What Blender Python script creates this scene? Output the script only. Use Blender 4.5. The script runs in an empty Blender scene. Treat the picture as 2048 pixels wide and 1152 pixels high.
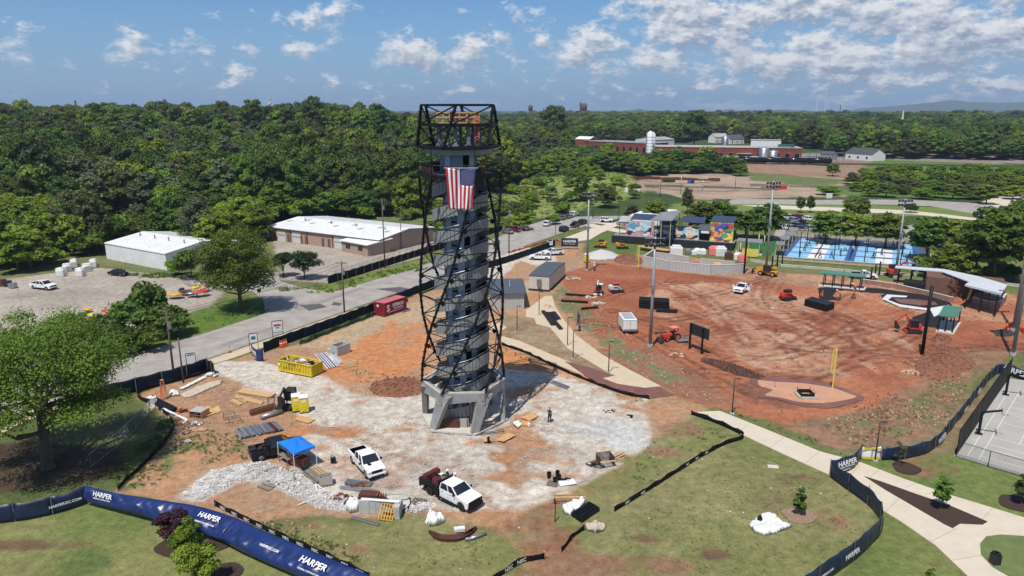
import bpy,bmesh,math,random
import numpy as np
from mathutils import Vector,Matrix
R=math.radians
PI=math.pi
random.seed(7)
rng=np.random.default_rng(7)
SC=bpy.context.scene
COL=SC.collection
H=37.5; F=1420.0; PITCH=R(14.0)
cP,sP=math.cos(PITCH),math.sin(PITCH)
cam=bpy.data.cameras.new('camera'); camo=bpy.data.objects.new('camera',cam); COL.objects.link(camo)
camo.location=(0,0,H); camo.rotation_euler=(PI/2-PITCH,0,0)
cam.sensor_width=36; cam.lens=36*F/2048; cam.clip_start=.5; cam.clip_end=60000
SC.camera=camo
SUN_AZ=(-.45,-.893); SUN_EL=R(63)
SKY_STRENGTH=.085; SUN_STRENGTH=4.2; EXPOSURE=.28; CLOUD_W=1.0
HAZE=1.0e-4
W=bpy.data.worlds.new('World'); SC.world=W; W.use_nodes=True
def build_world():
 nt=W.node_tree; N=nt.nodes; L=nt.links; N.clear()
 def nd(t,**k):
  n=N.new(t)
  for a,b in k.items():setattr(n,a,b)
  return n
 def mth(op,a,b=None,c=None,clamp=False):
  n=nd('ShaderNodeMath',operation=op); n.use_clamp=clamp
  for i,v in enumerate((a,b,c)):
   if v is None:continue
   if isinstance(v,(int,float)):n.inputs[i].default_value=v
   else:L.new(v,n.inputs[i])
  return n.outputs[0]
 sky=nd('ShaderNodeTexSky',sky_type='NISHITA'); sky.sun_disc=False
 sky.sun_elevation=SUN_EL; sky.sun_rotation=math.atan2(SUN_AZ[0],SUN_AZ[1])%(2*PI)
 sky.altitude=300; sky.air_density=1.0; sky.dust_density=.6; sky.ozone_density=2.2
 tc=nd('ShaderNodeTexCoord'); sx=nd('ShaderNodeSeparateXYZ'); L.new(tc.outputs['Generated'],sx.inputs[0])
 az=mth('ARCTAN2',sx.outputs[0],sx.outputs[1]); el=mth('ARCSINE',sx.outputs[2])
 def cloud(dx,de):
  a=mth('MULTIPLY_ADD',az,57.296,dx); e=mth('MULTIPLY_ADD',el,57.296,de)
  cv=nd('ShaderNodeCombineXYZ'); L.new(a,cv.inputs[0]); L.new(e,cv.inputs[1]); P=cv.outputs[0]
  def nz(vec,sc,det,rg=.5):
   n=nd('ShaderNodeTexNoise'); n.inputs['Scale'].default_value=sc; n.inputs['Detail'].default_value=det; n.inputs['Roughness'].default_value=rg; L.new(vec,n.inputs['Vector']); return n.outputs[0]
  def puff(sa,se):
   mp=nd('ShaderNodeMapping'); mp.inputs['Scale'].default_value=(sa,se,1); mp.inputs['Rotation'].default_value=(0,0,.12); L.new(P,mp.inputs[0]); q=mp.outputs[0]
   bil=mth('ABSOLUTE',mth('SUBTRACT',nz(q,2.3,4,.6),.5))
   return mth('ADD',mth('ADD',nz(q,1.0,3),mth('MULTIPLY',bil,-.8)),mth('MULTIPLY',nz(q,7,4,.6),.11))
  lo=mth('MULTIPLY',mth('SUBTRACT',e,1.6),.3,clamp=True)
  hi_,lo_=puff(.30,.52),puff(.60,1.25)
  dens=mth('ADD',mth('ADD',mth('MULTIPLY',hi_,lo),mth('MULTIPLY',lo_,mth('SUBTRACT',1.0,lo))),mth('MULTIPLY',nz(P,.22,2),.42))
  tot=None
  for(px,py,rx,ry,w)in CLOUDS:
   dx_,dy_=(px-1024)/F,(576-py)/F
   fy=cP+dy_*sP; fz=-sP+dy_*cP
   A=math.degrees(math.atan2(dx_,fy)); E=math.degrees(math.atan2(fz,math.hypot(dx_,fy)))
   mp=nd('ShaderNodeMapping',vector_type='TEXTURE'); mp.inputs['Location'].default_value=(A,E,0)
   mp.inputs['Scale'].default_value=(rx/F*57.3,ry/F*57.3,1); L.new(P,mp.inputs[0])
   ln=nd('ShaderNodeVectorMath',operation='LENGTH'); L.new(mp.outputs[0],ln.inputs[0])
   g=mth('MULTIPLY',mth('SUBTRACT',1.0,mth('MULTIPLY',ln.outputs['Value'],.62),clamp=True),w)
   tot=g if tot is None else mth('MAXIMUM',tot,g)
  right=mth('MULTIPLY_ADD',a,.0040,.0)
  band=mth('MULTIPLY',mth('SUBTRACT',1.0,mth('ABSOLUTE',mth('MULTIPLY',mth('SUBTRACT',e,3.0),.25)),clamp=True),.06)
  dens=mth('ADD',mth('ADD',dens,mth('MINIMUM',right,.12)),mth('ADD',tot,band))
  return dens,e
 d0,e0=cloud(0,0); d1,_=cloud(-.3,.55)
 cov=mth('MULTIPLY',mth('SUBTRACT',d0,.82),5.6,clamp=True)
 cov=mth('MULTIPLY',cov,mth('MULTIPLY',mth('SUBTRACT',e0,-.3),.7,clamp=True))
 sh=mth('MULTIPLY_ADD',mth('SUBTRACT',d0,d1),3.2,.52,clamp=True)
 thick=mth('MULTIPLY',mth('SUBTRACT',d0,.95),2.2,clamp=True)
 sh=mth('SUBTRACT',sh,mth('MULTIPLY',thick,.25),clamp=True)
 cr=nd('ShaderNodeValToRGB'); cr.color_ramp.elements[0].color=(3.0,3.55,4.7,1); cr.color_ramp.elements[1].color=(8.6,8.6,8.7,1)
 cr.color_ramp.elements[0].position=.1; cr.color_ramp.elements[1].position=.95
 L.new(sh,cr.inputs[0])
 tint=nd('ShaderNodeMix',data_type='RGBA',blend_type='MULTIPLY'); tint.inputs[0].default_value=1
 L.new(sky.outputs[0],tint.inputs[6]); tint.inputs[7].default_value=SKY_TINT
 hz=nd('ShaderNodeMix',data_type='RGBA'); hzf=mth('MULTIPLY',mth('SUBTRACT',1.0,mth('MULTIPLY',mth('ABSOLUTE',e0),.13),clamp=True),.75)
 L.new(hzf,hz.inputs[0]); L.new(tint.outputs[2],hz.inputs[6]); hz.inputs[7].default_value=(2.3,3.7,6.0,1)
 mx=nd('ShaderNodeMix',data_type='RGBA'); L.new(mth('MULTIPLY',cov,.92),mx.inputs[0]); L.new(hz.outputs[2],mx.inputs[6]); L.new(cr.outputs[0],mx.inputs[7])
 bg=nd('ShaderNodeBackground'); bg.inputs[1].default_value=SKY_STRENGTH; L.new(mx.outputs[2],bg.inputs[0])
 out=nd('ShaderNodeOutputWorld'); L.new(bg.outputs[0],out.inputs[0])
 W.cycles.sampling_method='MANUAL'; W.cycles.sample_map_resolution=512
SKY_TINT=(.55,.78,1.03,1)
CLOUDS=[(575,38,75,34,.34),(300,98,75,32,.32),(35,108,80,35,.3),(352,55,30,18,.2),(470,155,45,26,.24),(620,96,45,18,.24),(505,105,30,16,.2),(815,98,80,34,.3),(930,112,60,30,.26),(1000,65,30,22,.22),(1000,105,40,20,.2),(1180,95,85,36,.28),(1268,58,30,26,.26),(1370,45,110,46,.36),(1560,30,170,60,.3),(1640,70,120,40,.24),(1850,25,130,40,.32),(1930,60,70,30,.26),(1560,125,90,26,.28),(1720,120,140,34,.26),(1300,120,90,24,.24),(660,165,40,14,.18),(430,32,30,16,.18),(850,30,22,14,.16),(1100,35,60,26,.16),(250,8,20,8,.15),(1985,90,60,24,.2)]
build_world()
sun=bpy.data.lights.new('sun','SUN'); suno=bpy.data.objects.new('sun',sun); COL.objects.link(suno)
sun.energy=SUN_STRENGTH; sun.angle=R(.53); sun.color=(1,.955,.88)
sd=Vector((SUN_AZ[0]*math.cos(SUN_EL),SUN_AZ[1]*math.cos(SUN_EL),math.sin(SUN_EL)))
suno.rotation_euler=sd.to_track_quat('Z','Y').to_euler(); suno.location=(0,0,200)
vs=SC.view_settings; vs.view_transform='Standard'; vs.look='None'; vs.gamma=1; vs.exposure=EXPOSURE; vs.use_curve_mapping=False
cy=SC.cycles
cy.max_bounces=5; cy.diffuse_bounces=2; cy.glossy_bounces=2; cy.transmission_bounces=3; cy.transparent_max_bounces=12; cy.volume_bounces=0
cy.use_denoising=True; cy.denoiser='OPENIMAGEDENOISE'; cy.use_adaptive_sampling=True; cy.adaptive_threshold=.02
cy.caustics_reflective=False; cy.caustics_refractive=False; cy.sample_clamp_indirect=4
SC.render.film_transparent=False
def _hash(ix,iy,s):
 n=(ix.astype(np.int64)*374761393+iy.astype(np.int64)*668265263+s*974634777)&0x7fffffff
 n=((n^(n>>13))*1274126177)&0x7fffffff
 return((n^(n>>16))&0xffff)/65535.0
def vnoise(x,y,s=0):
 x=np.asarray(x,float); y=np.asarray(y,float)
 ix=np.floor(x); iy=np.floor(y); fx=x-ix; fy=y-iy
 fx=fx*fx*(3-2*fx); fy=fy*fy*(3-2*fy)
 a=_hash(ix,iy,s); b=_hash(ix+1,iy,s); c=_hash(ix,iy+1,s); d=_hash(ix+1,iy+1,s)
 return a+(b-a)*fx+(c-a)*fy+(a-b-c+d)*fx*fy
def fbm(x,y,s=0,o=4,g=.5):
 t=0; a=1; n=0
 for k in range(o):
  t=t+a*vnoise(x*2**k+17*k,y*2**k-9*k,s+k); n+=a; a*=g
 return t/n
def sst(x,a,b):
 t=np.clip((np.asarray(x,float)-a)/(b-a),0,1); return t*t*(3-2*t)
def hgt(x,y):
 x=np.asarray(x,float); y=np.asarray(y,float)
 left=1-sst(x+.22*(y-300),-70,60)
 h=21*sst(y,245,520)*left
 h=h+12*sst(y,620,1500)*(1-left)
 h=h+4*sst(y,448,462)*sst(x,60,110)*(1-left)
 hill=np.exp(-(((x-48)/26)**2+((y-365)/45)**2)); h=h+7*hill
 return h
def G(px,py,z=None):
 dx,dy=(px-1024)/F,(576-py)/F
 fy=cP+dy*sP; fz=-sP+dy*cP
 zz=0.0 if z is None else z
 t=(H-zz)/-fz if fz<0 else 3000
 if z is None:
  t=30.0; st=1.012
  while t<9000:
   if H+fz*t<=float(hgt(dx*t,fy*t)):break
   t*=st
  a,b=t/st,t
  for _ in range(18):
   m=(a+b)/2
   if H+fz*m<=float(hgt(dx*m,fy*m)):b=m
   else:a=m
  t=b
  return Vector((dx*t,fy*t,float(hgt(dx*t,fy*t))))
 return Vector((dx*t,fy*t,zz))
def ztop(P,py):
 t=(576-py)/F
 return H+P[1]*(t*cP-sP)/(cP+t*sP)
def pxm(P):
 return F/(P[1]*cP-(P[2]-H)*sP)
def proj(x,y,z):
 d=y*cP-(z-H)*sP
 return 1024+F*x/d,576-F*(y*sP+(z-H)*cP)/d
MATS={}
def mat(name,c,rough=.8,metal=0,var=.18,scale=1.5,bump=0.0,bscale=20,c2=None,spec=.5,detail=5,trans=None,coat=0):
 if name in MATS:return MATS[name]
 m=bpy.data.materials.new(name); m.use_nodes=True; nt=m.node_tree; N=nt.nodes; L=nt.links
 b=N['Principled BSDF']; b.inputs['Roughness'].default_value=rough; b.inputs['Metallic'].default_value=metal
 b.inputs['Specular IOR Level'].default_value=spec
 if coat:b.inputs['Coat Weight'].default_value=coat; b.inputs['Coat Roughness'].default_value=.08
 c=tuple(c)+(1,)
 if var>0:
  tc=N.new('ShaderNodeTexCoord'); n=N.new('ShaderNodeTexNoise'); n.inputs['Scale'].default_value=scale; n.inputs['Detail'].default_value=detail
  n.inputs['Roughness'].default_value=.65
  oi=N.new('ShaderNodeObjectInfo'); va=N.new('ShaderNodeVectorMath'); va.operation='ADD'
  sc_=N.new('ShaderNodeVectorMath'); sc_.operation='SCALE'; sc_.inputs[3].default_value=37
  cx=N.new('ShaderNodeCombineXYZ'); L.new(oi.outputs['Random'],cx.inputs[0]); L.new(oi.outputs['Random'],cx.inputs[1]); L.new(cx.outputs[0],sc_.inputs[0])
  L.new(tc.outputs['Object'],va.inputs[0]); L.new(sc_.outputs[0],va.inputs[1]); L.new(va.outputs[0],n.inputs[0])
  r=N.new('ShaderNodeMapRange'); r.inputs[1].default_value=.3; r.inputs[2].default_value=.7
  L.new(n.outputs[0],r.inputs[0])
  mx=N.new('ShaderNodeMix'); mx.data_type='RGBA'; L.new(r.outputs[0],mx.inputs[0])
  if c2 is None:
   mx.inputs[6].default_value=tuple(v*(1-var)for v in c[:3])+(1,); mx.inputs[7].default_value=tuple(min(1,v*(1+var*.8))for v in c[:3])+(1,)
  else:
   mx.inputs[6].default_value=c; mx.inputs[7].default_value=tuple(c2)+(1,)
  L.new(mx.outputs[2],b.inputs['Base Color'])
  if bump:
   n2=N.new('ShaderNodeTexNoise'); n2.inputs['Scale'].default_value=bscale; n2.inputs['Detail'].default_value=4; L.new(tc.outputs['Object'],n2.inputs[0])
   bp=N.new('ShaderNodeBump'); bp.inputs['Strength'].default_value=min(1,bump); bp.inputs['Distance'].default_value=.05; L.new(n2.outputs[0],bp.inputs['Height']); L.new(bp.outputs[0],b.inputs['Normal'])
 else:b.inputs['Base Color'].default_value=c
 m.diffuse_color=c
 MATS[name]=m
 return m
def M(k):return MATS[k]
mat('concrete',(.40,.38,.35),.85,var=.2,scale=1.2,bump=.3)
mat('tower_concrete',(.27,.27,.265),.85,var=.22,scale=.9,bump=.3)
mat('pale_concrete',(.50,.46,.40),.85,var=.12,scale=.8)
mat('block_wall',(.42,.42,.41),.9,var=.12,scale=2)
mat('black_steel',(.012,.012,.014),.5,metal=.0,var=.3,scale=3,spec=.15)
mat('black_paint',(.02,.02,.022),.45,var=.25,spec=.15)
mat('black_plastic',(.012,.012,.013),.4,var=.2,spec=.15)
mat('silt_fabric',(.010,.010,.012),.75,var=.35,scale=4,spec=.15)
mat('white_print',(.75,.75,.76),.6,var=.05)
mat('banner_blue',(.012,.027,.115),.34,var=.25,scale=1.2,bump=.15,bscale=3)
mat('banner_navy',(.008,.018,.052),.45,var=.25,scale=1.5,bump=.12,bscale=3)
mat('screen_navy',(.006,.013,.026),.75,var=.35,scale=2,spec=.15)
mat('galv',(.33,.34,.36),.42,metal=.7,var=.15)
mat('grey_pole',(.30,.32,.34),.5,metal=.3,var=.12)
mat('wood_pole',(.10,.075,.055),.9,var=.3,scale=6)
mat('bronze_pole',(.035,.022,.018),.5,var=.2)
mat('lumber',(.55,.36,.18),.8,var=.2,scale=4)
mat('plywood',(.50,.29,.12),.8,var=.25,scale=2.5)
mat('old_wood',(.20,.17,.14),.9,var=.35,scale=5)
mat('rust',(.085,.028,.018),.85,var=.4,scale=4)
mat('rusty_steel',(.16,.055,.03),.8,var=.4,scale=4)
mat('white_metal',(.72,.72,.70),.5,var=.1,scale=.7)
mat('roof_white',(.74,.74,.72),.5,var=.13,scale=.35)
mat('white_paint',(.80,.80,.79),.25,var=.03,coat=.6)
mat('black_car',(.008,.008,.009),.3,var=.05,coat=.25,spec=.3)
mat('grey_car',(.12,.125,.13),.25,var=.05,coat=.7)
mat('silver_car',(.42,.43,.44),.28,metal=.5,var=.05,coat=.5)
mat('red_car',(.20,.012,.02),.22,var=.05,coat=.8)
mat('blue_car',(.015,.03,.09),.22,var=.05,coat=.8)
mat('glass_dark',(.012,.016,.022),.08,var=0,spec=.8)
mat('tyre',(.018,.017,.016),.85,var=.4,scale=8)
mat('rim',(.35,.35,.36),.35,metal=.8,var=.1)
mat('chrome',(.5,.5,.52),.2,metal=.9,var=.1)
mat('lamp_red',(.35,.01,.01),.25,var=0)
mat('lamp_clear',(.6,.6,.58),.12,var=0)
mat('lamp_amber',(.6,.2,.02),.3,var=0)
mat('rail_dark',(.03,.03,.035),.6,var=.3)
mat('maroon',(.10,.016,.022),.5,var=.15)
mat('container_red',(.22,.014,.024),.5,var=.14,scale=1)
mat('dumpster_yellow',(.62,.46,.02),.5,var=.14,scale=1.5)
mat('loo_yellow',(.70,.58,.03),.4,var=.08)
mat('cat_yellow',(.62,.30,.02),.4,var=.12)
mat('orange',(.75,.11,.02),.5,var=.1)
mat('machine_red',(.55,.045,.02),.4,var=.12)
mat('machine_dark',(.03,.03,.032),.55,var=.3,spec=.15)
mat('tent_blue',(.01,.17,.62),.5,var=.08)
mat('tarp_white',(.66,.65,.62),.55,var=.14,scale=2,bump=.7,bscale=5)
mat('cloth_tan',(.45,.38,.30),.9,var=.2,scale=3,bump=.6,bscale=6)
mat('wall_beige',(.42,.34,.26),.8,var=.1)
mat('wall_tan',(.38,.35,.31),.8,var=.1,scale=.5)
mat('trailer_wall',(.55,.50,.42),.6,var=.08)
mat('trailer_grey',(.42,.42,.41),.6,var=.08)
mat('roof_grey',(.07,.08,.095),.6,var=.14,scale=.5)
mat('roof_metal',(.26,.26,.26),.45,metal=.2,var=.12,scale=.5)
mat('roof_navy',(.035,.05,.095),.5,var=.12,scale=.5)
mat('roof_pale',(.38,.37,.35),.6,var=.18,scale=.2)
mat('roof_dark',(.06,.06,.062),.8,var=.2,scale=.5)
mat('roof_green',(.07,.20,.14),.45,var=.1)
mat('canopy_white',(.56,.58,.61),.4,var=.08,scale=.4)
mat('brick',(.21,.05,.03),.9,var=.25,scale=.3)
mat('house_white',(.70,.68,.64),.7,var=.08)
mat('silo_white',(.66,.66,.66),.45,var=.1)
mat('bark',(.10,.075,.055),.95,var=.35,scale=3,bump=.8,bscale=12)
mat('mulch',(.045,.024,.016),.95,var=.5,scale=9,bump=.8,bscale=14)
mat('dirt_clod',(.21,.085,.045),.95,var=.4,scale=1.5)
mat('pale_clod',(.42,.26,.17),.95,var=.35,scale=1.5)
mat('rock_white',(.50,.475,.45),.85,var=.38,scale=1.2)
mat('gravel_grey',(.40,.41,.42),.9,var=.2,scale=6,bump=.9,bscale=14)
mat('asphalt',(.31,.28,.25),.9,var=.26,scale=.30,detail=9,bump=.3,c2=None)
mat('path',(.50,.40,.28),.85,var=.10,scale=.7,detail=8)
mat('path_pale',(.53,.46,.36),.85,var=.08,scale=.7,detail=8)
mat('road_paint',(.42,.40,.37),.8,var=.25,scale=4)
mat('mud_wet',(.52,.26,.14),.15,var=.10,scale=.4)
mat('mud_dark',(.19,.075,.045),.25,var=.25,scale=.5)
mat('lawn',(.115,.15,.045),.95,var=.25,scale=.6,detail=8,bump=.5,bscale=9); mat('mat_black',(.018,.018,.02),.7,var=.35,scale=2,spec=.15)
mat('mat_white',(.58,.58,.57),.7,var=.1)
mat('court_blue',(.03,.095,.25),.7,var=.06)
mat('court_light',(.16,.42,.64),.7,var=.06)
mat('court_white',(.66,.66,.64),.7,var=.05)
mat('court_grey',(.35,.335,.305),.85,var=.12,scale=.4,detail=8)
mat('turf',(.018,.11,.02),.9,var=.2,scale=2)
mat('fence_cream',(.55,.46,.27),.7,var=.1)
mat('pole_yellow',(.68,.60,.10),.5,var=.1)
mat('skin',(.36,.20,.13),.6,var=.05)
mat('hair',(.03,.02,.015),.8,var=.2)
mat('cloth_dark',(.025,.025,.03),.9,var=.2)
mat('cloth_jeans',(.05,.07,.12),.9,var=.2)
mat('cloth_white',(.65,.65,.63),.9,var=.1)
mat('cloth_blue',(.05,.16,.4),.9,var=.1)
mat('cloth_orange',(.75,.16,.02),.9,var=.1)
mat('hi_vis',(.70,.75,.05),.7,var=.1)
mat('helmet',(.75,.75,.73),.35,var=.03)
mat('flag_red',(.42,.012,.03),.7,var=.12)
mat('flag_white',(.78,.76,.75),.7,var=.05)
mat('flag_blue',(.010,.022,.13),.7,var=.12)
mat('fence_turf',(.03,.07,.02),.95,var=.3)
class MB:
 def __init__(s):s.v=[]; s.f=[]; s.m=[]; s.mi=0; s.sm=[]; s.smooth=False
 def mt(s,i):s.mi=i; return s
 def add(s,vs,fs):
  b=len(s.v); s.v.extend(tuple(v)for v in vs)
  for f in fs:s.f.append(tuple(b+i for i in f)); s.m.append(s.mi); s.sm.append(s.smooth)
  return s
 def box(s,c,d,rz=0,rx=0,ry=0,taper=1.0):
  x,y,z=d[0]/2,d[1]/2,d[2]/2
  vs=[Vector((sx*x*(taper if sz>0 else 1),sy*y*(taper if sz>0 else 1),sz*z))for sz in(-1,1)for sy in(-1,1)for sx in(-1,1)]
  if rz or rx or ry:
   m=Matrix.Rotation(rz,3,'Z')@Matrix.Rotation(ry,3,'Y')@Matrix.Rotation(rx,3,'X'); vs=[m@v for v in vs]
  c=Vector(c)
  return s.add([v+c for v in vs],[(0,2,3,1),(4,5,7,6),(0,1,5,4),(2,6,7,3),(0,4,6,2),(1,3,7,5)])
 def b0(s,x0,x1,y0,y1,z0,z1):return s.box(((x0+x1)/2,(y0+y1)/2,(z0+z1)/2),(abs(x1-x0),abs(y1-y0),abs(z1-z0)))
 def beam(s,p,q,w,h=None):
  p=Vector(p); q=Vector(q); d=q-p
  if d.length<1e-6:return s
  h=w if h is None else h
  zz=d.normalized(); up=Vector((0,0,1))if abs(zz.z)<.95 else Vector((0,1,0))
  a=zz.cross(up).normalized()*w/2; b=a.cross(zz).normalized()*h/2
  vs=[p-a-b,p+a-b,p+a+b,p-a+b,q-a-b,q+a-b,q+a+b,q-a+b]
  return s.add(vs,[(0,3,2,1),(4,5,6,7),(0,1,5,4),(1,2,6,5),(2,3,7,6),(3,0,4,7)])
 def tube(s,p,q,r,r2=None,n=8,cap=True):
  p=Vector(p); q=Vector(q); d=q-p
  if d.length<1e-6:return s
  r2=r if r2 is None else r2
  zz=d.normalized(); up=Vector((0,0,1))if abs(zz.z)<.95 else Vector((1,0,0))
  a=zz.cross(up).normalized(); b=zz.cross(a)
  vs=[]
  for k in range(n):
   t=2*PI*k/n; o=a*math.cos(t)+b*math.sin(t); vs+=[p+o*r,q+o*r2]
  fs=[(2*k,2*k+1,(2*k+3)%(2*n),(2*k+2)%(2*n))for k in range(n)]
  if cap:fs+=[tuple(2*k for k in range(n)),tuple(2*k+1 for k in reversed(range(n)))]
  sm=s.smooth; s.smooth=n>6 and sm; s.add(vs,fs); s.smooth=sm
  return s
 def path(s,pts,r,n=6):
  for a,b in zip(pts,pts[1:]):s.tube(a,b,r,n=n)
  return s
 def prism(s,pts,z0,z1):
  n=len(pts); vs=[(p[0],p[1],z0)for p in pts]+[(p[0],p[1],z1)for p in pts]
  return s.add(vs,[tuple(reversed(range(n))),tuple(range(n,2*n))]+[(k,(k+1)%n,n+(k+1)%n,n+k)for k in range(n)])
 def xprof(s,pts,x0,x1,inset=None):
  """extrude a profile in the YZ plane along x"""
  n=len(pts); vs=[(x0,p[0],p[1])for p in pts]+[(x1,p[0],p[1])for p in pts]
  return s.add(vs,[tuple(range(n)),tuple(reversed(range(n,2*n)))]+[(k,n+k,n+(k+1)%n,(k+1)%n)for k in range(n)])
 def lathe(s,prof,c=(0,0,0),n=16):
  vs=[]; m=len(prof)
  for k in range(n):
   t=2*PI*k/n
   for r,z in prof:vs.append((c[0]+r*math.cos(t),c[1]+r*math.sin(t),c[2]+z))
  fs=[(k*m+j,((k+1)%n)*m+j,((k+1)%n)*m+j+1,k*m+j+1)for k in range(n)for j in range(m-1)]
  return s.add(vs,fs)
 def ico(s,c,r,sq=(1,1,1),jit=.0,rd=random,lvl=0):
  t=(1+5**.5)/2
  vs=[Vector(v).normalized()for v in((-1,t,0),(1,t,0),(-1,-t,0),(1,-t,0),(0,-1,t),(0,1,t),(0,-1,-t),(0,1,-t),(t,0,-1),(t,0,1),(-t,0,-1),(-t,0,1))]
  fs=[(0,11,5),(0,5,1),(0,1,7),(0,7,10),(0,10,11),(1,5,9),(5,11,4),(11,10,2),(10,7,6),(7,1,8),(3,9,4),(3,4,2),(3,2,6),(3,6,8),(3,8,9),(4,9,5),(2,4,11),(6,2,10),(8,6,7),(9,8,1)]
  for _ in range(lvl):
   cache={}; nf=[]
   def mid(a,b):
    k=(min(a,b),max(a,b))
    if k not in cache:cache[k]=len(vs); vs.append(((vs[a]+vs[b])/2).normalized())
    return cache[k]
   for a,b,c_ in fs:
    x,y,z=mid(a,b),mid(b,c_),mid(c_,a); nf+=[(a,x,z),(b,y,x),(c_,z,y),(x,y,z)]
   fs=nf
  c=Vector(c)
  return s.add([c+Vector((v.x*sq[0],v.y*sq[1],v.z*sq[2]))*r*(1+rd.uniform(-jit,jit))for v in vs],fs)
 def mesh(s,name,mats):
  if s.smooth=='weld':
   key={}; nv=[]; mp=[]
   for v in s.v:
    k=(round(v[0],4),round(v[1],4),round(v[2],4))
    if k not in key:key[k]=len(nv); nv.append(v)
    mp.append(key[k])
   s.v=nv; s.f=[tuple(mp[i]for i in f)for f in s.f]; s.sm=[True]*len(s.f)
  me=bpy.data.meshes.new(name); me.from_pydata(s.v,[],s.f)
  for m in(mats if isinstance(mats,(list,tuple))else[mats]):me.materials.append(M(m)if isinstance(m,str)else m)
  if any(s.m):me.polygons.foreach_set('material_index',s.m)
  if any(s.sm):me.polygons.foreach_set('use_smooth',s.sm)
  me.update(); return me
 def build(s,name,mats,parent=None,loc=(0,0,0),rz=0,bevel=0):
  return mk(name,s.mesh(name,mats),parent,loc,rz,bevel)
def mk(name,me,parent=None,loc=(0,0,0),rz=0,bevel=0):
 o=bpy.data.objects.new(name,me); COL.objects.link(o); o.location=loc; o.rotation_euler=(0,0,rz)
 if parent:o.parent=parent
 if bevel:
  b=o.modifiers.new('bevel','BEVEL'); b.width=bevel; b.segments=2; b.limit_method='ANGLE'; b.angle_limit=R(35)
 return o
def tag(o,label=None,cat=None,group=None,kind=None):
 if label:o['label']=label
 if cat:o['category']=cat
 if group:o['group']=group
 if kind:o['kind']=kind
 return o
def thing(name,label,cat,loc=(0,0,0),rz=0,group=None):
 o=bpy.data.objects.new(name,None); COL.objects.link(o); o.location=loc; o.rotation_euler=(0,0,rz); o.empty_display_size=.3
 return tag(o,label,cat,group)
def clone(root,loc,rz,label,group=None,scale=None,name=None):
 def cp(o,par):
  c=o.copy(); COL.objects.link(c)
  if par:c.parent=par
  for ch in KIDS.get(o,None)or[x for x in o.children]:cp(ch,c)
  return c
 c=cp(root,None); c.location=loc; c.rotation_euler=(0,0,rz)
 if scale:c.scale=scale if isinstance(scale,(tuple,list))else(scale,)*3
 if label:c['label']=label
 if group:c['group']=group
 return c
KIDS={}
TXT={}
def text(body,size,mname,parent,loc,rot,bold=0.0,align='CENTER',name='lettering',sx=1.0,ext=.004,shear=0):
 k=(body,size,mname,bold,align,shear)
 if k not in TXT:
  c=bpy.data.curves.new(name,'FONT'); c.body=body; c.size=size; c.align_x=align; c.align_y='CENTER'; c.extrude=ext; c.offset=bold*size; c.resolution_u=2; c.shear=shear
  q=bpy.data.objects.new(name,c); me=bpy.data.meshes.new_from_object(q); me.materials.clear(); me.materials.append(M(mname)); TXT[k]=me; bpy.data.objects.remove(q); bpy.data.curves.remove(c)
 o=bpy.data.objects.new(name,TXT[k]); COL.objects.link(o); o.location=loc; o.rotation_euler=rot; o.scale=(sx,1,1)
 if parent:o.parent=parent
 return o
def face_rz(a,b):return math.atan2(b[1]-a[1],b[0]-a[0])
def sheet(name,pts,m,z,label=None,cat=None,kind='structure',parent=None,thick=.1):
 """flat slab whose outline is given in metres; the sides go down into the ground"""
 pts=[(p[0],p[1])for p in pts]
 a=sum(p[0]*q[1]-q[0]*p[1]for p,q in zip(pts,pts[1:]+pts[:1]))
 if a<0:pts=pts[::-1]
 b=MB(); b.prism(pts,z-thick,z)
 bm=bmesh.new(); me=b.mesh(name,m); bm.from_mesh(me); bmesh.ops.triangulate(bm,faces=[f for f in bm.faces if len(f.verts)>4]); bm.to_mesh(me); bm.free()
 o=mk(name,me,parent); tag(o,label,cat,kind=kind); return o
def gp(l,z=0):return[G(a,b,z)for a,b in l]
def smoothline(pts,n=6):
 """Catmull-Rom through points"""
 P=[Vector(p)for p in pts]; P=[P[0]*2-P[1]]+P+[P[-1]*2-P[-2]]; out=[]
 for i in range(1,len(P)-2):
  for k in range(n):
   t=k/n; a,b,c,d=P[i-1:i+3]
   out.append(.5*((2*b)+(c-a)*t+(2*a-5*b+4*c-d)*t*t+(3*b-a-3*c+d)*t**3))
 out.append(P[-2]); return out
mat('blue_pipe',(.05,.09,.24),.5,var=.1); mat('pale_pipe',(.5,.53,.58),.45,var=.1); mat('deck_grey',(.30,.31,.33),.5,metal=.4,var=.2)
mat('road_red',(.5,.07,.03),.8,var=.3)
mat('brick_pale',(.30,.17,.13),.9,var=.3,scale=2)
mat('distant_rust',(.10,.06,.06),.8,var=.2)
mat('pale_mulch',(.26,.17,.11),.95,var=.35,scale=6,bump=.6)
def inpoly(X,Y,poly):
 r=np.zeros(X.shape,bool); n=len(poly)
 for i in range(n):
  x1,y1=poly[i][0],poly[i][1]; x2,y2=poly[(i+1)%n][0],poly[(i+1)%n][1]
  if y1==y2:continue
  c=((y1>Y)!=(y2>Y))&(X<(x2-x1)*(Y-y1)/(y2-y1)+x1); r^=c
 return r
def px_poly(l):return[(p[0],p[1])for p in(G(a,b,0)for a,b in l)]
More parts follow.
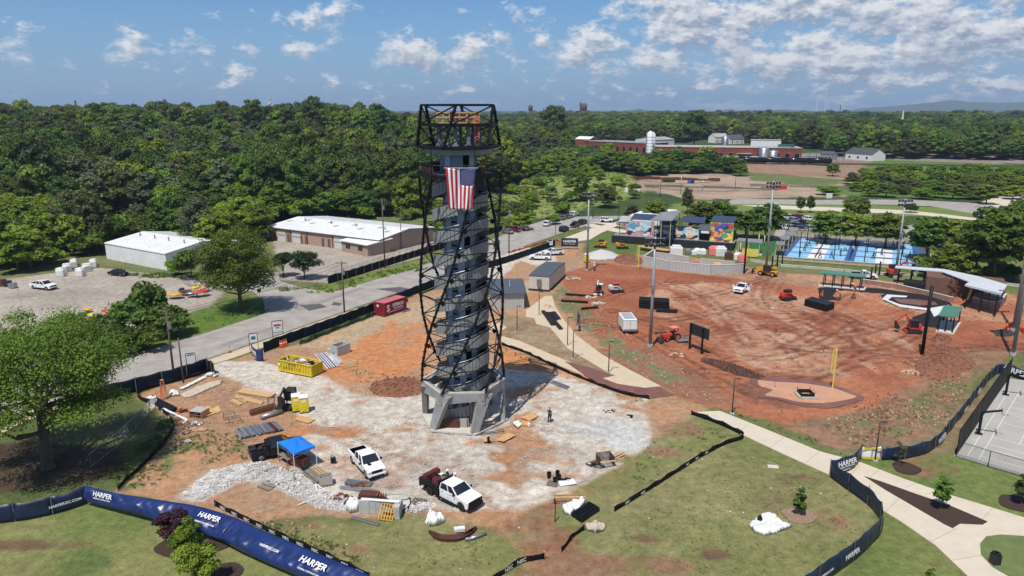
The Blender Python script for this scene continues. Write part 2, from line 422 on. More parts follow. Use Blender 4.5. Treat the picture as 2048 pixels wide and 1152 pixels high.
def build_ground():
 ys=[-60.];
 while ys[-1]<9500:
  y=ys[-1]; ys.append(y+max(.36,.0028*max(y,0)**1.08*(.36 if y<260 else 1))if y>30 else y+4)
 ys=np.array(ys); nr=len(ys); nc=620
 s=np.linspace(-1,1,nc); s=np.sign(s)*np.abs(s)**1.08
 w=np.clip(70+.82*ys,60,None)
 w=np.where(ys>2000,w*1.15,w)
 X=s[None,:]*w[:,None]; Y=np.repeat(ys[:,None],nc,1)
 Z=hgt(X,Y)
 n1=fbm(X/9,Y/9,1,5); n2=fbm(X/2.2,Y/2.2,5,4); n3=fbm(X/40,Y/40,9,4); n4=fbm(X/.9,Y/.9,13,3)
 ns=fbm(X/1.3+Y/9,Y/6-X/14,21,4)
 def warp(a,sc,sd):return X+a*(fbm(X/sc,Y/sc,sd,4)-.5)*2,Y+a*(fbm(X/sc,Y/sc,sd+50,4)-.5)*2
 C=np.zeros(X.shape+(3,))
 def lay(mask,col,amt=1.0):
  a=(mask*amt)[...,None]if not np.isscalar(mask)else mask*amt
  C[:]=C*(1-a)+np.asarray(col)*a
 def mix(c1,c2,t):t=np.clip(t,0,1)[...,None]; return np.array(c1)*(1-t)+np.array(c2)*t
 nn=np.clip((n1-.5)*2.2+.5,0,1); nf=np.clip((n2-.5)*2.4+.5,0,1); nb=np.clip((n3-.5)*2.5+.5,0,1)
 C[:]=mix((.085,.115,.030),(.16,.155,.065),nn*.6+nb*.4)
 far=sst(Y,225,245); lay(far,mix((.03,.055,.015),(.06,.085,.025),nn))
 WX=(fbm(X/5,Y/5,30,4)-.5)*2; WY=(fbm(X/5,Y/5,80,4)-.5)*2
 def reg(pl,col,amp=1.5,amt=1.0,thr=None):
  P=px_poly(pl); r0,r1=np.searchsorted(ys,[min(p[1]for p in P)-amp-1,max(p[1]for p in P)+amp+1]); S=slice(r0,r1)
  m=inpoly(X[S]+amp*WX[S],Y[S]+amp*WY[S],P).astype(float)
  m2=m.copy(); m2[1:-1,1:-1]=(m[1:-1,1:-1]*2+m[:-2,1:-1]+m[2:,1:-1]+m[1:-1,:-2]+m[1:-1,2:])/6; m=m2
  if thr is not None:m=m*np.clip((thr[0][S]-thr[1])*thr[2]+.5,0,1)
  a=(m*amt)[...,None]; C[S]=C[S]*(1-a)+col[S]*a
 dryg=mix((.20,.175,.085),(.12,.125,.045),nf)
 reg([(-900,1300),(-900,1040),(0,1045),(180,990),(330,1005),(560,1060),(700,1160),(740,1400)],mix((.125,.158,.042),(.19,.185,.07),nn),.5)
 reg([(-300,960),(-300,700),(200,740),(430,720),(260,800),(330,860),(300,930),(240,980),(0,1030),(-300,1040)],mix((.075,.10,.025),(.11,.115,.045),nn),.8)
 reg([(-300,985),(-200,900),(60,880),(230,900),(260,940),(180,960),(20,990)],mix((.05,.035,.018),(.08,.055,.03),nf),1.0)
 reg([(1000,1060),(1320,870),(1380,830),(1500,870),(1700,960),(1760,1000),(1740,1080),(1660,1180),(1500,1400),(700,1400),(560,1060),(860,1020)],mix((.145,.16,.05),(.22,.195,.09),nn*.6+nf*.4),1)
 reg([(1650,880),(1900,900),(2300,1000),(2300,1400),(1640,1400),(1760,1060),(1760,990)],mix((.10,.15,.035),(.16,.175,.055),nn),1)
 reg([(1010,470),(1060,440),(1240,405),(1290,395),(1210,345),(1130,345),(1050,370),(1000,400)],mix((.12,.20,.03),(.24,.22,.09),nf*.5+nn*.4),4)
 reg([(560,590),(660,585),(840,540),(1010,490),(1010,470),(840,520),(650,572),(555,575)],mix((.11,.17,.03),(.15,.17,.05),nf),.5)
 reg([(700,470),(850,500),(1000,460),(1000,400),(850,380),(700,420)],mix((.07,.12,.025),(.15,.15,.06),nf),3)
 reg([(200,720),(420,660),(530,625),(528,600),(490,590),(380,620),(280,650),(150,690)],mix((.10,.17,.025),(.08,.12,.02),nf),1)
 reg([(420,730),(700,640),(860,590),(860,575),(700,628),(560,676),(415,726)],mix((.04,.10,.025),(.06,.12,.03),nf),.3)
 yard=mix((.38,.33,.27),(.27,.235,.195),nn*.7+ns*.3)
 reg([(-300,560),(0,558),(200,535),(310,548),(400,556),(440,585),(430,612),(270,655),(60,690),(-300,720)],yard,1.2)
 reg([(560,545),(545,480),(700,480),(840,480),(1000,480),(860,500),(840,515),(655,566),(560,560)],yard,.6)
 org=mix((.40,.205,.105),(.30,.20,.125),nf*.6+nn*.5)
 site=[(235,985),(300,905),(345,860),(345,835),(275,795),(300,775),(420,735),(520,700),(590,690),(830,590),(1000,545),(1010,520),(1110,495),(1200,480),(1330,505),(1130,560),(1130,610),(1230,710),(1340,780),(1420,812),(1390,835),(1315,875),(1240,915),(1140,985),(1080,1040),(1010,1050),(860,1030),(740,1040),(640,1030),(480,1040),(330,1000)]
 reg(site,org,1.5)
 reg([(1000,1030),(1100,990),(1150,1060),(1260,1180),(1290,1400),(1000,1400),(1040,1120)],mix((.23,.115,.065),(.20,.16,.08),nf),3)
 reg([(300,900),(420,860),(520,900),(360,940),(250,985)],dryg,2,thr=(n2,.5,8))
 reg([(560,700),(700,650),(840,600),(1000,560),(1120,560),(1010,600),(860,640),(700,690)],mix((.42,.28,.16),(.33,.26,.17),nf),2)
 reg([(1000,620),(1080,640),(1160,700),(1220,745),(1110,735),(1010,690)],mix((.24,.15,.09),(.26,.20,.12),nf),1.5)
 bright=mix((.47,.19,.075),(.42,.20,.095),nf)
 reg([(600,790),(650,720),(780,640),(850,640),(850,720),(760,770),(700,760)],bright,3,thr=(n1,.45,9))
 reg([(1000,690),(1110,735),(1160,760),(1060,750),(1000,742)],bright,.8)
 reg([(500,860),(640,830),(600,870),(520,900)],bright,2)
 reg([(640,850),(700,860),(860,870),(950,885),(860,935),(720,900)],bright,1.8,amt=.85)
 reg([(460,760),(560,800),(600,850),(430,900),(330,800),(440,750)],mix((.36,.20,.115),(.30,.185,.11),nf),1.5)
 grav=mix((.52,.47,.405),(.38,.32,.255),np.clip(nf*.6+(n4-.5)*1.6,0,1))
 gpoly=[(430,722),(520,722),(660,755),(740,790),(840,790),(850,740),(1000,735),(1100,742),(1190,765),(1290,795),(1300,850),(1312,890),(1240,925),(1130,985),(1050,1010),(900,1012),(740,1018),(640,1010),(560,965),(500,940),(520,905),(610,870),(700,880),(740,860),(600,850),(590,820),(560,790),(470,765),(430,742)]
 reg(gpoly,grav,1.6,thr=(n1*.6+n2*.4,.40,10))
 reg([(430,722),(520,722),(640,752),(660,790),(600,800),(500,765),(435,745)],grav,.7)
 reg([(840,880),(920,900),(960,960),(900,1010),(760,1010),(700,960),(770,950),(850,900)],mix((.36,.30,.24),(.42,.39,.35),nf),1.5,amt=.75)
 reg([(1000,490),(1110,500),(1110,540),(1040,520),(1000,560),(950,560)],grav,.8)
 reg([(835,835),(870,805),(1010,800),(1030,840),(960,878),(870,868)],mix((.46,.44,.41),(.37,.35,.32),nf),.6)
 reg([(1120,852),(1190,836),(1262,842),(1285,858),(1312,892),(1250,902),(1195,880)],mix((.49,.48,.455),(.44,.43,.41),nf),.9)
 reg([(355,995),(420,945),(520,922),(600,945),(650,985),(720,1000),(880,1005),(760,1030),(640,1015),(560,975),(480,960),(400,1000)],mix((.50,.48,.46),(.40,.37,.34),nf),.7)
 red=mix((.22,.070,.034),(.39,.155,.078),np.clip(nn*.5+nb*.5,0,1))
 field=[(1120,560),(1130,545),(1200,520),(1290,530),(1400,545),(1500,540),(1560,545),(1700,560),(2100,575),(2400,590),(2400,690),(2060,700),(1960,745),(1900,820),(1800,880),(1700,890),(1620,875),(1560,850),(1480,822),(1400,803),(1340,778),(1230,705),(1150,640)]
 reg(field,red,1.6)
 reg([(1160,490),(1300,498),(1560,545),(1640,555),(1640,575),(1500,560),(1290,535),(1150,520)],mix((.36,.22,.14),(.26,.13,.08),nf),1)
 pale=mix((.44,.26,.165),(.33,.17,.10),nf)
 reg([(1310,560),(1480,570),(1620,600),(1640,650),(1500,740),(1440,690),(1340,640),(1290,600)],pale,4,thr=(n1*.5+ns*.5,.47,7))
 reg([(1560,620),(1780,640),(1840,700),(1700,760),(1560,740),(1500,700)],pale,4,thr=(ns*.6+n1*.4,.49,7))
 reg([(1560,545),(2048,580),(2048,640),(1900,640),(1640,580)],pale,2,thr=(ns*.6+n1*.4,.5,8))
 reg([(1160,700),(1300,690),(1420,760),(1500,812),(1400,800),(1300,760)],mix((.27,.13,.08),(.21,.10,.06),ns),2)
 reg([(1470,770),(1560,745),(1640,752),(1720,790),(1700,815),(1560,815),(1490,800)],mix((.20,.08,.048),(.24,.10,.06),nf),1.2)
 reg([(1560,850),(1700,820),(1850,760),(1950,700),(2060,700),(1960,745),(1900,820),(1840,880),(1700,900),(1640,885)],mix((.20,.13,.075),(.26,.14,.085),nf),2)
 reg([(1640,840),(1860,790),(1950,735),(1960,745),(1900,830),(1720,892)],dryg,2,thr=(n2,.53,12))
 reg([(1660,905),(1850,870),(1900,800),(2010,760),(1960,830),(1900,905),(1850,915)],mix((.17,.12,.07),(.20,.16,.085),nf),.8)
 reg([(1110,560),(1200,640),(1300,720),(1380,765),(1330,765),(1210,700),(1110,610)],dryg*.95+.02,1.2,thr=(n2,.47,9))
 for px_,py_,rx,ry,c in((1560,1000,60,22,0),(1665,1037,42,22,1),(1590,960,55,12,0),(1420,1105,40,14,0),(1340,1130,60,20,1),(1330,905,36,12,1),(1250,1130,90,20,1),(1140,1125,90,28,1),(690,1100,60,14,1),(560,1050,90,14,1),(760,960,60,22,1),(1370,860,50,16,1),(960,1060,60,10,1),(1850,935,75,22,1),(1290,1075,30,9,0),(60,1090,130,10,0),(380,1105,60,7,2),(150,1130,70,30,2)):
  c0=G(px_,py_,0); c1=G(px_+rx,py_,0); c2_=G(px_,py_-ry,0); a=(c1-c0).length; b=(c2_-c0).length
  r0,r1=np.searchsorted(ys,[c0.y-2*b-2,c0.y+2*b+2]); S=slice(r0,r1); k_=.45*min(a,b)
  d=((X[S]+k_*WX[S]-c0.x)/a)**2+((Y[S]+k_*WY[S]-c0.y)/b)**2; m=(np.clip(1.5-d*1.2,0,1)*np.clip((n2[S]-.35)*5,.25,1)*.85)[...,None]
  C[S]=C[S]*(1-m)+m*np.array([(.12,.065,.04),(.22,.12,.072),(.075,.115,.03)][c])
 RUT=np.zeros(X.shape)
 def track(pl,wd,col,amt):
  P=smoothline(gp(pl),8); D=np.full(X.shape,1e9)
  x0=min(p.x for p in P)-3; x1=max(p.x for p in P)+3; y0=min(p.y for p in P)-3; y1=max(p.y for p in P)+3
  r0,r1=np.searchsorted(ys,[y0,y1]); xs=X[r0:r1]; yy=Y[r0:r1]; d_=np.full(xs.shape,1e9); off=(n2[r0:r1]-.5)*.5
  for a,b in zip(P,P[1:]):
   ab=b-a; l2=max(ab.x**2+ab.y**2,1e-6); t=np.clip(((xs-a.x)*ab.x+(yy-a.y)*ab.y)/l2,0,1)
   d_=np.minimum(d_,np.hypot(xs-a.x-t*ab.x,yy-a.y-t*ab.y))
  m=(np.clip(1.3-np.abs(d_+off-.9)/wd,0,1)*np.clip((n4[r0:r1]-.25)*3,.2,1)*amt)[...,None]; C[r0:r1]=C[r0:r1]*(1-m)+m*np.array(col); RUT[r0:r1]=np.maximum(RUT[r0:r1],np.clip(1.3-np.abs(d_-.9)/.35,0,1))
 dk=(.10,.038,.024); lt=(.42,.25,.16)
 for pl in([(1560,690),(1650,700),(1780,690),(1840,660)],[(1560,660),(1700,668),(1800,640)],[(1640,610),(1700,640),(1800,660),(1900,700)],[(1500,640),(1560,680),(1620,740)],[(1700,655),(1720,690),(1690,710)],[(1530,555),(1515,590),(1540,620),(1600,625)],[(1560,560),(1545,590),(1580,610)],[(1450,620),(1560,640),(1640,625)],[(1300,600),(1420,590),(1520,560)],[(1160,640),(1260,660),(1400,740),(1500,800)],[(1200,600),(1300,570),(1450,560)],[(1340,560),(1420,600),(1500,690)],[(1850,700),(1900,690),(2040,700)],[(1830,720),(1920,700),(2060,690)],[(1420,700),(1540,715),(1640,690),(1720,640)],[(1450,720),(1560,700),(1640,660)],[(1600,760),(1700,730),(1800,715),(1840,740)],[(1280,640),(1360,670),(1440,720)],[(1700,590),(1640,640),(1560,660)],[(1220,620),(1330,640),(1480,610)],[(1380,740),(1500,745),(1600,735)],[(1500,600),(1580,605),(1700,640)]):
  track(pl,.35+.3*rng.random(),dk,.72)
 rt=np.random.default_rng(21)
 for _ in range(26):
  x0_,y0_=rt.uniform(1280,1850),rt.uniform(590,760); d0=rt.uniform(-1,1); pl=[(x0_+k*rt.uniform(30,60),y0_+d0*18*k+rt.uniform(-5,5)+8*math.sin(k*1.3+d0*3))for k in range(4)]
  if all(560<q[1]<790 and q[0]<1900 for q in pl):track(pl,.4,dk if rt.random()<.7 else(.45,.26,.17),.45)
 for _ in range(20):
  x0_,y0_=rt.uniform(620,1100),rt.uniform(800,960); d0=rt.uniform(-1,1); track([(x0_+k*rt.uniform(25,55),y0_+d0*16*k)for k in range(4)],.35,(.30,.19,.12)if rt.random()<.6 else(.24,.21,.18),.4)
 for pl in([(1330,600),(1450,640),(1600,640)],[(1400,650),(1500,720),(1620,745)],[(1560,590),(1640,600),(1760,650)]):track(pl,.6,lt,.5)
 for pl in([(700,855),(800,900),(900,925)],[(1000,820),(1030,900),(1040,960)],[(640,850),(760,905),(900,960),(1000,1040),(1100,1130)],[(1250,920),(1140,985),(1020,1010)]):
  track(pl,.5,(.30,.15,.085),.5)
 for cx,cy_,r in((1105,925,3.2),(1105,925,2.3),(1110,930,4.4)):
  c0=G(cx,cy_,0); d=np.abs(np.hypot(X-c0.x,Y-c0.y)-r); lay(np.clip(1.2-d/.3,0,1),(.27,.24,.215),.6)
 reg([(1265,390),(1300,350),(1420,345),(1480,352),(1700,350),(1760,385),(1700,392),(1400,400),(1340,395)],mix((.38,.29,.21),(.24,.17,.115),np.clip(nn*.6+ns*.4,0,1)),5)
 reg([(1290,333),(2000,338),(2000,352),(1700,358),(1500,345)],mix((.26,.15,.10),(.22,.16,.11),nn),4)
 reg([(1260,330),(2100,340),(2100,322),(1700,315),(1300,322)],mix((.24,.20,.175),(.18,.15,.13),nn),3)
 reg([(1740,330),(2100,345),(2100,392),(1900,395),(1700,392),(1640,385),(1720,362)],mix((.06,.13,.02),(.10,.15,.035),nn),5)
 reg([(1330,435),(1340,410),(1400,402),(1700,408),(1900,415),(2020,440),(1900,432),(1640,435)],mix((.12,.18,.03),(.15,.17,.05),nn),2)
 reg([(1500,345),(1700,360),(1640,375),(1500,360)],mix((.08,.13,.03),(.14,.14,.06),nf),5)
 reg([(1170,470),(1330,440),(1560,450),(1560,520),(1160,505)],mix((.12,.15,.04),(.09,.12,.03),nn),2)
 reg([(1560,470),(1900,490),(2100,560),(2100,600),(1850,560),(1560,520)],mix((.14,.16,.05),(.10,.13,.035),nn),2)
 reg([(1560,525),(1700,542),(1900,560),(2100,592),(2100,580),(1900,548),(1640,520)],mix((.08,.12,.03),(.12,.14,.04),nf),1)
 C*=(1+(nf[...,None]-.5)*.10)
 dirt=np.clip((C[...,0]-C[...,1]*1.15)*12,0,1)
 Z=Z-.03-RUT*.09-np.abs(n1-.5)*.25*dirt*(Y<230)-(n4-.3)*.06*(Y<200)*(Y>30)
 grassy=np.clip((C[...,1]-C[...,0]*.8)*30,0,1)
 V=np.stack([X,Y,Z],-1).reshape(-1,3)
 me=bpy.data.meshes.new('ground'); nv=nr*nc; me.vertices.add(nv); me.vertices.foreach_set('co',V.ravel())
 i=(np.arange(nr-1)[:,None]*nc+np.arange(nc-1)[None,:]).ravel(); q=np.stack([i,i+1,i+nc+1,i+nc],1)
 me.loops.add(q.size); me.loops.foreach_set('vertex_index',q.ravel()); me.polygons.add(len(q)); me.polygons.foreach_set('loop_start',np.arange(0,q.size,4)); me.polygons.foreach_set('loop_total',np.full(len(q),4))
 me.polygons.foreach_set('use_smooth',np.ones(len(q),bool)); me.update()
 a=me.color_attributes.new('soil','FLOAT_COLOR','POINT'); cc=np.concatenate([np.clip(C,0,1),grassy[...,None]],-1).astype(np.float32); a.data.foreach_set('color',cc.reshape(-1))
 m=bpy.data.materials.new('ground'); m.use_nodes=True; nt=m.node_tree; N=nt.nodes; L=nt.links; b=N['Principled BSDF']; b.inputs['Roughness'].default_value=.95; b.inputs['Specular IOR Level'].default_value=.25
 at=N.new('ShaderNodeAttribute'); at.attribute_name='soil'; tc=N.new('ShaderNodeTexCoord')
 def noise(sc,det,rg=.65):
  n=N.new('ShaderNodeTexNoise'); n.inputs['Scale'].default_value=sc; n.inputs['Detail'].default_value=det; n.inputs['Roughness'].default_value=rg; L.new(tc.outputs['Object'],n.inputs[0]); return n.outputs[0]
 def mr(i,a0,a1,b0,b1):
  r=N.new('ShaderNodeMapRange'); L.new(i,r.inputs[0])
  for k,v in enumerate((a0,a1,b0,b1)):r.inputs[k+1].default_value=v
  return r.outputs[0]
 f1=mr(noise(1.1,8,.7),.3,.7,.66,1.36); f2=mr(noise(6,5,.75),.3,.7,.74,1.26); f3=mr(noise(.12,4),.3,.7,.9,1.1)
 def mul(a_,b_):
  q_=N.new('ShaderNodeMath'); q_.operation='MULTIPLY'; L.new(a_,q_.inputs[0]); L.new(b_,q_.inputs[1]); return q_.outputs[0]
 v=N.new('ShaderNodeVectorMath'); v.operation='SCALE'; L.new(at.outputs['Color'],v.inputs[0]); L.new(mul(mul(f1,f2),f3),v.inputs[3]); L.new(v.outputs[0],b.inputs['Base Color'])
 bp=N.new('ShaderNodeBump'); bp.inputs['Strength'].default_value=.9; bp.inputs['Distance'].default_value=.16; L.new(noise(3.5,6,.7),bp.inputs['Height']); L.new(bp.outputs[0],b.inputs['Normal'])
 me.materials.append(m)
 o=mk('ground',me); tag(o,'bare red soil, gravel and lawn of the building site and the land beyond',kind='structure')
build_ground()
mat('core_panel',(.20,.24,.28),.5,var=.12,scale=.8); mat('core_pale',(.42,.48,.54),.5,var=.08)
mat('guard_panel',(.26,.265,.26),.55,metal=.1,var=.14,scale=.8); mat('net_black',(.008,.009,.012),.6,var=.2)
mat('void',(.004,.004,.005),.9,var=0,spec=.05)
TC=G(928,834,0)
def interp(z,T):
 for(a,b),(c,d)in zip(T,T[1:]):
  if z<=c:return b+(d-b)*(z-a)/(c-a)
 return T[-1][1]
TA=[(0,-45),(5,-30),(12,8.5),(19.6,47),(30.6,80.4)]; TR=[(0,5.3),(5,5.12),(12,5.0),(25,4.9),(33.6,4.8),(38.1,4.58)]
def tp(k,z,top=False,r=None):
 a=interp(z,[(33.3,-21.6),(38.1,-3.6)]if top else TA)+60*k+4.2
 r=interp(z,TR)if r is None else r
 return Vector((r*math.sin(R(a)),-r*math.cos(R(a)),z))
def build_tower():
 t=thing('observation_tower','tall unfinished lookout tower of twisted black steel lattice round a spiral stair','tower',(TC.x,TC.y,0))
 b=MB(); b.prism([tp(k,0,r=5.65)for k in range(6)],.0,.22); b.build('floor_slab','pale_concrete',t)
 for k in range(6):
  b=MB(); p=tp(k,.2,r=5.35); q=tp(k,4.7,r=5.0); d=Vector((math.cos(R(interp(2,TA)+60*k+4)),math.sin(R(interp(2,TA)+60*k+4)),0))
  inn=Vector((-p.x,-p.y,0)).normalized()
  def quad(c,w,th):return[c-d*w/2,c+d*w/2,c+d*w/2+inn*th,c-d*w/2+inn*th]
  vs=quad(p-d*.15,.95,.62)+quad(tp(k,3.7,r=5.1)+d*.05,1.5,.7)+quad(q+d*.1,2.0,.7)
  b.add(vs,[(3,2,1,0),(8,9,10,11)]+[(i+j,i+(j+1)%4,i+4+(j+1)%4,i+4+j)for i in(0,4)for j in range(4)])
  b.build('leg','tower_concrete',t)
  b=MB(); a_,c_=tp(k,4.35,r=5.28),tp(k+1,4.35,r=5.28)
  e=(c_-a_).normalized(); ii=Vector((-e.y,e.x,0)); ii=ii if ii.dot(Vector((-a_.x,-a_.y,0)))>0 else-ii
  a_=a_+e*.02; c_=c_-e*.02
  vs=[a_-Vector((0,0,.75)),c_-Vector((0,0,.25)),c_+Vector((0,0,.68)),a_+Vector((0,0,.68))]; vs+=[v+ii*.72 for v in vs]
  b.add(vs,[(0,1,2,3),(7,6,5,4),(0,4,5,1),(1,5,6,2),(2,6,7,3),(3,7,4,0)]); b.build('ring_beam','tower_concrete',t)
  b=MB(); o_=ii*.12; b.beam(a_+o_+Vector((0,0,.76)),c_+o_+Vector((0,0,.76)),.2,.16); b.build('kerb','pale_concrete',t)
 ZS=[5.05,7.7,10.5,13.3,16.1,18.8,21.7,24.5,27.5,30.6]
 for k in range(6):
  b=MB()
  for z0,z1 in zip(ZS,ZS[1:]):
   p,q=tp(k,z0),tp(k,z1); b.tube(p,q,.15,n=8)
   for j in(0,.33,.66):c=p.lerp(q,j); b.beam(c-Vector((0,0,.04)),c+Vector((0,0,.04)),.40,.40)
  b.build('lattice_leg','black_steel',t)
 for i,z in enumerate(ZS):
  for k in range(6):
   b=MB(); b.beam(tp(k,z),tp(k+1,z),.10,.10)
   p=tp(k,z); q=tp(k+1,z); b.beam(p.lerp(q,.03)-Vector((0,0,.22)),p.lerp(q,.12)-Vector((0,0,.0)),.05,.45)
   b.build('ring_bar','black_steel',t)
   if i+1<len(ZS):
    b=MB(); b.tube(tp(k,z),tp(k+1,ZS[i+1]),.055,n=6)
    b.build('diagonal_brace','black_steel',t)
 for k in range(6):
  b=MB(); b.tube(tp(k,33.6,1),tp(k,38.1,1),.17,n=8)
  for j in(.15,.4,.62,.85):c=tp(k,33.6,1).lerp(tp(k,38.1,1),j); b.beam(c-Vector((0,0,.07)),c+Vector((0,0,.07)),.5,.46)
  b.build('lattice_leg','black_steel',t)
  b=MB(); b.beam(tp(k,38.15,1),tp(k+1,38.15,1),.2,.2); b.build('top_beam','black_steel',t)
  b=MB(); b.beam(tp(k,36.0,1),tp(k+1,36.0,1),.24,.3); b.build('ring_beam','black_steel',t)
  b=MB(); b.tube(tp(k,33.7,1),tp(k+1,36,1),.085,n=6); b.tube(tp(k,36,1),tp(k+1,38.1,1),.085,n=6); b.tube(tp(k+1,33.7,1),tp(k,36,1),.05,n=6); b.build('diagonal_brace','black_steel',t)
  b=MB(); b.beam(tp(k,33.6,1),tp(k+1,33.6,1),.26,.32); b.build('ring_beam','black_steel',t)
  b=MB(); b.tube(tp(k,30.6),tp(k,30.6)*.0+tp(k,33.3,1).lerp(tp(k+1,33.3,1),.0)*0+Vector((tp(k,30.6).x,tp(k,30.6).y,33.4)),.045,n=6); b.build('tie_rod','black_steel',t)
 b=MB(); b.prism([tp(k,33,True,4.55)for k in range(6)],33.36,33.5); b.build('upper_deck','machine_dark',t)
 b=MB(); b.prism([tp(k,33,True,3.95)for k in range(6)],32.75,33.34); b.build('deck_soffit','guard_panel',t)
 b=MB(); b.prism([tp(k,36,True,3.3)for k in range(6)],35.85,36.15); b.build('roof_deck','machine_dark',t)
 b=MB(); b.prism([tp(k,30.6,False,4.75)for k in range(6)],30.3,30.52); b.build('viewing_deck','machine_dark',t)
 b=MB(); b.prism([tp(k,30.6,False,4.6)for k in range(6)],30.522,30.56); b.build('deck_paving','core_panel',t)
 for k in range(6):
  b=MB(); p,q=tp(k,30.35),tp(k+1,30.35); b.beam(p,q,.2,.34); b.build('deck_edge','black_steel',t)
  b=MB(); p,q=tp(k,31.65,r=4.6),tp(k+1,31.65,r=4.6); b.tube(p,q,.05,n=6)
  for j in range(1,12):
   c=p.lerp(q,j/12); b.tube(c-Vector((0,0,1.05)),c,.022,n=4)
  b.tube(p-Vector((0,0,.95)),q-Vector((0,0,.95)),.03,n=4); b.build('railing','black_steel',t)
 for k in(2,3):b=MB(); p,q=tp(k,31.05,r=4.5),tp(k+1,31.05,r=4.5); b.beam(p,q,.04,.98); b.build('board','rust',t)
 b=MB()
 for s in(-.2,.2):
  b.tube((2.7+s,-1.6,30.56),(3.1+s,-1.0,34.2),.04,n=4)
 for j in range(10):b.tube((2.5+.04*j,-1.6+.06*j,30.9+.33*j),(2.9+.04*j,-1.6+.06*j,30.9+.33*j),.03,n=4)
 b.build('ladder','orange',t)
 N=8; r=2.0
 def cp(a,rr,z):return Vector((rr*math.sin(R(a)),-rr*math.cos(R(a)),z))
 lev=[.3+2.75*i for i in range(12)]+[32.7]
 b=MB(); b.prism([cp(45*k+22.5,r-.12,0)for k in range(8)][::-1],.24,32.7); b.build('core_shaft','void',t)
 for k in range(8):
  a0=45*k+4; b=MB(); w=11
  b.prism([cp(a0-w,r+.04,0),cp(a0+w,r+.04,0),cp(a0+w,r-.1,0),cp(a0-w,r-.1,0)],.24,32.7); b.build('corner_strip','core_pale',t)
  for z0,z1 in zip(lev,lev[1:]):
   if k in(0,5)and int(z0)%2==0:continue
   b=MB(); b.prism([cp(a0+w+1.0,r-.06,0),cp(a0+45-w-(5 if k==7 else 1),r-.06,0),cp(a0+45-w-1,r-.11,0),cp(a0+w+1,r-.11,0)],z0+.12,z1-(.55 if k==0 else.1)); b.build('core_panel','core_panel',t)
 for k in range(6):
  if k in(1,2):continue
  b=MB(); a0=60*k-44; b.prism([cp(a0,2.25,0),cp(a0+20,2.25,0),cp(a0+20,2.15,0),cp(a0,2.15,0)],30.57,32.73); b.build('wall_panel','core_pale',t)
  b=MB(); b.prism([cp(a0+22,2.2,0),cp(a0+57,2.2,0),cp(a0+57,2.1,0),cp(a0+22,2.1,0)],30.57,32.73); b.build('wall_panel','core_panel',t)
 for a in(-60,-28,-5,30,62,100,140,180,220,260):
  b=MB(); p=cp(a,2.4,33.52); b.box((p.x,p.y,34.68),(.34,.34,2.3),rz=R(a)); b.box((p.x,p.y,33.7),(.7,.5,.3),rz=R(a)); b.build('column','core_panel' if a%40 else 'machine_dark',t)
 pitch=2.75; n=44
 def zs(u):
  a=(u*360)%360
  if a<140:f=.72*a/140
  elif a<185:f=.72
  else:f=.72+.28*(a-185)/175
  return f*pitch
 for kturn in range(11):
  z0=.55+kturn*pitch-(.0); fl=bpy.data.objects.new('stair_turn',None); COL.objects.link(fl); fl.parent=t
  g=MB(); tr=MB(); hr=MB()
  for i in range(n):
   a0,a1=360*i/n-90,360*(i+1)/n-90; z=z0+zs(i/n)-.0; zn=z0+(zs((i+1)/n)if i+1<n else pitch)
   if z>29.7:continue
   pts=[cp(a0,2.05,0),cp(a0,3.22,0),cp(a1,3.22,0),cp(a1,2.05,0)]
   tr.prism(pts,z-.07,z); tr.prism([cp(a0,3.1,0),cp(a0,3.2,0),cp(a1,3.2,0),cp(a1,3.1,0)],z-.34,z-.07)
   p=[cp(a0+.5,3.27,z-.42),cp(a1-.5,3.27,z-.42),cp(a1-.5,3.27,zn+.92),cp(a0+.5,3.27,z+.92)]; o=[Vector((v.x,v.y,0)).normalized()*.035 for v in p]
   q=[v-w for v,w in zip(p,o)]; g.add(p+q,[(0,1,2,3),(7,6,5,4),(0,4,5,1),(1,5,6,2),(2,6,7,3),(3,7,4,0)])
   hr.tube(cp(a0,3.12,z+1.12),cp(a1,3.12,zn+1.12),.035,n=5)
   if i%3==0:hr.tube(cp(a0,3.12,z),cp(a0,3.12,z+1.12),.02,n=4)
  if not g.v:continue
  g.build('guard_plate','guard_panel',fl)['kind']='stuff'; tr.build('tread','machine_dark',fl)['kind']='stuff'; hr.build('handrail','galv',fl)
 for i in range(11):
  b=MB(); z=1.4+i*pitch; m=10
  for j in range(m):
   a0,a1=42+j*9,42+(j+1)*9; t0=.28*math.sin(PI*j/m); t1=.28*math.sin(PI*(j+1)/m)
   b.add([cp(a0,3.05+t0*.5,z),cp(a1,3.05+t1*.5,z),cp(a1,2.9,z+2.2),cp(a0,2.9,z+2.2),cp(a0,3.0+t0*.5,z),cp(a1,3.0+t1*.5,z),cp(a1,2.85,z+2.2),cp(a0,2.85,z+2.2)],[(0,1,2,3),(7,6,5,4),(0,4,5,1),(2,6,7,3)])
  b.build('netting','net_black',t)
 b=MB(); b.box((-1.6,-3.6,.22+.6),(2.6,.06,1.2),rz=-.05); b.build('plywood_form','rust',t)
 b=MB(); b.box((.1,-3.5,.22+.6),(1.0,.07,1.2),rz=-.1); b.box((.75,-3.3,.82),(.1,.5,1.2)); b.build('plywood_form','wall_tan',t)
 b=MB(); b.beam((1.0,-3.6,.5),(4.0,-2.9,.6),.12,.2); b.beam((1.2,-3.2,.3),(4.2,-2.3,.35),.3,.06); b.build('timber','lumber',t)
 for x,y in((-1.2,-1.9),(1.0,-2.8),(2.6,-1.0),(-3,.5)):b=MB(); b.tube((x,y,.22),(x,y,4.4),.14); b.build('prop','grey_pole',t)
 b=MB(); b.beam((-.5,-3.2,3.6),(1.0,-3.4,.5),.08); b.beam((-2.6,-2.4,.6),(.6,-2.6,3.4),.08); b.build('brace','galv',t)
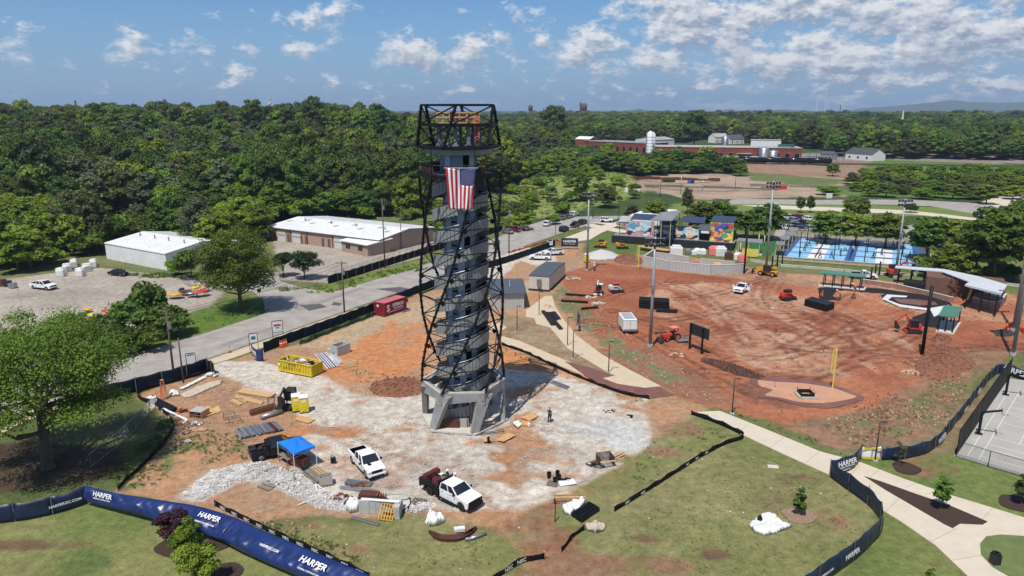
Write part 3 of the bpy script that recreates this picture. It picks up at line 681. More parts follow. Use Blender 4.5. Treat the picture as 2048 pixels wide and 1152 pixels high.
 b=MB(); b.beam((3.1,-3.2,.25),(3.15,-3.15,3.7),.1); b.build('timber','lumber',t)
 return t
TOWER=build_tower()
def top_stuff():
 z=36.17; c=TC
 def fr(x0,x1,y,nm,m,lab):
  t=thing('timber_guardrail',lab,'guardrail',(c.x,c.y,z),group='timber guardrails on the roof deck')
  b=MB(); b.beam((x0,y,.06),(x1,y,.06),.1,.1); b.build('bottom_rail',m,t)
  b=MB(); b.beam((x0,y,.65),(x1,y,.65),.06,.14); b.build('middle_rail',m,t)
  b=MB(); b.beam((x0,y,1.15),(x1,y,1.15),.06,.14); b.build('top_rail',m,t)
  for x in(x0,(x0+x1)/2,x1):b=MB(); b.beam((x,y+.06,0),(x,y+.06,1.2),.1,.06); b.beam((x,y+.1,.6),(x+.5,y+.5,0),.08,.05); b.build('post',m,t)
 fr(-2.3,-.9,-2.0,'a','lumber','pale timber guardrail at the left end of the tower roof deck')
 fr(-.5,1.0,-2.2,'b','lumber','pale timber guardrail in the middle of the tower roof deck')
 fr(1.1,2.4,-1.7,'c','plywood','orange brown timber guardrail at the right end of the tower roof deck')
 b=MB(); b.box((0,0,.6),(2.4,2.2,1.1)); b.box((0,0,1.2),(2.5,2.3,.06)); b.build('shaft_cover','rust',None,(c.x,c.y,z)); o=bpy.data.objects['shaft_cover']; tag(o,'brown boxed shaft cover behind the timber guardrails on the tower roof','cover')
 t=thing('work_ladder','orange ladder standing through the tower roof deck','ladder',(c.x+2.2,c.y-2.8,33.52))
 for s in(-.22,.22):b=MB(); b.beam((s,0,0),(s,.5,3.6),.08,.05); b.build('side_rail','orange',t)
 for j in range(11):b=MB(); b.tube((-.22,.045*j+.04,.3+.3*j),(.22,.045*j+.04,.3+.3*j),.025,n=4); b.build('rung','orange',t)
top_stuff()
def build_flag():
 d=TC.y-5.3; tl=Vector(((891-1024)/F*(d*cP+(H-31.3)*sP),d,31.45)); W_,Hh=3.35,4.45
 t=thing('flag','large stars and stripes flag hanging from the viewing deck of the tower','flag',tl)
 def P(u,v):
  lean=.14*v
  return Vector((u*W_*(1-.24*v)+lean*1.7*.6+.16*v,-.12*math.sin(u*9+v*2)-.10*math.sin(u*21+v*5)*v-.35*(1-v)*0,-v*Hh+.04*math.sin(u*14)))
 for s in range(13):
  b=MB(); b.smooth='weld'; nv=24; u0,u1=s/13,(s+1)/13
  lo=10/24 if s>=6 else 0
  cols=3
  for j in range(int(lo*nv),nv):
   for i in range(cols):
    a,c=u0+(u1-u0)*i/cols,u0+(u1-u0)*(i+1)/cols; v0,v1=j/nv,(j+1)/nv
    b.add([P(a,v1),P(c,v1),P(c,v0),P(a,v0)],[(0,1,2,3)])
  o=b.build('stripe','flag_red' if s%2==0 else 'flag_white',t); so=o.modifiers.new('thickness','SOLIDIFY'); so.thickness=.012
 b=MB(); b.smooth='weld'; nu,nv=14,10; v1_=10/24
 for i in range(nu):
  for j in range(nv):
   a,c=6/13+7/13*i/nu,6/13+7/13*(i+1)/nu; v0,v1=v1_*j/nv,v1_*(j+1)/nv
   b.add([P(a,v1),P(c,v1),P(c,v0),P(a,v0)],[(0,1,2,3)])
 u=b.build('union','flag_blue',t); so=u.modifiers.new('thickness','SOLIDIFY'); so.thickness=.012
 for r in range(11):
  for k in range(5 if r%2==0 else 4):
   uu=6/13+7/13*((k+.5 if r%2==0 else k+1)/5); vv=v1_*(r+.6)/11.2; c=P(uu,vv)+Vector((0,-.03,0)); b=MB(); pts=[]
   for q in range(10):
    rr=.062 if q%2==0 else.026; an=PI/2+q*PI/5; pts.append((c.x+rr*math.cos(an),c.y,c.z+rr*math.sin(an)))
   pts2=[(x,y-.015,z_)for x,y,z_ in pts]
   b.add(pts+pts2,[tuple(range(10)),tuple(reversed(range(10,20)))]+[(q,(q+1)%10,10+(q+1)%10,10+q)for q in range(10)]); b.build('star','white_print',u)
 b=MB(); b.tube((-.2,0,.05),(W_+.2,0,.05),.05); b.build('header_pole','grey_pole',t)
build_flag()
def leafmat(name,c,c2,tr=.3):
 m=bpy.data.materials.new(name); m.use_nodes=True; nt=m.node_tree; N=nt.nodes; L=nt.links; N.clear()
 at=N.new('ShaderNodeAttribute'); at.attribute_name='tone'; oi=N.new('ShaderNodeObjectInfo')
 mx=N.new('ShaderNodeMix'); mx.data_type='RGBA'; L.new(at.outputs['Fac'],mx.inputs[0]); mx.inputs[6].default_value=c+(1,); mx.inputs[7].default_value=c2+(1,)
 r=N.new('ShaderNodeMapRange'); L.new(oi.outputs['Random'],r.inputs[0]); r.inputs[3].default_value=.72; r.inputs[4].default_value=1.3
 hs=N.new('ShaderNodeHueSaturation'); L.new(mx.outputs[2],hs.inputs['Color']); L.new(r.outputs[0],hs.inputs['Value'])
 r2=N.new('ShaderNodeMath'); r2.operation='MULTIPLY_ADD'; r2.inputs[1].default_value=.045; r2.inputs[2].default_value=.4775; q=N.new('ShaderNodeMath'); q.operation='FRACT'
 q2=N.new('ShaderNodeMath'); q2.operation='MULTIPLY'; q2.inputs[1].default_value=7.31; L.new(oi.outputs['Random'],q2.inputs[0]); L.new(q2.outputs[0],q.inputs[0]); L.new(q.outputs[0],r2.inputs[0]); L.new(r2.outputs[0],hs.inputs['Hue'])
 d=N.new('ShaderNodeBsdfPrincipled'); d.inputs['Roughness'].default_value=.6; d.inputs['Specular IOR Level'].default_value=.25; L.new(hs.outputs[0],d.inputs['Base Color'])
 t=N.new('ShaderNodeBsdfTranslucent'); L.new(hs.outputs[0],t.inputs[0]); ms=N.new('ShaderNodeMixShader'); ms.inputs[0].default_value=tr; L.new(d.outputs[0],ms.inputs[1]); L.new(t.outputs[0],ms.inputs[2])
 o=N.new('ShaderNodeOutputMaterial'); L.new(ms.outputs[0],o.inputs[0]); MATS[name]=m; return m
leafmat('leaf_dark',(.058,.102,.017),(.105,.16,.026)); leafmat('leaf_mid',(.088,.155,.019),(.15,.22,.028)); leafmat('leaf_bright',(.14,.215,.018),(.21,.285,.028))
leafmat('leaf_olive',(.075,.095,.028),(.13,.14,.045)); leafmat('leaf_grey',(.085,.115,.05),(.14,.17,.08)); leafmat('leaf_deep',(.020,.040,.013),(.042,.065,.02)); leafmat('leaf_purple',(.035,.012,.018),(.06,.02,.028))
leafmat('leaf_lime',(.13,.19,.02),(.19,.26,.03)); leafmat('grass_blade',(.07,.13,.02),(.12,.17,.03))
def quads(name,cen,nrm,size,tone,mname,asp=1.0,rg=rng,tri=False):
 n=len(cen); nrm=nrm/np.linalg.norm(nrm,axis=1,keepdims=True); r=rg.normal(size=(n,3)); a=np.cross(nrm,r); a/=np.linalg.norm(a,axis=1,keepdims=True)+1e-9; b=np.cross(nrm,a)
 s=size[:,None]if not np.isscalar(size)else size
 a=a*s; b=b*s*asp; bend=nrm*s*.25
 if tri:V=np.stack([cen-a-b,cen+a-b*.6,cen+b*1.1+bend],1); k=3
 else:V=np.stack([cen-a*.9-b*.2,cen-b+bend,cen+a-b*.1,cen+b*.9+bend],1); k=4
 me=bpy.data.meshes.new(name); me.vertices.add(n*k); me.vertices.foreach_set('co',V.reshape(-1)); me.loops.add(n*k); me.loops.foreach_set('vertex_index',np.arange(n*k)); me.polygons.add(n)
 me.polygons.foreach_set('loop_start',np.arange(0,n*k,k)); me.polygons.foreach_set('loop_total',np.full(n,k)); me.update()
 at=me.attributes.new('tone','FLOAT','POINT'); at.data.foreach_set('value',np.repeat(tone,k).astype(np.float32)); me.materials.append(M(mname)); return me
def blobs_for(rg,hh,rr,kind,nb,bs=1):
 P=[]
 for i in range(nb):
  f=(i+.5)/nb
  if kind=='cone':z=.18+.8*f; rad=rr*(1-.8*f)*.75
  elif kind=='tall':z=.22+.72*f; rad=rr*math.sin(PI*min(1,.25+.72*f))**.6*.62
  elif kind=='wide':z=.42+.5*rg.random(); rad=rr*.72*math.sqrt(max(.05,1-((z-.5)/.5)**2))
  else:z=.30+.62*f; rad=rr*.64*math.sqrt(max(.06,1-((z-.58)/.42)**2))
  a=i*2.399+rg.random()*.8; q=rad*(.35+.75*rg.random()**.6)
  P.append((q*math.cos(a),q*math.sin(a),z*hh,bs*rr*(.26+.20*rg.random())*(1.15-.4*f if kind!='wide' else 1)))
 return P
def crown(name,seed,hh,rr,kind,nb,nl,leaf,mname,tri=False,flat=.8,up=.45,droop=0,bs=1):
 rg=np.random.default_rng(seed); B=blobs_for(rg,hh,rr,kind,nb,bs); Ce,Nn,To=[],[],[]
 tot=sum(b[3]**2 for b in B)
 for(x,y,z,r)in B:
  m=max(8,int(nl*r*r/tot)); d=rg.normal(size=(m,3)); d/=np.linalg.norm(d,axis=1,keepdims=True); d[:,2]=np.where(d[:,2]<-.25,-d[:,2]*.6,d[:,2])
  sub=rg.normal(size=(9,3)); sub/=np.linalg.norm(sub,axis=1,keepdims=True); dd=(d@sub.T).max(1)
  rad=r*(.66+.34*rg.random(m)**.4)*(.72+.38*sst(dd,.6,.98))*(1+.14*rg.normal(size=m))
  p=d*rad[:,None]*np.array([1,1,flat])+np.array([x,y,z])
  if droop:p[:,2]-=droop*np.clip(-(d[:,2]-.3),0,1)*r*rg.random(m)
  Ce.append(p); Nn.append(d*.9+np.array([0,0,up])+rg.normal(size=(m,3))*.55); To.append(np.full(m,rg.random())*.55+rg.random(m)*.45)
 Ce=np.concatenate(Ce); Ce[:,2]=np.maximum(Ce[:,2],.08*hh)
 return quads(name,Ce,np.concatenate(Nn),leaf*(.7+.6*rg.random(len(Ce))),np.concatenate(To),mname,rg=rg,tri=tri),B
def trunk_mesh(name,hh,rt,B,mname='bark',nb=9,rd=None):
 rd=rd or random.Random(3); b=MB(); b.smooth=True; top=Vector((rd.uniform(-.3,.3),rd.uniform(-.3,.3),hh*.78)); fork=hh*.2
 pts=[Vector((0,0,-.3)),Vector((0,0,.3)),Vector((.03,.02,fork)),Vector((top.x*.5,top.y*.5,hh*.5)),top]; rs=[rt*1.5,rt*1.1,rt*.85,rt*.5,rt*.12]
 for i in range(4):b.tube(pts[i],pts[i+1],rs[i],rs[i+1],n=9,cap=False)
 for(x,y,z,r)in sorted(B,key=lambda q:-q[3])[:nb]:
  s=pts[2].lerp(pts[3],rd.random()*.9); e=Vector((x,y,z)); m=s.lerp(e,.5)+Vector((0,0,-.06*hh)); b.tube(s,m,rt*.45,rt*.28,n=6,cap=False); b.tube(m,e,rt*.28,rt*.06,n=5,cap=False)
  for _ in range(2):e2=e+Vector((rd.uniform(-1,1),rd.uniform(-1,1),rd.uniform(-.2,.8)))*r*.8; b.tube(m.lerp(e,.5),e2,rt*.14,rt*.03,n=4,cap=False)
 return b.mesh(name,mname)
PROTO={}
def proto(key,kind,hh,rr,nb,nl,leaf,mname,tri=True,flat=.8,rt=None,seeds=(1,),droop=0):
 out=[]
 for s in seeds:
  me,B=crown('crown',s*13+len(PROTO)*7,hh,rr,kind,nb,nl,leaf,mname,tri,flat,droop=droop); out.append((me,trunk_mesh('trunk',hh,rt or hh*.018,B,rd=random.Random(s)),hh,rr))
 PROTO[key]=out
S3=(1,2,3)
proto('dark','round',18,6.5,22,6500,.40,'leaf_dark',seeds=S3); proto('mid','round',18,6.5,22,6500,.40,'leaf_mid',seeds=S3); proto('bright','round',14,5.5,18,5000,.38,'leaf_bright',seeds=S3)
proto('olive','round',17,6.5,20,5500,.40,'leaf_olive',seeds=(1,2)); proto('grey','tall',20,5.5,22,5500,.38,'leaf_grey',seeds=(1,2)); proto('deep','tall',20,5.0,22,6000,.38,'leaf_deep',seeds=(1,2))
proto('bush','wide',3.2,2.6,11,1800,.22,'leaf_mid',seeds=(1,2),rt=.08); proto('bushb','wide',3.0,2.6,11,1800,.22,'leaf_bright',seeds=(1,2),rt=.08); proto('bushd','wide',4.5,3.4,14,2600,.26,'leaf_dark',seeds=(1,2),rt=.12)
proto('small','round',6,2.4,16,3000,.22,'leaf_mid',seeds=(1,2),rt=.12)
LOOK={'dark':'dark green','mid':'mid green','bright':'bright yellow-green','olive':'olive brown-green','grey':'pale grey-green','deep':'very dark vine-covered','bush':'mid green','bushb':'bright green','bushd':'dark green','small':'mid green'}
NT=0
def tree(key,P,hh,rr=None,label=None,group=None,name='broadleaf_tree',cat='tree',rz=None):
 global NT
 NT+=1; v=PROTO[key][NT%len(PROTO[key])]; s=hh/v[2]; sr=(rr/v[3])if rr else s*random.uniform(.9,1.15)
 t=thing(name,label,cat,(P[0],P[1],float(hgt(P[0],P[1]))-.1),random.uniform(0,6.28)if rz is None else rz,group); t.scale=(sr,sr,s)
 mk('trunk',v[1],t); mk('crown',v[0],t); return t
TREES_XY=[]
def near_xy(x,y,r):return any((x-a)**2+(y-b)**2<r*r for a,b in TREES_XY)
def wpoly(l):return[(p.x,p.y)for p in(G(a,b)for a,b in l)]
def pip(x,y,P):
 r=False; n=len(P)
 for i in range(n):
  x1,y1=P[i]; x2,y2=P[(i+1)%n]
  if(y1>y)!=(y2>y)and x<(x2-x1)*(y-y1)/(y2-y1)+x1:r=not r
 return r
ZONES=[([(-500,560),(0,552),(108,530),(205,505),(215,470),(200,455),(-500,470)],7.5,(10,14),['bright','mid','bright','olive','bright'],5.2,'young trees at the wood edge behind the concrete yard'),([(300,478),(395,500),(430,518),(500,500),(530,478),(545,440),(690,434),(840,432),(840,420),(340,440)],8,(9,14),['mid','bright','dark'],5.5,'trees behind the two low white-roofed buildings'),([(-900,470),(205,458),(330,455),(520,440),(690,428),(840,418),(870,392),(700,380),(400,370),(0,380),(-900,380)],9.0,(17,22),['dark','mid','deep','dark','grey','dark','olive','bright'],6.6,'tall trees of the wood on the left'),([(-900,380),(870,392),(1000,385),(1030,350),(1010,316),(700,310),(400,305),(-900,310)],10.5,(15,21),['dark','mid','dark','olive','mid','bright','grey'],7.0,'trees of the wooded hill on the left'),([(-900,316),(1010,322),(1130,300),(1190,282),(1150,262),(-900,262)],13,(13,20),['dark','mid','dark','mid','olive','bright'],8.0,None),([(1003,392),(1040,370),(1085,354),(1130,347),(1200,345),(1290,351),(1490,346),(1480,338),(1270,330),(1180,312),(1060,320)],8.5,(7,11),['mid','dark','bright','grey','mid'],6.0,'trees in front of the brick factory'),([(1010,320),(1130,316),(1170,296),(1150,286),(1010,292)],11,(13,18),['dark','mid','olive'],7.0,'trees between the tower and the brick factory'),([(1130,292),(1340,288),(1430,278),(1650,302),(1650,262),(1100,262)],13,(14,20),['dark','mid','mid','olive','bright','dark'],8.0,'trees behind the brick factory'),([(1660,312),(1750,318),(2600,328),(2600,265),(1640,265)],11.5,(14,19),['mid','dark','bright','dark','mid','olive'],7.5,'trees beyond the railway on the right'),([(1700,388),(1760,395),(1830,398),(2010,402),(2500,430),(2500,350),(2048,350),(1740,342),(1700,360)],10,(3,7),['mid','bright','bright','bright','mid','olive'],4.2,'thicket of young trees below the railway'),]
CLEAR=[]
for px,py,r in((760,296,22),(760,303,16),(760,312,14),(760,322,10),(293,290,10),(293,297,8),(293,304,8),(92,408,5),(92,414,4),(1230,300,20),(1260,312,14),(1450,318,22),(1560,318,22),(1380,316,24),(1320,314,24),(1510,317,22),(1600,318,14)):
 q=G(px,py); CLEAR.append((q.x,q.y,r))
def fill_woods():
 rd=random.Random(11); ind,rest=[],[]
 for zi,(pl,sp,hr,kinds,rr,grp)in enumerate(ZONES):
  P=wpoly(pl); x0,x1=min(p[0]for p in P),max(p[0]for p in P); y0,y1=min(p[1]for p in P),max(p[1]for p in P)
  y=y0; row=0
  while y<y1:
   x=x0+(row%2)*sp/2
   while x<x1:
    xx,yy=x+rd.uniform(-.38,.38)*sp,y+rd.uniform(-.38,.38)*sp
    if pip(xx,yy,P)and not near_xy(xx,yy,5)and not any((xx-a)**2+(yy-b)**2<c*c for a,b,c in CLEAR)and abs(xx)/max(yy,1)<.95:
     pt=Vector((xx,yy,float(hgt(xx,yy)))); hh=rd.uniform(*hr)*(1.25 if rd.random()<.08 else 1); px,py=proj(xx,yy,pt.z+hh)
     kn=float(fbm(xx/28,yy/28,40+zi,3)); k=kinds[int(max(0,min(.999,(kn-.25)*2+rd.uniform(-.22,.22)))*len(kinds))]; hh*=.8+.45*float(fbm(xx/22,yy/22,60,2))
     (ind if grp and-60<px<2108 else rest).append((pt,hh,rr*rd.uniform(.85,1.2),k,grp,zi))
    x+=sp
   y+=sp*.88; row+=1
 for i in range(4200):
  yy=620+(4200)*rd.random()**1.7; xx=rd.uniform(-.95,.95)*yy
  px,py=proj(xx,yy,float(hgt(xx,yy)))
  if 880>yy and 1100<px<2048 and py>262:continue
  if 640>yy and px<1100:continue
  rest.append((Vector((xx,yy,float(hgt(xx,yy)))),rd.uniform(13,20)*(1+.3*(rd.random()<.1)),(7+yy/300)*rd.uniform(.85,1.3),rd.choice(['dark','mid','dark','olive','mid','bright']),None,99))
 ind.sort(key=lambda q:q[0].y+(q[5]==9)*-60+(q[5]in(5,6))*-120+(q[5]==8)*-80)
 keep,more=ind[:170],ind[170:]; rest+=more
 LM=[(45,'the picture edge'),(150,'the bulk bags'),(250,'the shed corner'),(345,'the white shed'),(450,'the round road tree'),(560,'the garage doors'),(690,'the garage roof'),(800,'the office annex'),(930,'the tower flag'),(1080,'the parked pickups'),(1200,'the hill slope'),(1330,'the brick mill'),(1480,'the tank cars'),(1650,'the scoreboard'),(1750,'the green dugout'),(1850,'the courts'),(1960,'the grandstand'),(9999,'the right edge')]
 ROW=['front row','second row','third row','deeper row']; pend={}
 for q in keep:
  pt,hh,rr,k,grp,zi=q; px,py=proj(pt.x,pt.y,pt.z+hh); same=sorted(set(int(w[0].y/14)for w in keep if w[5]==zi)); r_=min(3,same.index(int(pt.y/14)))
  lb='%s tree above %s, %s, %s'%(LOOK[k],[n for v,n in LM if px<v][0],ROW[r_],{0:'lit wood edge',1:'behind the buildings',2:'left wood',3:'wooded hill',5:'before the factory',6:'right of the tower',7:'behind the factory',8:'beyond the railway',9:'railway thicket'}[zi])
  pend.setdefault(lb,[]).append((px,q))
 for lb,L_ in pend.items():
  L_.sort(key=lambda v:v[0])
  for i,(px,q)in enumerate(L_):tree(q[3],q[0],q[1],q[2],lb+('' if len(L_)==1 else ' '+(['left one','right one']if len(L_)==2 else['leftmost','middle one','rightmost']if len(L_)==3 else['leftmost','second','third','fourth','fifth','sixth','seventh'])[min(i,6)]),q[4])
 me=bpy.data.meshes.new('distant_woodland'); n=len(rest); me.vertices.add(n); me.vertices.foreach_set('co',np.array([(q[0].x,q[0].y,q[0].z-.1)for q in rest]).ravel())
 keys=['dark','mid','bright','olive','grey','deep']; idx=np.array([keys.index(q[3])for q in rest],np.int32)
 a=me.attributes.new('kind_index','INT','POINT'); a.data.foreach_set('value',idx)
 v=me.attributes.new('size','FLOAT_VECTOR','POINT'); v.data.foreach_set('vector',np.array([(q[2]/PROTO[q[3]][0][3],)*2+(q[1]/PROTO[q[3]][0][2],)for q in rest]).ravel())
 v=me.attributes.new('turn','FLOAT_VECTOR','POINT'); v.data.foreach_set('vector',np.array([(0,0,rd.uniform(0,6.28))for q in rest]).ravel())
 o=mk('distant_woodland',me); tag(o,'unbroken green woodland rolling away to the horizon',kind='stuff')
 lib=bpy.data.collections.new('woodland_library')
 g=bpy.data.node_groups.new('woodland','GeometryNodeTree'); g.interface.new_socket('Geometry',in_out='INPUT',socket_type='NodeSocketGeometry'); g.interface.new_socket('Geometry',in_out='OUTPUT',socket_type='NodeSocketGeometry')
 N=g.nodes; L=g.links; gi=N.new('NodeGroupInput'); go=N.new('NodeGroupOutput')
 ci=N.new('GeometryNodeCollectionInfo'); ci.inputs['Collection'].default_value=lib; ci.inputs['Separate Children'].default_value=True; ci.inputs['Reset Children'].default_value=True
 for i,k in enumerate(keys):
  ob=bpy.data.objects.new('library_%02d'%i,PROTO[k][0][0]); lib.objects.link(ob)
 ip=N.new('GeometryNodeInstanceOnPoints'); ip.inputs['Pick Instance'].default_value=True
 def at(nm,ty):
  q=N.new('GeometryNodeInputNamedAttribute'); q.data_type=ty; q.inputs['Name'].default_value=nm; return q.outputs['Attribute']
 L.new(gi.outputs[0],ip.inputs['Points']); L.new(ci.outputs[0],ip.inputs['Instance']); L.new(at('kind_index','INT'),ip.inputs['Instance Index']); L.new(at('size','FLOAT_VECTOR'),ip.inputs['Scale'])
 er=N.new('FunctionNodeEulerToRotation'); L.new(at('turn','FLOAT_VECTOR'),er.inputs[0]); L.new(er.outputs[0],ip.inputs['Rotation']); L.new(ip.outputs[0],go.inputs[0])
 md=o.modifiers.new('woodland','NODES'); md.node_group=g
 print('woods',len(keep),len(rest))
def hero(name_label,px,py,top,width,kind,nb,nl,leaf,mname,rt,flat=.8,droop=0,group=None,cat='tree',name='broadleaf_tree',seed=1,tri=False,bs=1):
 P=G(px,py); hh=ztop(P,top)-P.z; rr=width/2/pxm(P)
 me,B=crown('crown',seed,hh,rr,kind,nb,nl,leaf,mname,tri,flat,droop=droop,bs=bs)
 t=thing(name,name_label,cat,(P.x,P.y,P.z),0,group); mk('trunk',trunk_mesh('trunk',hh,rt,B,nb=26 if nb>50 else 12,rd=random.Random(seed)),t); mk('crown',me,t); TREES_XY.append((P.x,P.y)); return t
hero('big spreading green shade tree with a thick trunk on the mulched lawn, lower left',97,935,632,400,'wide',150,60000,.105,'leaf_mid',.55,flat=.75,seed=5,bs=.52)
hero('large round green tree on the grass bank where the side street meets the road',482,622,455,172,'round',60,26000,.16,'leaf_mid',.42,seed=8,bs=.75)
hero('pale green tall tree between the white shed and the road tree',402,505,398,84,'tall',24,9000,.24,'leaf_grey',.3,seed=3)
hero('small dark rounded tree at the road corner by the chain fence, nearer the big tree',567,553,508,46,'wide',14,4500,.15,'leaf_deep',.14,seed=4)
hero('small dark flat-topped tree at the road corner by the chain fence',609,558,506,62,'wide',16,6500,.15,'leaf_deep',.16,seed=9)
fill=[('mid green bush on the bank below the yard, nearest the big shade tree',215,690,640,90,'bushd'),('mid green bush on the bank beside the coloured tarps',262,672,610,105,'bushd'),('taller leafy bush on the bank near the red tarp',302,655,575,90,'bushd'),('low dark bush on the road bank below the tarps',330,672,620,90,'bushd'),('dark bush at the foot of the road bank',250,705,660,100,'bushd'),('low bush on the bank by the utility pole',300,700,655,70,'bush'),('bright green bush beside the white shed wall',352,552,525,40,'bushb'),('green creeper bush against the shed corner',385,560,505,60,'bushd')]
for lab,px,py,top,wd,k in fill:
 P=G(px,py); tree(k,P,ztop(P,top)-P.z,wd/2/pxm(P),lab,'bushes on the road bank','bush','bush'); TREES_XY.append((P.x,P.y))
hero('small purple-leaved maple in the mulch bed by the blue banner fence',352,1088,1022,74,'wide',12,4500,.09,'leaf_purple',.06,seed=2,name='maple_tree')
hero('small lime green maple in the mulch bed, in front of the purple one',382,1122,1040,70,'round',12,4200,.09,'leaf_lime',.05,seed=6,name='maple_tree')
hero('lime green young maple cut off by the bottom edge, nearest the mulch bed',395,1178,1092,96,'wide',14,6000,.09,'leaf_lime',.06,seed=7,name='maple_tree')
hero('thin young tree with few dark leaves in a mulch ring on the lawn',1597,1030,972,34,'tall',11,700,.11,'leaf_dark',.05,seed=3,name='young_tree')
hero('young leafy tree in the long mulched path bed',1880,1020,950,36,'round',13,1900,.10,'leaf_mid',.05,seed=4,name='young_tree')
hero('young leafy tree at the right edge below the basketball court',2043,1008,946,44,'round',13,2300,.10,'leaf_dark',.05,seed=5,name='young_tree')
hero('bare grey sapling in front of the blue banner fence',1798,932,882,30,'wide',12,260,.07,'leaf_olive',.05,seed=6,name='young_tree')
hero('little green sapling at the bottom edge of the lawn',1858,1160,1136,20,'round',6,500,.08,'leaf_mid',.03,seed=7,name='young_tree')
row=[(1085,0,0)]
for px,py,top,wd,k,lab in[(1310,452,398,62,'mid','bright rounded tree behind the cream roofed kiosk'),(1262,445,408,34,'olive','thin olive tree beside the road behind the kiosk'),(1374,428,375,26,'olive','narrow open-crowned tree behind the car park trees'),(1402,470,402,80,'mid','full green tree behind the mural wall, left of the pair'),(1440,470,400,70,'mid','full green tree behind the mural wall, right of the pair'),(1490,476,418,70,'dark','dark green tree behind the pergola'),(1530,480,408,80,'dark','large dark green tree by the left edge of the car park'),(1600,425,392,20,'dark','small conical dark tree at the near side of the far road'),(1620,425,390,20,'dark','small conical dark tree, right of its twin by the far road'),(1650,485,420,84,'mid','dense green tree behind the first ball court'),(1700,440,392,38,'mid','green tree by the far road left of the mast'),(1725,440,395,34,'mid','bushy tree beside the far road at the mast'),(1710,490,428,74,'bright','bright green tree in the row behind the ball courts'),(1770,496,425,84,'mid','green tree behind the far end of the ball courts'),(1820,425,405,30,'dark','small dark tree by the far road right of the mast'),(1852,520,430,86,'mid','big green tree right of the ball courts'),(1900,500,436,84,'bright','bright tree behind the steel canopy'),(1950,520,440,100,'mid','full green tree right of the steel canopy'),(1985,560,410,150,'mid','very large spreading tree at the right edge behind the canopy roof'),(1905,556,488,90,'bright','bright low tree just behind the steel canopy'),(2040,480,400,110,'dark','tall dark tree rising above the parking bay at the right edge'),(1972,408,368,52,'mid','broad tree on the island beside the far car park'),(1870,395,362,40,'mid','rounded tree between the far road and the railway'),(1772,394,365,50,'dark','dark bush tree at the end of the bare lot'),(1655,390,372,50,'bright','bright low bush tree by the bare lot'),(1105,448,430,36,'mid','bush tree on the hill slope above the parked cars'),(1120,420,395,26,'dark','dark bush tree halfway up the hill slope'),(1162,400,352,34,'dark','dark tree on the hill slope'),(1210,415,372,48,'olive','olive green tree at the foot of the hill by the road'),(1060,415,385,30,'mid','green bush tree at the left of the hill slope'),(1048,460,426,40,'bright','bright green bush tree close behind the parked pickup'),(1665,352,325,30,'bright','lone bright green tree on the railway bank'),(1480,352,328,40,'mid','green tree at the foot of the railway bank'),(1108,300,210,60,'dark','tall dark tree standing above the skyline right of the tower'),(1388,292,218,56,'dark','tall dark tree above the skyline behind the factory'),(790,330,262,34,'deep','dark evergreen beside the school building'),(715,505,452,2,'deep','')]:
 if not lab:continue
 P=G(px,py); hh=max(2.0,ztop(P,top)-P.z); tree(k,P,hh,wd/2/pxm(P),lab); TREES_XY.append((P.x,P.y))
HEDGE=[(1600,548),(1900,560)]
fill_woods()
def scrub():
 """loose shrubs and tall weeds on the slope and banks"""
 rd=random.Random(4)
 for pl,n,k,grp,lab in[([(0,545),(110,532),(205,512),(215,482),(340,472),(400,500),(520,480),(545,446),(690,438),(840,436),(840,424),(340,440),(0,500)],60,('bushd','bushb','bush'),'undergrowth at the left wood edge','bush at the left wood edge'),([(1010,470),(1060,440),(1240,405),(1290,395),(1210,345),(1130,345),(1050,370),(1000,400)],90,('bushb','bushd','bush'),'shrubs on the hill slope','shrub on the weedy hill slope'),([(1840,560),(2048,575),(2048,540),(1840,530)],16,('bushd','bush'),'shrubs behind the steel canopy','shrub behind the steel canopy'),([(1740,345),(2048,352),(2048,392),(1880,390),(1720,380)],40,('bushb','bushd','bush'),'shrubs below the railway','shrub on the railway bank'),([(850,500),(850,440),(700,440),(700,432),(860,405),(1000,420),(1000,470)],40,('bushb','bush'),'shrubs behind the garage building','shrub behind the garage')]:
  P=wpoly(pl); i=0; L_=[]
  while i<n:
   x=rd.uniform(min(p[0]for p in P),max(p[0]for p in P)); y=rd.uniform(min(p[1]for p in P),max(p[1]for p in P))
   if not pip(x,y,P):continue
   i+=1; kk=rd.choice(k); L_.append((proj(x,y,0)[0],x,y,kk))
  L_.sort(); lm=['first','second','third','fourth','fifth','sixth','seventh','eighth','ninth','tenth']
  for j,(px,x,y,kk)in enumerate(L_):tree(kk,(x,y),rd.uniform(1.8,4)*(1.6 if 'wood edge' in lab else 1),None,'%s %s, %s %s from the left'%(LOOK[kk],lab,lm[(j//10)%10]+' ten,' if n>10 else '',lm[j%10]),grp,'shrub','shrub')
scrub()
sheet('road',gp([(-260,935),(-60,862),(60,818),(240,765),(350,738),(415,718),(560,668),(700,619),(760,597),(840,570),(930,535),(1000,512),(1060,488),(1140,460),(1200,445),(1252,434),(1290,424),(1330,408),(1365,405),(1345,391),(1300,392),(1262,402),(1180,418),(1100,437),(1040,456),(985,479),(900,513),(840,533),(740,563),(662,585),(556,596),(528,606),(540,618),(530,627),(420,664),(270,708),(120,750),(-100,815),(-300,880)]),'asphalt',.02)
sheet('side_street',gp([(530,622),(560,600),(662,586),(600,575),(560,562),(556,545),(480,530),(420,548),(380,552),(430,575),(505,582),(527,600)]),'asphalt',.016)
sheet('far_road',gp([(1290,424),(1365,405),(1420,400),(1500,398),(1640,400),(1750,399),(1830,400),(1930,405),(2100,412),(2400,420),(2400,445),(2100,450),(2048,446),(1960,430),(1860,412),(1760,409),(1640,409),(1480,408),(1370,412),(1315,424),(1290,430)]),'asphalt',.024)
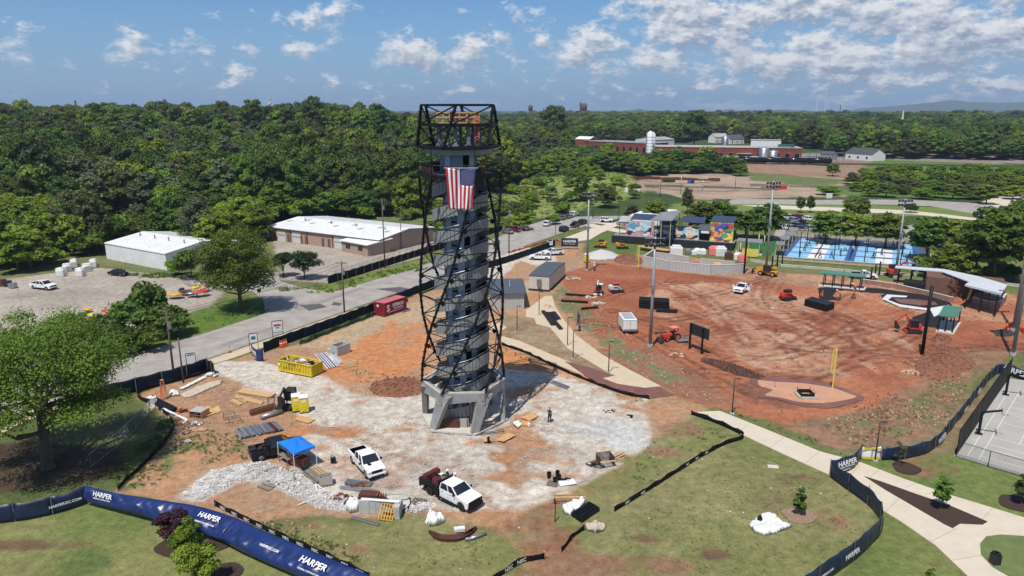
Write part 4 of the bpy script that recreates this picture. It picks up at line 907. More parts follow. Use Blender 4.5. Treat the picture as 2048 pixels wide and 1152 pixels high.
sheet('parking_lane',gp([(1480,410),(1560,418),(1700,424),(1820,428),(1900,436),(2000,446),(2000,442),(1900,430),(1820,421),(1700,416),(1560,411)]),'path_pale',.03)
sheet('car_park',gp([(1545,478),(1560,440),(1580,433),(1700,440),(1860,452),(1900,500),(1720,492),(1600,486)]),'asphalt',.02)
sheet('far_car_park',gp([(1960,405),(2010,388),(2300,395),(2300,430),(2048,428)]),'path_pale',.03)
sheet('kerb_pavement',gp([(-200,975),(60,840),(240,785),(285,768),(420,731),(470,716),(560,684),(700,632),(860,576),(860,571),(700,622),(560,671),(415,721),(240,768),(60,822),(-220,940)]),'path',.10,thick=.3)
sheet('sidewalk',gp([(1130,476),(1180,458),(1250,440),(1290,430),(1300,434),(1235,452),(1200,468),(1180,480),(1130,486)]),'path_pale',.12,thick=.3)
sheet('park_path',gp([(1170,452),(1185,448),(1300,470),(1300,478)]),'path_pale',.06)
sheet('entrance_path',gp([(1180,445),(1235,452),(1300,458),(1300,452),(1235,446)]),'path_pale',.065)
sheet('path',gp([(1395,824),(1440,822),(1530,858),(1640,903),(1722,925),(1800,955),(1900,990),(2048,1035),(2300,1110),(2300,1400),(2060,1400),(1990,1230),(1935,1152),(1870,1090),(1800,1042),(1745,1008),(1700,975),(1655,948),(1560,905),(1490,872),(1440,848),(1395,830)]),'path_pale',.03)
sheet('path_slope',gp([(1052,620),(1090,592),(1104,592),(1110,612),(1123,634),(1152,670),(1204,709),(1256,738),(1321,772),(1297,793),(1240,770),(1230,751),(1212,743),(1134,696),(1100,655),(1073,648),(1068,636),(1052,634)]),'path',.03)
sheet('lower_path',gp([(1003,672),(1040,682),(1100,708),(1150,728),(1231,753),(1242,772),(1200,763),(1100,724),(1050,702),(1003,688)]),'path',.026)
sheet('path_stub',gp([(988,640),(1014,655),(1000,664),(975,664)]),'path',.026)
sheet('flooded_path',gp([(1128,722),(1180,735),(1230,753),(1262,760),(1320,774),(1350,790),(1300,797),(1240,785),(1170,752)]),'mud_dark',.034)
sheet('muddy_film',gp([(1205,757),(1228,752),(1262,758),(1292,767),(1318,773),(1290,776),(1262,772),(1236,768)]),'path',.038)
sheet('ball_court',gp([(1908,912),(2014,757),(2120,770),(2500,830),(2500,1080),(2048,952)]),'court_grey',.05,thick=.2)
def joints(pts_pairs,m='bark',w=.03,z=.034,nm='path_joint'):
 b=MB()
 for a,c in pts_pairs:p,q=G(*a,z),G(*c,z); b.beam(p,q,w,.006)
 tag(b.build(nm,m),kind='structure')
joints([((1475,866),(1500,846)),((1540,896),(1568,874)),((1610,926),(1640,903)),((1690,965),(1720,928)),((1740,955),(1760,938)),((1810,975),(1832,966)),((1850,988),(1880,983)),((1965,1037),(1985,1017)),((1770,1025),(1800,995)),((1862,1083),(1912,1057)),((1905,1120),(1968,1110)),((1120,660),(1140,655)),((1160,700),(1180,690)),((1212,743),(1230,722)),((1140,680),(1152,672))],'old_wood')
b=MB()
for a,c in(((235,742),(330,716)),((390,700),(420,692)),((438,687),(470,678)),((860,545),(990,500)),((1000,497),(1100,458))):p,q=G(*a,.03),G(*c,.03); b.beam(p,q,.1,.006)
tag(b.build('road_line','road_paint'),kind='structure')
def patch(pl,nm,m,z):sheet(nm,gp(pl),m,z,thick=.01)
mat('asphalt_new',(.085,.08,.078),.9,var=.15); mat('asphalt_worn',(.24,.21,.185),.9,var=.2,scale=1)
patch([(600,610),(640,608),(655,614),(618,622)],'road_patch','asphalt_new',.03); patch([(668,604),(684,607),(680,612),(662,610)],'road_patch','asphalt_new',.03)
patch([(750,578),(800,574),(842,583),(800,586)],'road_patch','asphalt_new',.03); patch([(590,618),(720,575),(730,577),(600,622)],'road_crack','asphalt_worn',.028)
patch([(440,690),(560,648),(570,650),(450,694)],'road_crack','asphalt_worn',.028); patch([(556,575),(575,572),(580,582),(562,582)],'road_crack','asphalt_new',.03)
joints([((0,600),(330,560)),((0,640),(400,590)),((120,545),(180,660)),((240,545),(330,640)),((30,560),(60,680))],'old_wood',.06,-.0,'yard_joint')
sheet('mulch_bed',gp([(1728,953),(1760,963),(1830,988),(1900,1012),(1975,1044),(1965,1050),(1920,1048),(1905,1057),(1890,1050),(1830,1015),(1770,980)]),'mulch',.07,'narrow bed of dark mulch between the two paths','mulch bed')
sheet('lawn_island',gp([(2200,1080),(2048,1073),(2000,1070),(1972,1074),(1960,1088),(1962,1110),(1985,1135),(2020,1155),(2060,1190),(2300,1300)]),'lawn',.07)
def ringbed(nm,px,py,rx,m,lab,z=.05):
 c=G(px,py,0); r=rx/pxm(c); sheet(nm,[(c.x+r*(1+.12*math.sin(3*a+px))*math.cos(a),c.y+r*(1+.12*math.sin(2*a+py))*math.sin(a))for a in[2*PI*k/26 for k in range(26)]],m,z,lab,'mulch bed')
ringbed('mulch_bed',355,1090,40,'mulch','round mulch bed under the small purple-leaved maple'); ringbed('mulch_bed',436,1085,28,'mulch','small mulch bed beside the blue banner, right of the maples')
ringbed('mulch_bed',440,1150,40,'mulch','mulch bed cut off by the bottom edge below the maples'); ringbed('mulch_ring',1597,1032,31,'pale_mulch','ring of pale mulch round the thin tree on the lawn')
ringbed('mulch_bed',1812,936,26,'mulch','dark mulch patch at the bare sapling by the banner'); ringbed('mulch_bed',2040,1008,36,'mulch','dark mulch circle round the tree at the right edge')
PUD=[(1515,760),(1560,764),(1610,767),(1665,776),(1700,788),(1712,794),(1680,802),(1640,806),(1600,804),(1560,795),(1530,790),(1545,780),(1520,772)]
PC=sum((p for p in gp(PUD)),Vector())/len(PUD); rr_=random.Random(3)
sheet('wet_mud',smoothline([(PC.x+(p.x-PC.x)*k,PC.y+(p.y-PC.y)*(k+.25),0)for p,k in[(p,1.1+.12*rr_.random())for p in gp(PUD)]+[(gp(PUD[:1])[0],1.1)]],5)[:-1],'mud_dark',.008,thick=.01)
sheet('puddle',smoothline([(p.x,p.y,0)for p in gp(PUD+[PUD[0]])],5)[:-1],'mud_wet',.012,'wide shallow puddle of orange muddy water below the foul pole','puddle',kind='stuff',thick=.01)
def DR(u,s,f,A,h):
 g=1-f; a=A*(.25+.75*float(sst(u,.05,.45)))*(1-.35*float(sst(u,.7,1))); n=.55*math.sin(s*.9+g*3.2)+.3*math.sin(s*2.3-g*5+1)+.34*math.sin(s*3.9-g*8+2*math.sin(s*.7))*(.4+.6*math.sin(s*.55)**2)+.16*math.sin(s*8+g*10)
 return a*math.sin(min(g,1)*PI*.60)+.16*n*math.sin(PI*min(1,g*1.1)),.02+h*(1-g**1.25*.72)+.13*n*math.sin(PI*g)
def wire(nm,lab,pts,hgt_,mname,group=None,cat='fence',wob=.12,stakes=2.2,caps=None,txt=None,seg=6,lean=.0,top_sag=.1,back=None,post_r=.025,pm='machine_dark',partname='cloth',drape=0):
 P=smoothline([G(a,b,0)for a,b in pts],seg); L_=[0]
 for a,b_ in zip(P,P[1:]):L_.append(L_[-1]+(b_-a).length)
 o0=P[0].copy(); t=thing(nm,lab,cat,o0,group=group); rd=random.Random(len(lab)); tot=L_[-1]
 def at(s):
  for i in range(len(P)-1):
   if L_[i+1]>=s:k=(s-L_[i])/max(1e-6,L_[i+1]-L_[i]); return P[i].lerp(P[i+1],k)-o0,(P[i+1]-P[i]).normalized()
  return P[-1]-o0,(P[-1]-P[-2]).normalized()
 n=2 if drape else max(2,int(tot/stakes)); rows=(12 if drape else 5)if hgt_>1 else 3; ph=rd.uniform(0,9)
 for j in range(n):
  b=MB(); b.smooth='weld'; m=90 if drape else 6; s0,s1=tot*j/n,tot*(j+1)/n; g=[]
  for i in range(m+1):
   s=s0+(s1-s0)*i/m; p,d=at(s); nrm=Vector((-d.y,d.x,0)); sag=top_sag*math.sin(PI*i/m)
   col=[]
   for r in range(rows+1):
    f=r/rows
    if drape:
     q_,zz_=DR(s/tot,s,f,drape,hgt_); col.append(p-nrm*q_+Vector((0,0,zz_))); continue
    w=wob*math.sin(s*1.3+f*1.5+ph)*math.sin(PI*f*.9+.3)+wob*.3*math.sin(s*3.3-f*2+ph)*f+lean*f*f
    z=.02+(hgt_-sag*1.0+.06*math.sin(s*2.1+ph))*f; col.append(p+nrm*w+Vector((0,0,z)))
   g.append(col)
  for i in range(m):
   for r in range(rows):b.add([g[i][r],g[i+1][r],g[i+1][r+1],g[i][r+1]],[(0,1,2,3)])
  o=b.build(partname,mname,t); so=o.modifiers.new('thickness','SOLIDIFY'); so.thickness=.015
 for j in range(n+1):
  p,d=at(tot*j/n); nrm=Vector((-d.y,d.x,0)); b=MB(); hh=hgt_*(1.0+.12*rd.random())+.05; b.beam(p-nrm*.04+Vector((0,0,-.2)),p-nrm*.04+nrm*rd.uniform(-.05,.05)+Vector((0,0,hh)),post_r*2,post_r*2)
  st=b.build('stake' if hgt_<1 else 'post',pm,t)
  if caps and rd.random()<.7:b=MB(); b.box(p-nrm*.04+Vector((0,0,hh+.05)),(.09,.09,.09)); b.build('cap',caps,st)
 for s,body,size,fz,tm in txt or[]:
  p,d=at(s*tot); flip=1 if d.x>=0 else-1; dd=d*flip; nrm=Vector((dd.y,-dd.x,0))
  if drape:
   q_,zz_=DR(s,s*tot,fz,drape,hgt_); q2,z2=DR(s,s*tot,fz+.08,drape,hgt_); q3,z3=DR(s,s*tot,fz-.08,drape,hgt_); ti=math.atan2(z2-z3,q3-q2)
   text(body,size,tm,t,p+nrm*(q_+.18*math.sin(ti))+Vector((0,0,zz_+.18*math.cos(ti))),(ti,0,math.atan2(dd.y,dd.x)),bold=.02); continue
  off=max(wob*1.3+abs(lean)*fz*fz,.05)+.04
  lo=p+nrm*off+Vector((0,0,hgt_*fz)); text(body,size,tm,t,lo,(PI/2-(.12 if hgt_>1 else 0),0,math.atan2(dd.y,dd.x)),bold=.02)
 return t
NS=[(.07+.088*i,'NSC',.42,.5,'white_print')for i in range(11)]
wire('silt_fence','low black silt fence lettered NSC behind the blue banner, lower left',[(430,1012),(470,1032),(520,1056),(580,1084),(650,1114),(740,1158)],.62,'silt_fabric','black silt fences',txt=NS,stakes=2.4,caps='lumber',wob=.06)
wire('silt_fence','long curling black silt fence along the left edge of the site',[(236,982),(258,960),(290,930),(325,893),(345,862),(341,840),(312,815),(278,797),(280,786),(320,772),(380,757),(426,742)],.62,'silt_fabric','black silt fences',txt=[(.50,'NSC',.36,.5,'white_print'),(.54,'NSC',.36,.5,'white_print'),(.58,'NSC',.36,.5,'white_print')],wob=.1)
wire('silt_fence','short black silt fence lettered NSC at the bottom edge beside the muddy track',[(985,1165),(1020,1140),(1050,1124),(1088,1118)],.6,'silt_fabric','black silt fences',txt=[(.35,'NSC',.5,.5,'white_print'),(.62,'NSC',.5,.5,'white_print')],caps='lumber',wob=.06)
wire('silt_fence','short black silt fence running down from the stacked black pipes',[(1122,1104),(1134,1092),(1146,1076),(1168,1060)],.55,'silt_fabric','black silt fences',caps='orange',wob=.06)
wire('silt_fence','long black silt fence with a sharp corner crossing the lawn on the right',[(1229,1024),(1290,986),(1350,948),(1400,916),(1450,890),(1487,877),(1475,866),(1440,850),(1410,838),(1382,829)],.6,'silt_fabric','black silt fences',txt=[(.06,'NSC',.36,.5,'white_print'),(.14,'NSC',.36,.5,'white_print'),(.40,'NSC',.3,.5,'white_print'),(.46,'NSC',.3,.5,'white_print'),(.52,'NSC',.3,.5,'white_print')],caps='lumber',wob=.06)
wire('silt_fence','black silt fence with weeds along the lower path right of the tower',[(1003,690),(1050,706),(1100,730),(1150,752),(1210,776),(1255,790),(1298,798)],.5,'silt_fabric','black silt fences',wob=.05,caps='lumber')
wire('screen_fence','dark screened fence beside the pavement behind the orange ladder',[(120,838),(205,802),(250,790),(327,770),(380,755),(416,742)],2.0,'screen_navy','dark screened site fences',stakes=3,wob=.02,top_sag=.01,post_r=.035,pm='galv',partname='screen_panel')
wire('chain_link_gate','open chain link gate leaf with black screen at the site entrance',[(416,742),(424,746),(430,752)],1.9,'silt_fabric',None,'gate',stakes=1.5,wob=.05,pm='galv',partname='screen_panel')
wire('screen_fence','long dark screened fence along the road past the red container',[(528,706),(560,693),(640,664),(720,634),(765,616),(845,583),(930,550),(1000,530),(1060,510),(1110,492)],1.75,'screen_navy','dark screened site fences',stakes=3,wob=.03,top_sag=.02,post_r=.02,pm='machine_dark',partname='screen_panel')
wire('screen_fence','sagging green-black screen on the grass beside the pavement',[(600,690),(680,658),(760,627),(815,603)],.9,'fence_turf','dark screened site fences',stakes=3,wob=.25,top_sag=.12,partname='screen_panel',pm='galv')
wire('screen_fence','black screened fence on the far side of the road by the garage building',[(656,568),(700,556),(760,537),(843,511),(930,484),(1005,462)],1.9,'silt_fabric','dark screened site fences',stakes=3,wob=.02,top_sag=.01,pm='galv',partname='screen_panel')
wire('banner_sign','blue company banner wrapped round the fence end by the gravel entrance',[(505,712),(514,722),(527,722)],1.9,'banner_blue',None,'banner',stakes=2,wob=.05,txt=[(.55,'HARPER',.55,.66,'white_print'),(.55,'GENERAL CONTRACTORS',.17,.45,'white_print'),(.55,'HARPERGC.COM',.16,.2,'white_print')],partname='banner')
GB='blue banner fences'
wire('banner_fence','billowing bright blue banner fence across the lower left lawn',[(178,1008),(240,1023),(330,1038),(400,1050),(470,1072),(520,1096),(600,1131),(690,1170),(780,1212)],1.95,'banner_blue',GB,stakes=3,seg=8,partname='banner',pm='galv',drape=1.75,txt=[(.07,'HARPER',.66,.66,'white_print'),(.07,'GENERAL CONTRACTORS',.18,.42,'white_print'),(.43,'HARPER',.72,.74,'white_print'),(.43,'GENERAL CONTRACTORS',.2,.52,'white_print'),(.66,'HARPERGC.COM',.3,.62,'white_print'),(.80,'HARPER',.8,.66,'white_print'),(.80,'GENERAL CONTRACTORS',.2,.42,'white_print')])
wire('banner_fence','taut dark blue banner fence at the left edge of the lawn',[(-120,1062),(-60,1054),(0,1047),(80,1035),(130,1022),(178,1006)],1.8,'banner_navy',GB,stakes=3,wob=.12,lean=.1,top_sag=.06,partname='banner',pm='galv',txt=[(.84,'HARPERGC.COM',.36,.5,'white_print')])
wire('banner_fence','navy banner fence curving round the lawn beside the wide path, lower right',[(1660,955),(1682,971),(1717,996),(1745,1020),(1762,1046),(1760,1071),(1737,1095),(1705,1124),(1659,1156),(1600,1200)],1.9,'banner_navy',GB,stakes=2.6,wob=.1,lean=-.1,partname='banner',pm='galv',txt=[(.70,'HARPER',.62,.6,'white_print'),(.86,'HARPERGC.COM',.28,.5,'white_print')])
wire('banner_fence','short navy banner fence standing across the path, lettered HARPER',[(1658,952),(1680,948),(1701,941),(1714,930),(1721,918)],1.9,'banner_navy',GB,stakes=1.6,wob=.05,partname='banner',pm='galv',txt=[(.34,'HARPER',.8,.64,'white_print'),(.34,'GENERAL CONTRACTORS',.2,.4,'white_print'),(.34,'HARPERGC.COM',.16,.22,'white_print')])
wire('safety_banner','white and yellow safety banner panel behind the thin brown post',[(1722,918),(1740,920),(1760,919)],1.5,'white_print',GB,stakes=2.4,wob=.04,partname='banner',pm='galv',txt=None)
wire('banner_fence','long navy banner fence snaking up the right side of the red field',[(1762,920),(1800,919),(1825,915),(1866,900),(1895,868),(1921,836),(1950,797),(1975,765),(1992,750),(2012,748),(2040,758),(2110,770)],1.6,'banner_navy',GB,stakes=2.6,wob=.16,partname='banner',pm='galv',txt=[(.20,'HARPER',.85,.55,'white_print'),(.44,'HARPERGC.COM',.3,.5,'white_print'),(.60,'HARPER',.6,.55,'white_print'),(.90,'HARPER',1.1,.6,'white_print')])
b=MB(); p,q=G(1722,919,0),G(1760,920,0); b.beam(p.lerp(q,.02)+Vector((0,-.12,.25)),p.lerp(q,.98)+Vector((0,-.12,.25)),.02,.3); b.beam(p.lerp(q,.02)+Vector((0,-.12,1.38)),p.lerp(q,.98)+Vector((0,-.12,1.38)),.02,.2); b.build('banner_border','dumpster_yellow',None); tag(bpy.data.objects['banner_border'],'yellow border strips of the white safety banner beside the path','banner')
wire('safety_mesh','low orange plastic safety mesh on the verge across the road',[(1016,506),(1040,500),(1080,488),(1110,482),(1128,484)],.5,'orange',None,'barrier',stakes=2.5,wob=.12,pm='rusty_steel',partname='mesh')
wire('safety_mesh','crumpled orange safety mesh round the foot of the farther light mast at the right edge',[(2008,665),(2016,655),(2034,655),(2046,668)],.9,'orange',None,'barrier',stakes=1.6,wob=.2,partname='mesh',pm='orange')
def chainlink(nm,lab,pts,h,m='black_steel',cell=.5,group=None,net='black_steel',postd=3.0,rr=.012):
 P=[G(a,b,0)for a,b in pts]; o0=P[0].copy(); t=thing(nm,lab,'fence',o0,group=group); g=MB(); rails=MB()
 for a,c in zip(P,P[1:]):
  a=a-o0; c=c-o0; L_=(c-a).length; n=max(1,round(L_/postd))
  for k in range(n+1):
   p=a.lerp(c,k/n); b=MB(); b.tube(p,p+Vector((0,0,h)),.04,n=6); b.build('post',m,t)
  rails.tube(a+Vector((0,0,h)),c+Vector((0,0,h)),.03,n=5); rails.tube(a+Vector((0,0,.1)),c+Vector((0,0,.1)),.02,n=5)
  kk=int((L_+h)/cell)
  for i in range(kk):
   s=i*cell
   for sg in(1,-1):
    x0,z0,x1,z1=s-h,0,s,h
    if x0<0:z0+=-x0; x0=0
    if x1>L_:z1-=(x1-L_); x1=L_
    if x1<=x0:continue
    if sg>0:pa,pb=a.lerp(c,x0/L_),a.lerp(c,x1/L_)
    else:pa,pb=a.lerp(c,1-x0/L_),a.lerp(c,1-x1/L_)
    g.beam(pa+Vector((0,0,z0)),pb+Vector((0,0,z1)),rr,rr)
 rails.build('rail',m,t); o=g.build('mesh',net,t); o['kind']='stuff'; return t
chainlink('court_fence','tall black chain link fence along the side of the basketball court',[(1912,912),(1960,841),(1990,797),(2018,757)],3.2,cell=.17,rr=.02)
chainlink('court_fence','low black chain link fence along the near end of the basketball court',[(1912,914),(1976,934),(2048,956),(2120,977)],1.9,cell=.28)
chainlink('chain_link_fence','grey chain link fence inside the big tree shade at the silt fence',[(182,935),(230,897),(268,862),(315,808)],1.6,'galv',.45,net='galv')
chainlink('chain_link_fence','chain link fence round the concrete yard of the garage building',[(612,576),(655,562),(720,542),(800,516),(860,497)],1.9,'galv',.6,net='galv')
chainlink('chain_link_fence','rusty chain link fence beside the white shed and its weeds',[(250,545),(300,548),(345,555)],1.6,'galv',.5,net='galv')
chainlink('chain_link_gate','tall grey chain link gate at the end of the side street',[(368,567),(378,572),(390,577)],1.9,'galv',.5,net='galv')
def court_lines():
 A,B_,Cc=G(1918,908,0),G(2012,768,0),G(2100,965,0); u=(B_-A).normalized(); v=Vector((u.y,-u.x,0)); b=MB()
 def ln(x0,y0,x1,y1):b.beam(A+u*x0+v*y0+Vector((0,0,.056)),A+u*x1+v*y1+Vector((0,0,.056)),.06,.006)
 def arc(cx,cy,r,a0,a1,n=20):
  for k in range(n):
   p,q=a0+(a1-a0)*k/n,a0+(a1-a0)*(k+1)/n; ln(cx+r*math.cos(p),cy+r*math.sin(p),cx+r*math.cos(q),cy+r*math.sin(q))
 for y in(.8,1.9):ln(0,y,26,y)
 ln(1,1.9,1,26); ln(24.5,1.9,24.5,26)
 for x in(5,7.4,13.0,17.2,19.6):ln(x,1.9,x,14)
 arc(9,13,1.8,0,2*PI); arc(10,4,6.5,-.2,PI+.2); ln(7.4,4.6,12,4.6)
 tag(b.build('court_line','court_white'),kind='structure')
court_lines()
def arch(cy,r,z0,n=7,rev=False):
 p=[(cy-r*math.cos(PI*k/n),z0+r*math.sin(PI*k/n))for k in range(n+1)]; return p
def vehicle(kind,paint,label,A,B=None,side=0,rz=None,group=None,name=None,cat=None,L=None,detail=1,cover='void',wheelr=None,doors_open=False):
 """A, B: pixels of the rear and front wheel contact; side -1/+1: those are the wheels on the vehicle's right/left"""
 dims={'crew':(5.9,2.02,1.92,3.9,.40),'cab':(5.6,1.98,1.88,3.6,.40),'suv':(4.9,1.95,1.80,2.85,.36),'sedan':(4.8,1.85,1.46,2.8,.33),'jeep':(4.4,1.9,1.85,2.7,.41),'service':(6.9,2.1,2.0,4.5,.44),'van':(5.6,2.0,2.3,3.4,.37)}
 Ln,Wd,Ht,wb,wr=dims[kind]; wr=wheelr or wr
 if isinstance(A,Vector):P=A
 else:
  a,b_=G(*A),G(*B); d=(b_-a).normalized(); rz=math.atan2(d.y,d.x)-PI/2; P=(a+b_)/2; rt=Vector((d.y,-d.x,0)); P=P-rt*(-side)*0+(rt*(Wd/2-.1)if side>0 else(rt*-(Wd/2-.1)if side<0 else rt*0))
 name=name or{'crew':'pickup_truck','cab':'pickup_truck','suv':'parked_car','sedan':'parked_car','jeep':'parked_jeep','service':'service_truck','van':'van'}[kind]
 cat=cat or{'crew':'pickup','cab':'pickup','suv':'car','sedan':'car','jeep':'car','service':'truck','van':'van'}[kind]
 t=thing(name,label,cat,P,rz,group); hw=Wd/2; zb=.38 if kind in('crew','cab','jeep','service')else.24
 fy,ry=wb/2+.02,-wb/2; front=fy+(.95 if kind!='jeep' else.7); rear=front-Ln; ar=wr*1.22
 belt={'crew':1.22,'cab':1.2,'suv':1.08,'sedan':.95,'jeep':1.12,'service':1.32,'van':1.25}[kind]; hood=belt-.02 if kind!='sedan' else.86
 bedtop=belt+.04; cabr={'crew':rear+2.0,'cab':rear+2.3,'suv':rear,'sedan':rear,'jeep':rear,'service':rear+2.95,'van':rear}[kind]
 truck=kind in('crew','cab','service')
 wheelz=wr
 pr=[(cabr if truck else rear,zb)]
 if not truck:pr+=arch(ry,ar,zb+.02)
 pr+=arch(fy,ar,zb+.02)+[(front-.05,zb+.02),(front,zb+.25),(front-.02,hood-.22),(front-.18,hood-.06),(front-1.35,hood+.05)]
 pr+=[(cabr if truck else rear+.02,belt)]if kind!='sedan' else[(rear+1.0,belt),(rear+.1,belt-.06)]
 pr+=[(cabr if truck else rear,zb+.3)]
 b=MB(); b.xprof([(y,z)for y,z in pr],-hw,hw); b.build('body',paint,t,bevel=.07)
 ws=front-1.45; rb=cabr+.06 if truck else rear+.12
 roofz=Ht; wt=hw*.80
 if kind=='sedan':ws=front-1.25; rb=rear+.75; top0,top1=rb+.75,ws-.95
 elif kind=='jeep':top0,top1=rb+.06,ws-.32
 elif kind=='suv':top0,top1=rb+.3,ws-.75
 else:top0,top1=rb+.12,ws-.85
 bz=belt-.02; g=MB(); v=[(-hw*.95,rb,bz),(hw*.95,rb,bz),(hw*.95,ws,bz),(-hw*.95,ws,bz),(-wt,top0,roofz-.06),(wt,top0,roofz-.06),(wt,top1,roofz-.06),(-wt,top1,roofz-.06)]
 g.add(v,[(0,3,2,1),(4,5,6,7),(0,1,5,4),(1,2,6,5),(2,3,7,6),(3,0,4,7)]); g.build('window','glass_dark',t)
 b=MB(); b.add([(-wt-.02,top0-.04,roofz-.07),(wt+.02,top0-.04,roofz-.07),(wt+.02,top1+.04,roofz-.07),(-wt-.02,top1+.04,roofz-.07),(-wt+.1,top0+.06,roofz),(wt-.1,top0+.06,roofz),(wt-.1,top1-.08,roofz),(-wt+.1,top1-.08,roofz)],[(0,3,2,1),(4,5,6,7),(0,1,5,4),(1,2,6,5),(2,3,7,6),(3,0,4,7)]); b.build('roof',paint,t,bevel=.03)
 b=MB()
 for sx in(-1,1):
  V_=[Vector(q)for q in v]; e=.02*sx
  lo0,lo1,up0,up1=(V_[0],V_[3],V_[4],V_[7])if sx<0 else(V_[1],V_[2],V_[5],V_[6])
  for a_,c_ in((lo0,up0),(lo1,up1)):b.beam(a_+Vector((e,0,0)),c_+Vector((e,0,0)),.09,.09)
  for f in((.5,)if kind in('crew','cab','service')else((.45,)if kind=='sedan' else(.36,.68))):b.beam(lo0.lerp(lo1,f)+Vector((e,0,0)),up0.lerp(up1,f)+Vector((e,0,0)),.05,.10)
  b.beam(lo0+Vector((e,0,.02)),lo1+Vector((e,0,.02)),.05,.06)
 b.build('pillar',paint,t)
 if truck and kind!='service':
  x1=cabr-.03
  for sx in(-1,1):
   b=MB(); pp=[(rear,zb+.2)]+arch(ry,ar,zb+.02)+[(x1,zb+.12),(x1,bedtop),(rear,bedtop)]
   xa,xb=(hw-.16,hw)if sx>0 else(-hw,-hw+.16); b.xprof(pp,xa,xb); b.build('bed_side',paint,t,bevel=.03)
  b=MB(); b.b0(-hw+.16,hw-.16,rear+.12,x1-.1,.55,.72)
  for sx in(-1,1):b.b0(sx*(hw-.22),sx*(hw-.155),rear+.1,x1-.1,.7,bedtop+.01)
  b.build('bed_floor',cover,t)
  b=MB(); b.b0(-hw+.1,hw-.1,rear,rear+.1,zb+.25,bedtop); b.build('tailgate',paint,t,bevel=.02); b=MB(); b.b0(-hw+.2,hw-.2,rear+.1,rear+.13,.6,bedtop+.01); b.build('bed_liner',cover,t)
  b=MB(); b.b0(-hw+.16,hw-.16,x1-.1,x1-.02,.6,bedtop); b.build('bed_bulkhead',cover,t)
 if kind=='service':
  x1=cabr-.12
  for sx in(-1,1):
   b=MB(); b.b0(sx*(hw+.05),sx*(hw-.42),rear,rear+1.05,.8,1.45); b.b0(sx*(hw+.05),sx*(hw-.42),rear+1.05,x1-.75,1.05,1.45); b.b0(sx*(hw+.05),sx*(hw-.42),x1-.75,x1,.5,1.45); b.build('tool_locker','black_plastic',t,bevel=.02)
   b=MB(); b.b0(sx*(hw+.04),sx*(hw-.40),rear+.02,rear+1.4,1.452,1.49); b.build('locker_lid','white_metal' if sx<0 else 'black_paint',t)
   b=MB(); b.beam((sx*(hw+.12),x1-.2,.5),(sx*(hw+.12),front-1.9,.5),.18,.06); b.build('step','black_plastic',t)
  b=MB(); b.b0(-hw+.4,hw-.4,rear,x1,.72,.82); b.build('bed_floor','rust',t)
  b=MB(); b.b0(-hw+.1,hw-.1,x1-.02,x1+.06,1.0,2.0)
  for i in range(7):b.beam((-hw+.1+i*(2*hw-.2)/6,x1,1.45),(-hw+.1+i*(2*hw-.2)/6,x1,2.12),.05,.05)
  b.build('headache_rack','black_paint',t)
 dark='black_plastic'
 b=MB(); b.b0(-hw+.02,hw-.02,front-.12,front+.10,zb+.02,zb+.30); b.build('front_bumper','black_plastic' if kind in('service','jeep')else paint,t,bevel=.04); b=MB(); b.b0(-hw+.3,hw-.3,front+.08,front+.115,zb-.02,zb+.12); b.build('bumper_intake','black_plastic',t)
 b=MB(); b.b0(-hw+.05,hw-.05,rear-.10,rear+.06,zb+.08,zb+.30); b.build('rear_bumper','chrome' if kind=='crew' else dark,t,bevel=.03)
 b=MB(); b.b0(-hw+.42,hw-.42,front-.03,front+.035,zb+.36,hood-.16)
 if kind=='service':b.b0(-hw+.12,hw-.12,front-.02,front+.04,zb+.30,hood-.16)
 b.build('grille',dark,t)
 for sx in(-1,1):
  b=MB(); b.b0(sx*(hw-.03),sx*(hw-.40),front-.16,front+.04,hood-.40,hood-.18); b.build('headlight','lamp_clear',t)
  b=MB(); b.b0(sx*(hw-.04),sx*(hw-.2),rear-.03,rear+.05,belt-.45,belt-.1); b.build('tail_light','lamp_red',t)
  b=MB(); b.box((sx*(hw+.17),ws-.30,belt+.14),(.24,.1,.26)); b.beam((sx*hw*.92,ws-.25,belt+.05),(sx*(hw+.12),ws-.28,belt+.1),.05); b.build('mirror',dark if kind!='suv' else paint,t,bevel=.02)
  b=MB(); b.b0(sx*(hw-.05),sx*(hw+.03),(cabr if truck else ry+ar)+.05,fy-ar-.02,zb-.02,zb+.1); b.build('sill',dark,t)
  if detail:
   b=MB(); fr=(cabr if truck else ry)+.1; to=fy-ar-.05
   for y in(fr,(fr+to)/2,to):b.b0(sx*(hw-.01),sx*(hw+.004),y-.012,y+.012,zb+.12,belt-.03)
   b.build('door_seam',dark,t)
   for y in(fr+(to-fr)*.12,(fr+to)/2+(to-fr)*.1):b=MB(); b.b0(sx*(hw-.01),sx*(hw+.03),y,y+.18,belt-.16,belt-.11); b.build('door_handle',dark,t)
 for y in(ry,fy):
  for sx in(-1,1):
   w=MB(); c=Vector((sx*(hw-.14),y,wr)); w.tube(c-Vector((.13,0,0)),c+Vector((.13,0,0)),wr,n=20); wo=w.build('wheel','tyre',t)
   r_=MB(); r_.tube(c+Vector((sx*.10,0,0)),c+Vector((sx*.145,0,0)),wr*.62,wr*.56,n=14); ro=r_.build('rim','rim' if kind not in('service','jeep')else dark,wo)
   r_=MB(); r_.tube(c+Vector((sx*.14,0,0)),c+Vector((sx*.16,0,0)),wr*.18,n=10); r_.build('hub',dark,wo)
 b=MB(); b.b0(-hw+.25,hw-.25,rear+.3,front-.4,zb-.06,zb+.04); b.build('underbody','black_plastic',t)
 if kind=='jeep':b=MB(); b.tube((0,rear-.02,1.0),(0,rear-.25,1.0),.38,n=18); b.build('spare_wheel','tyre',t)
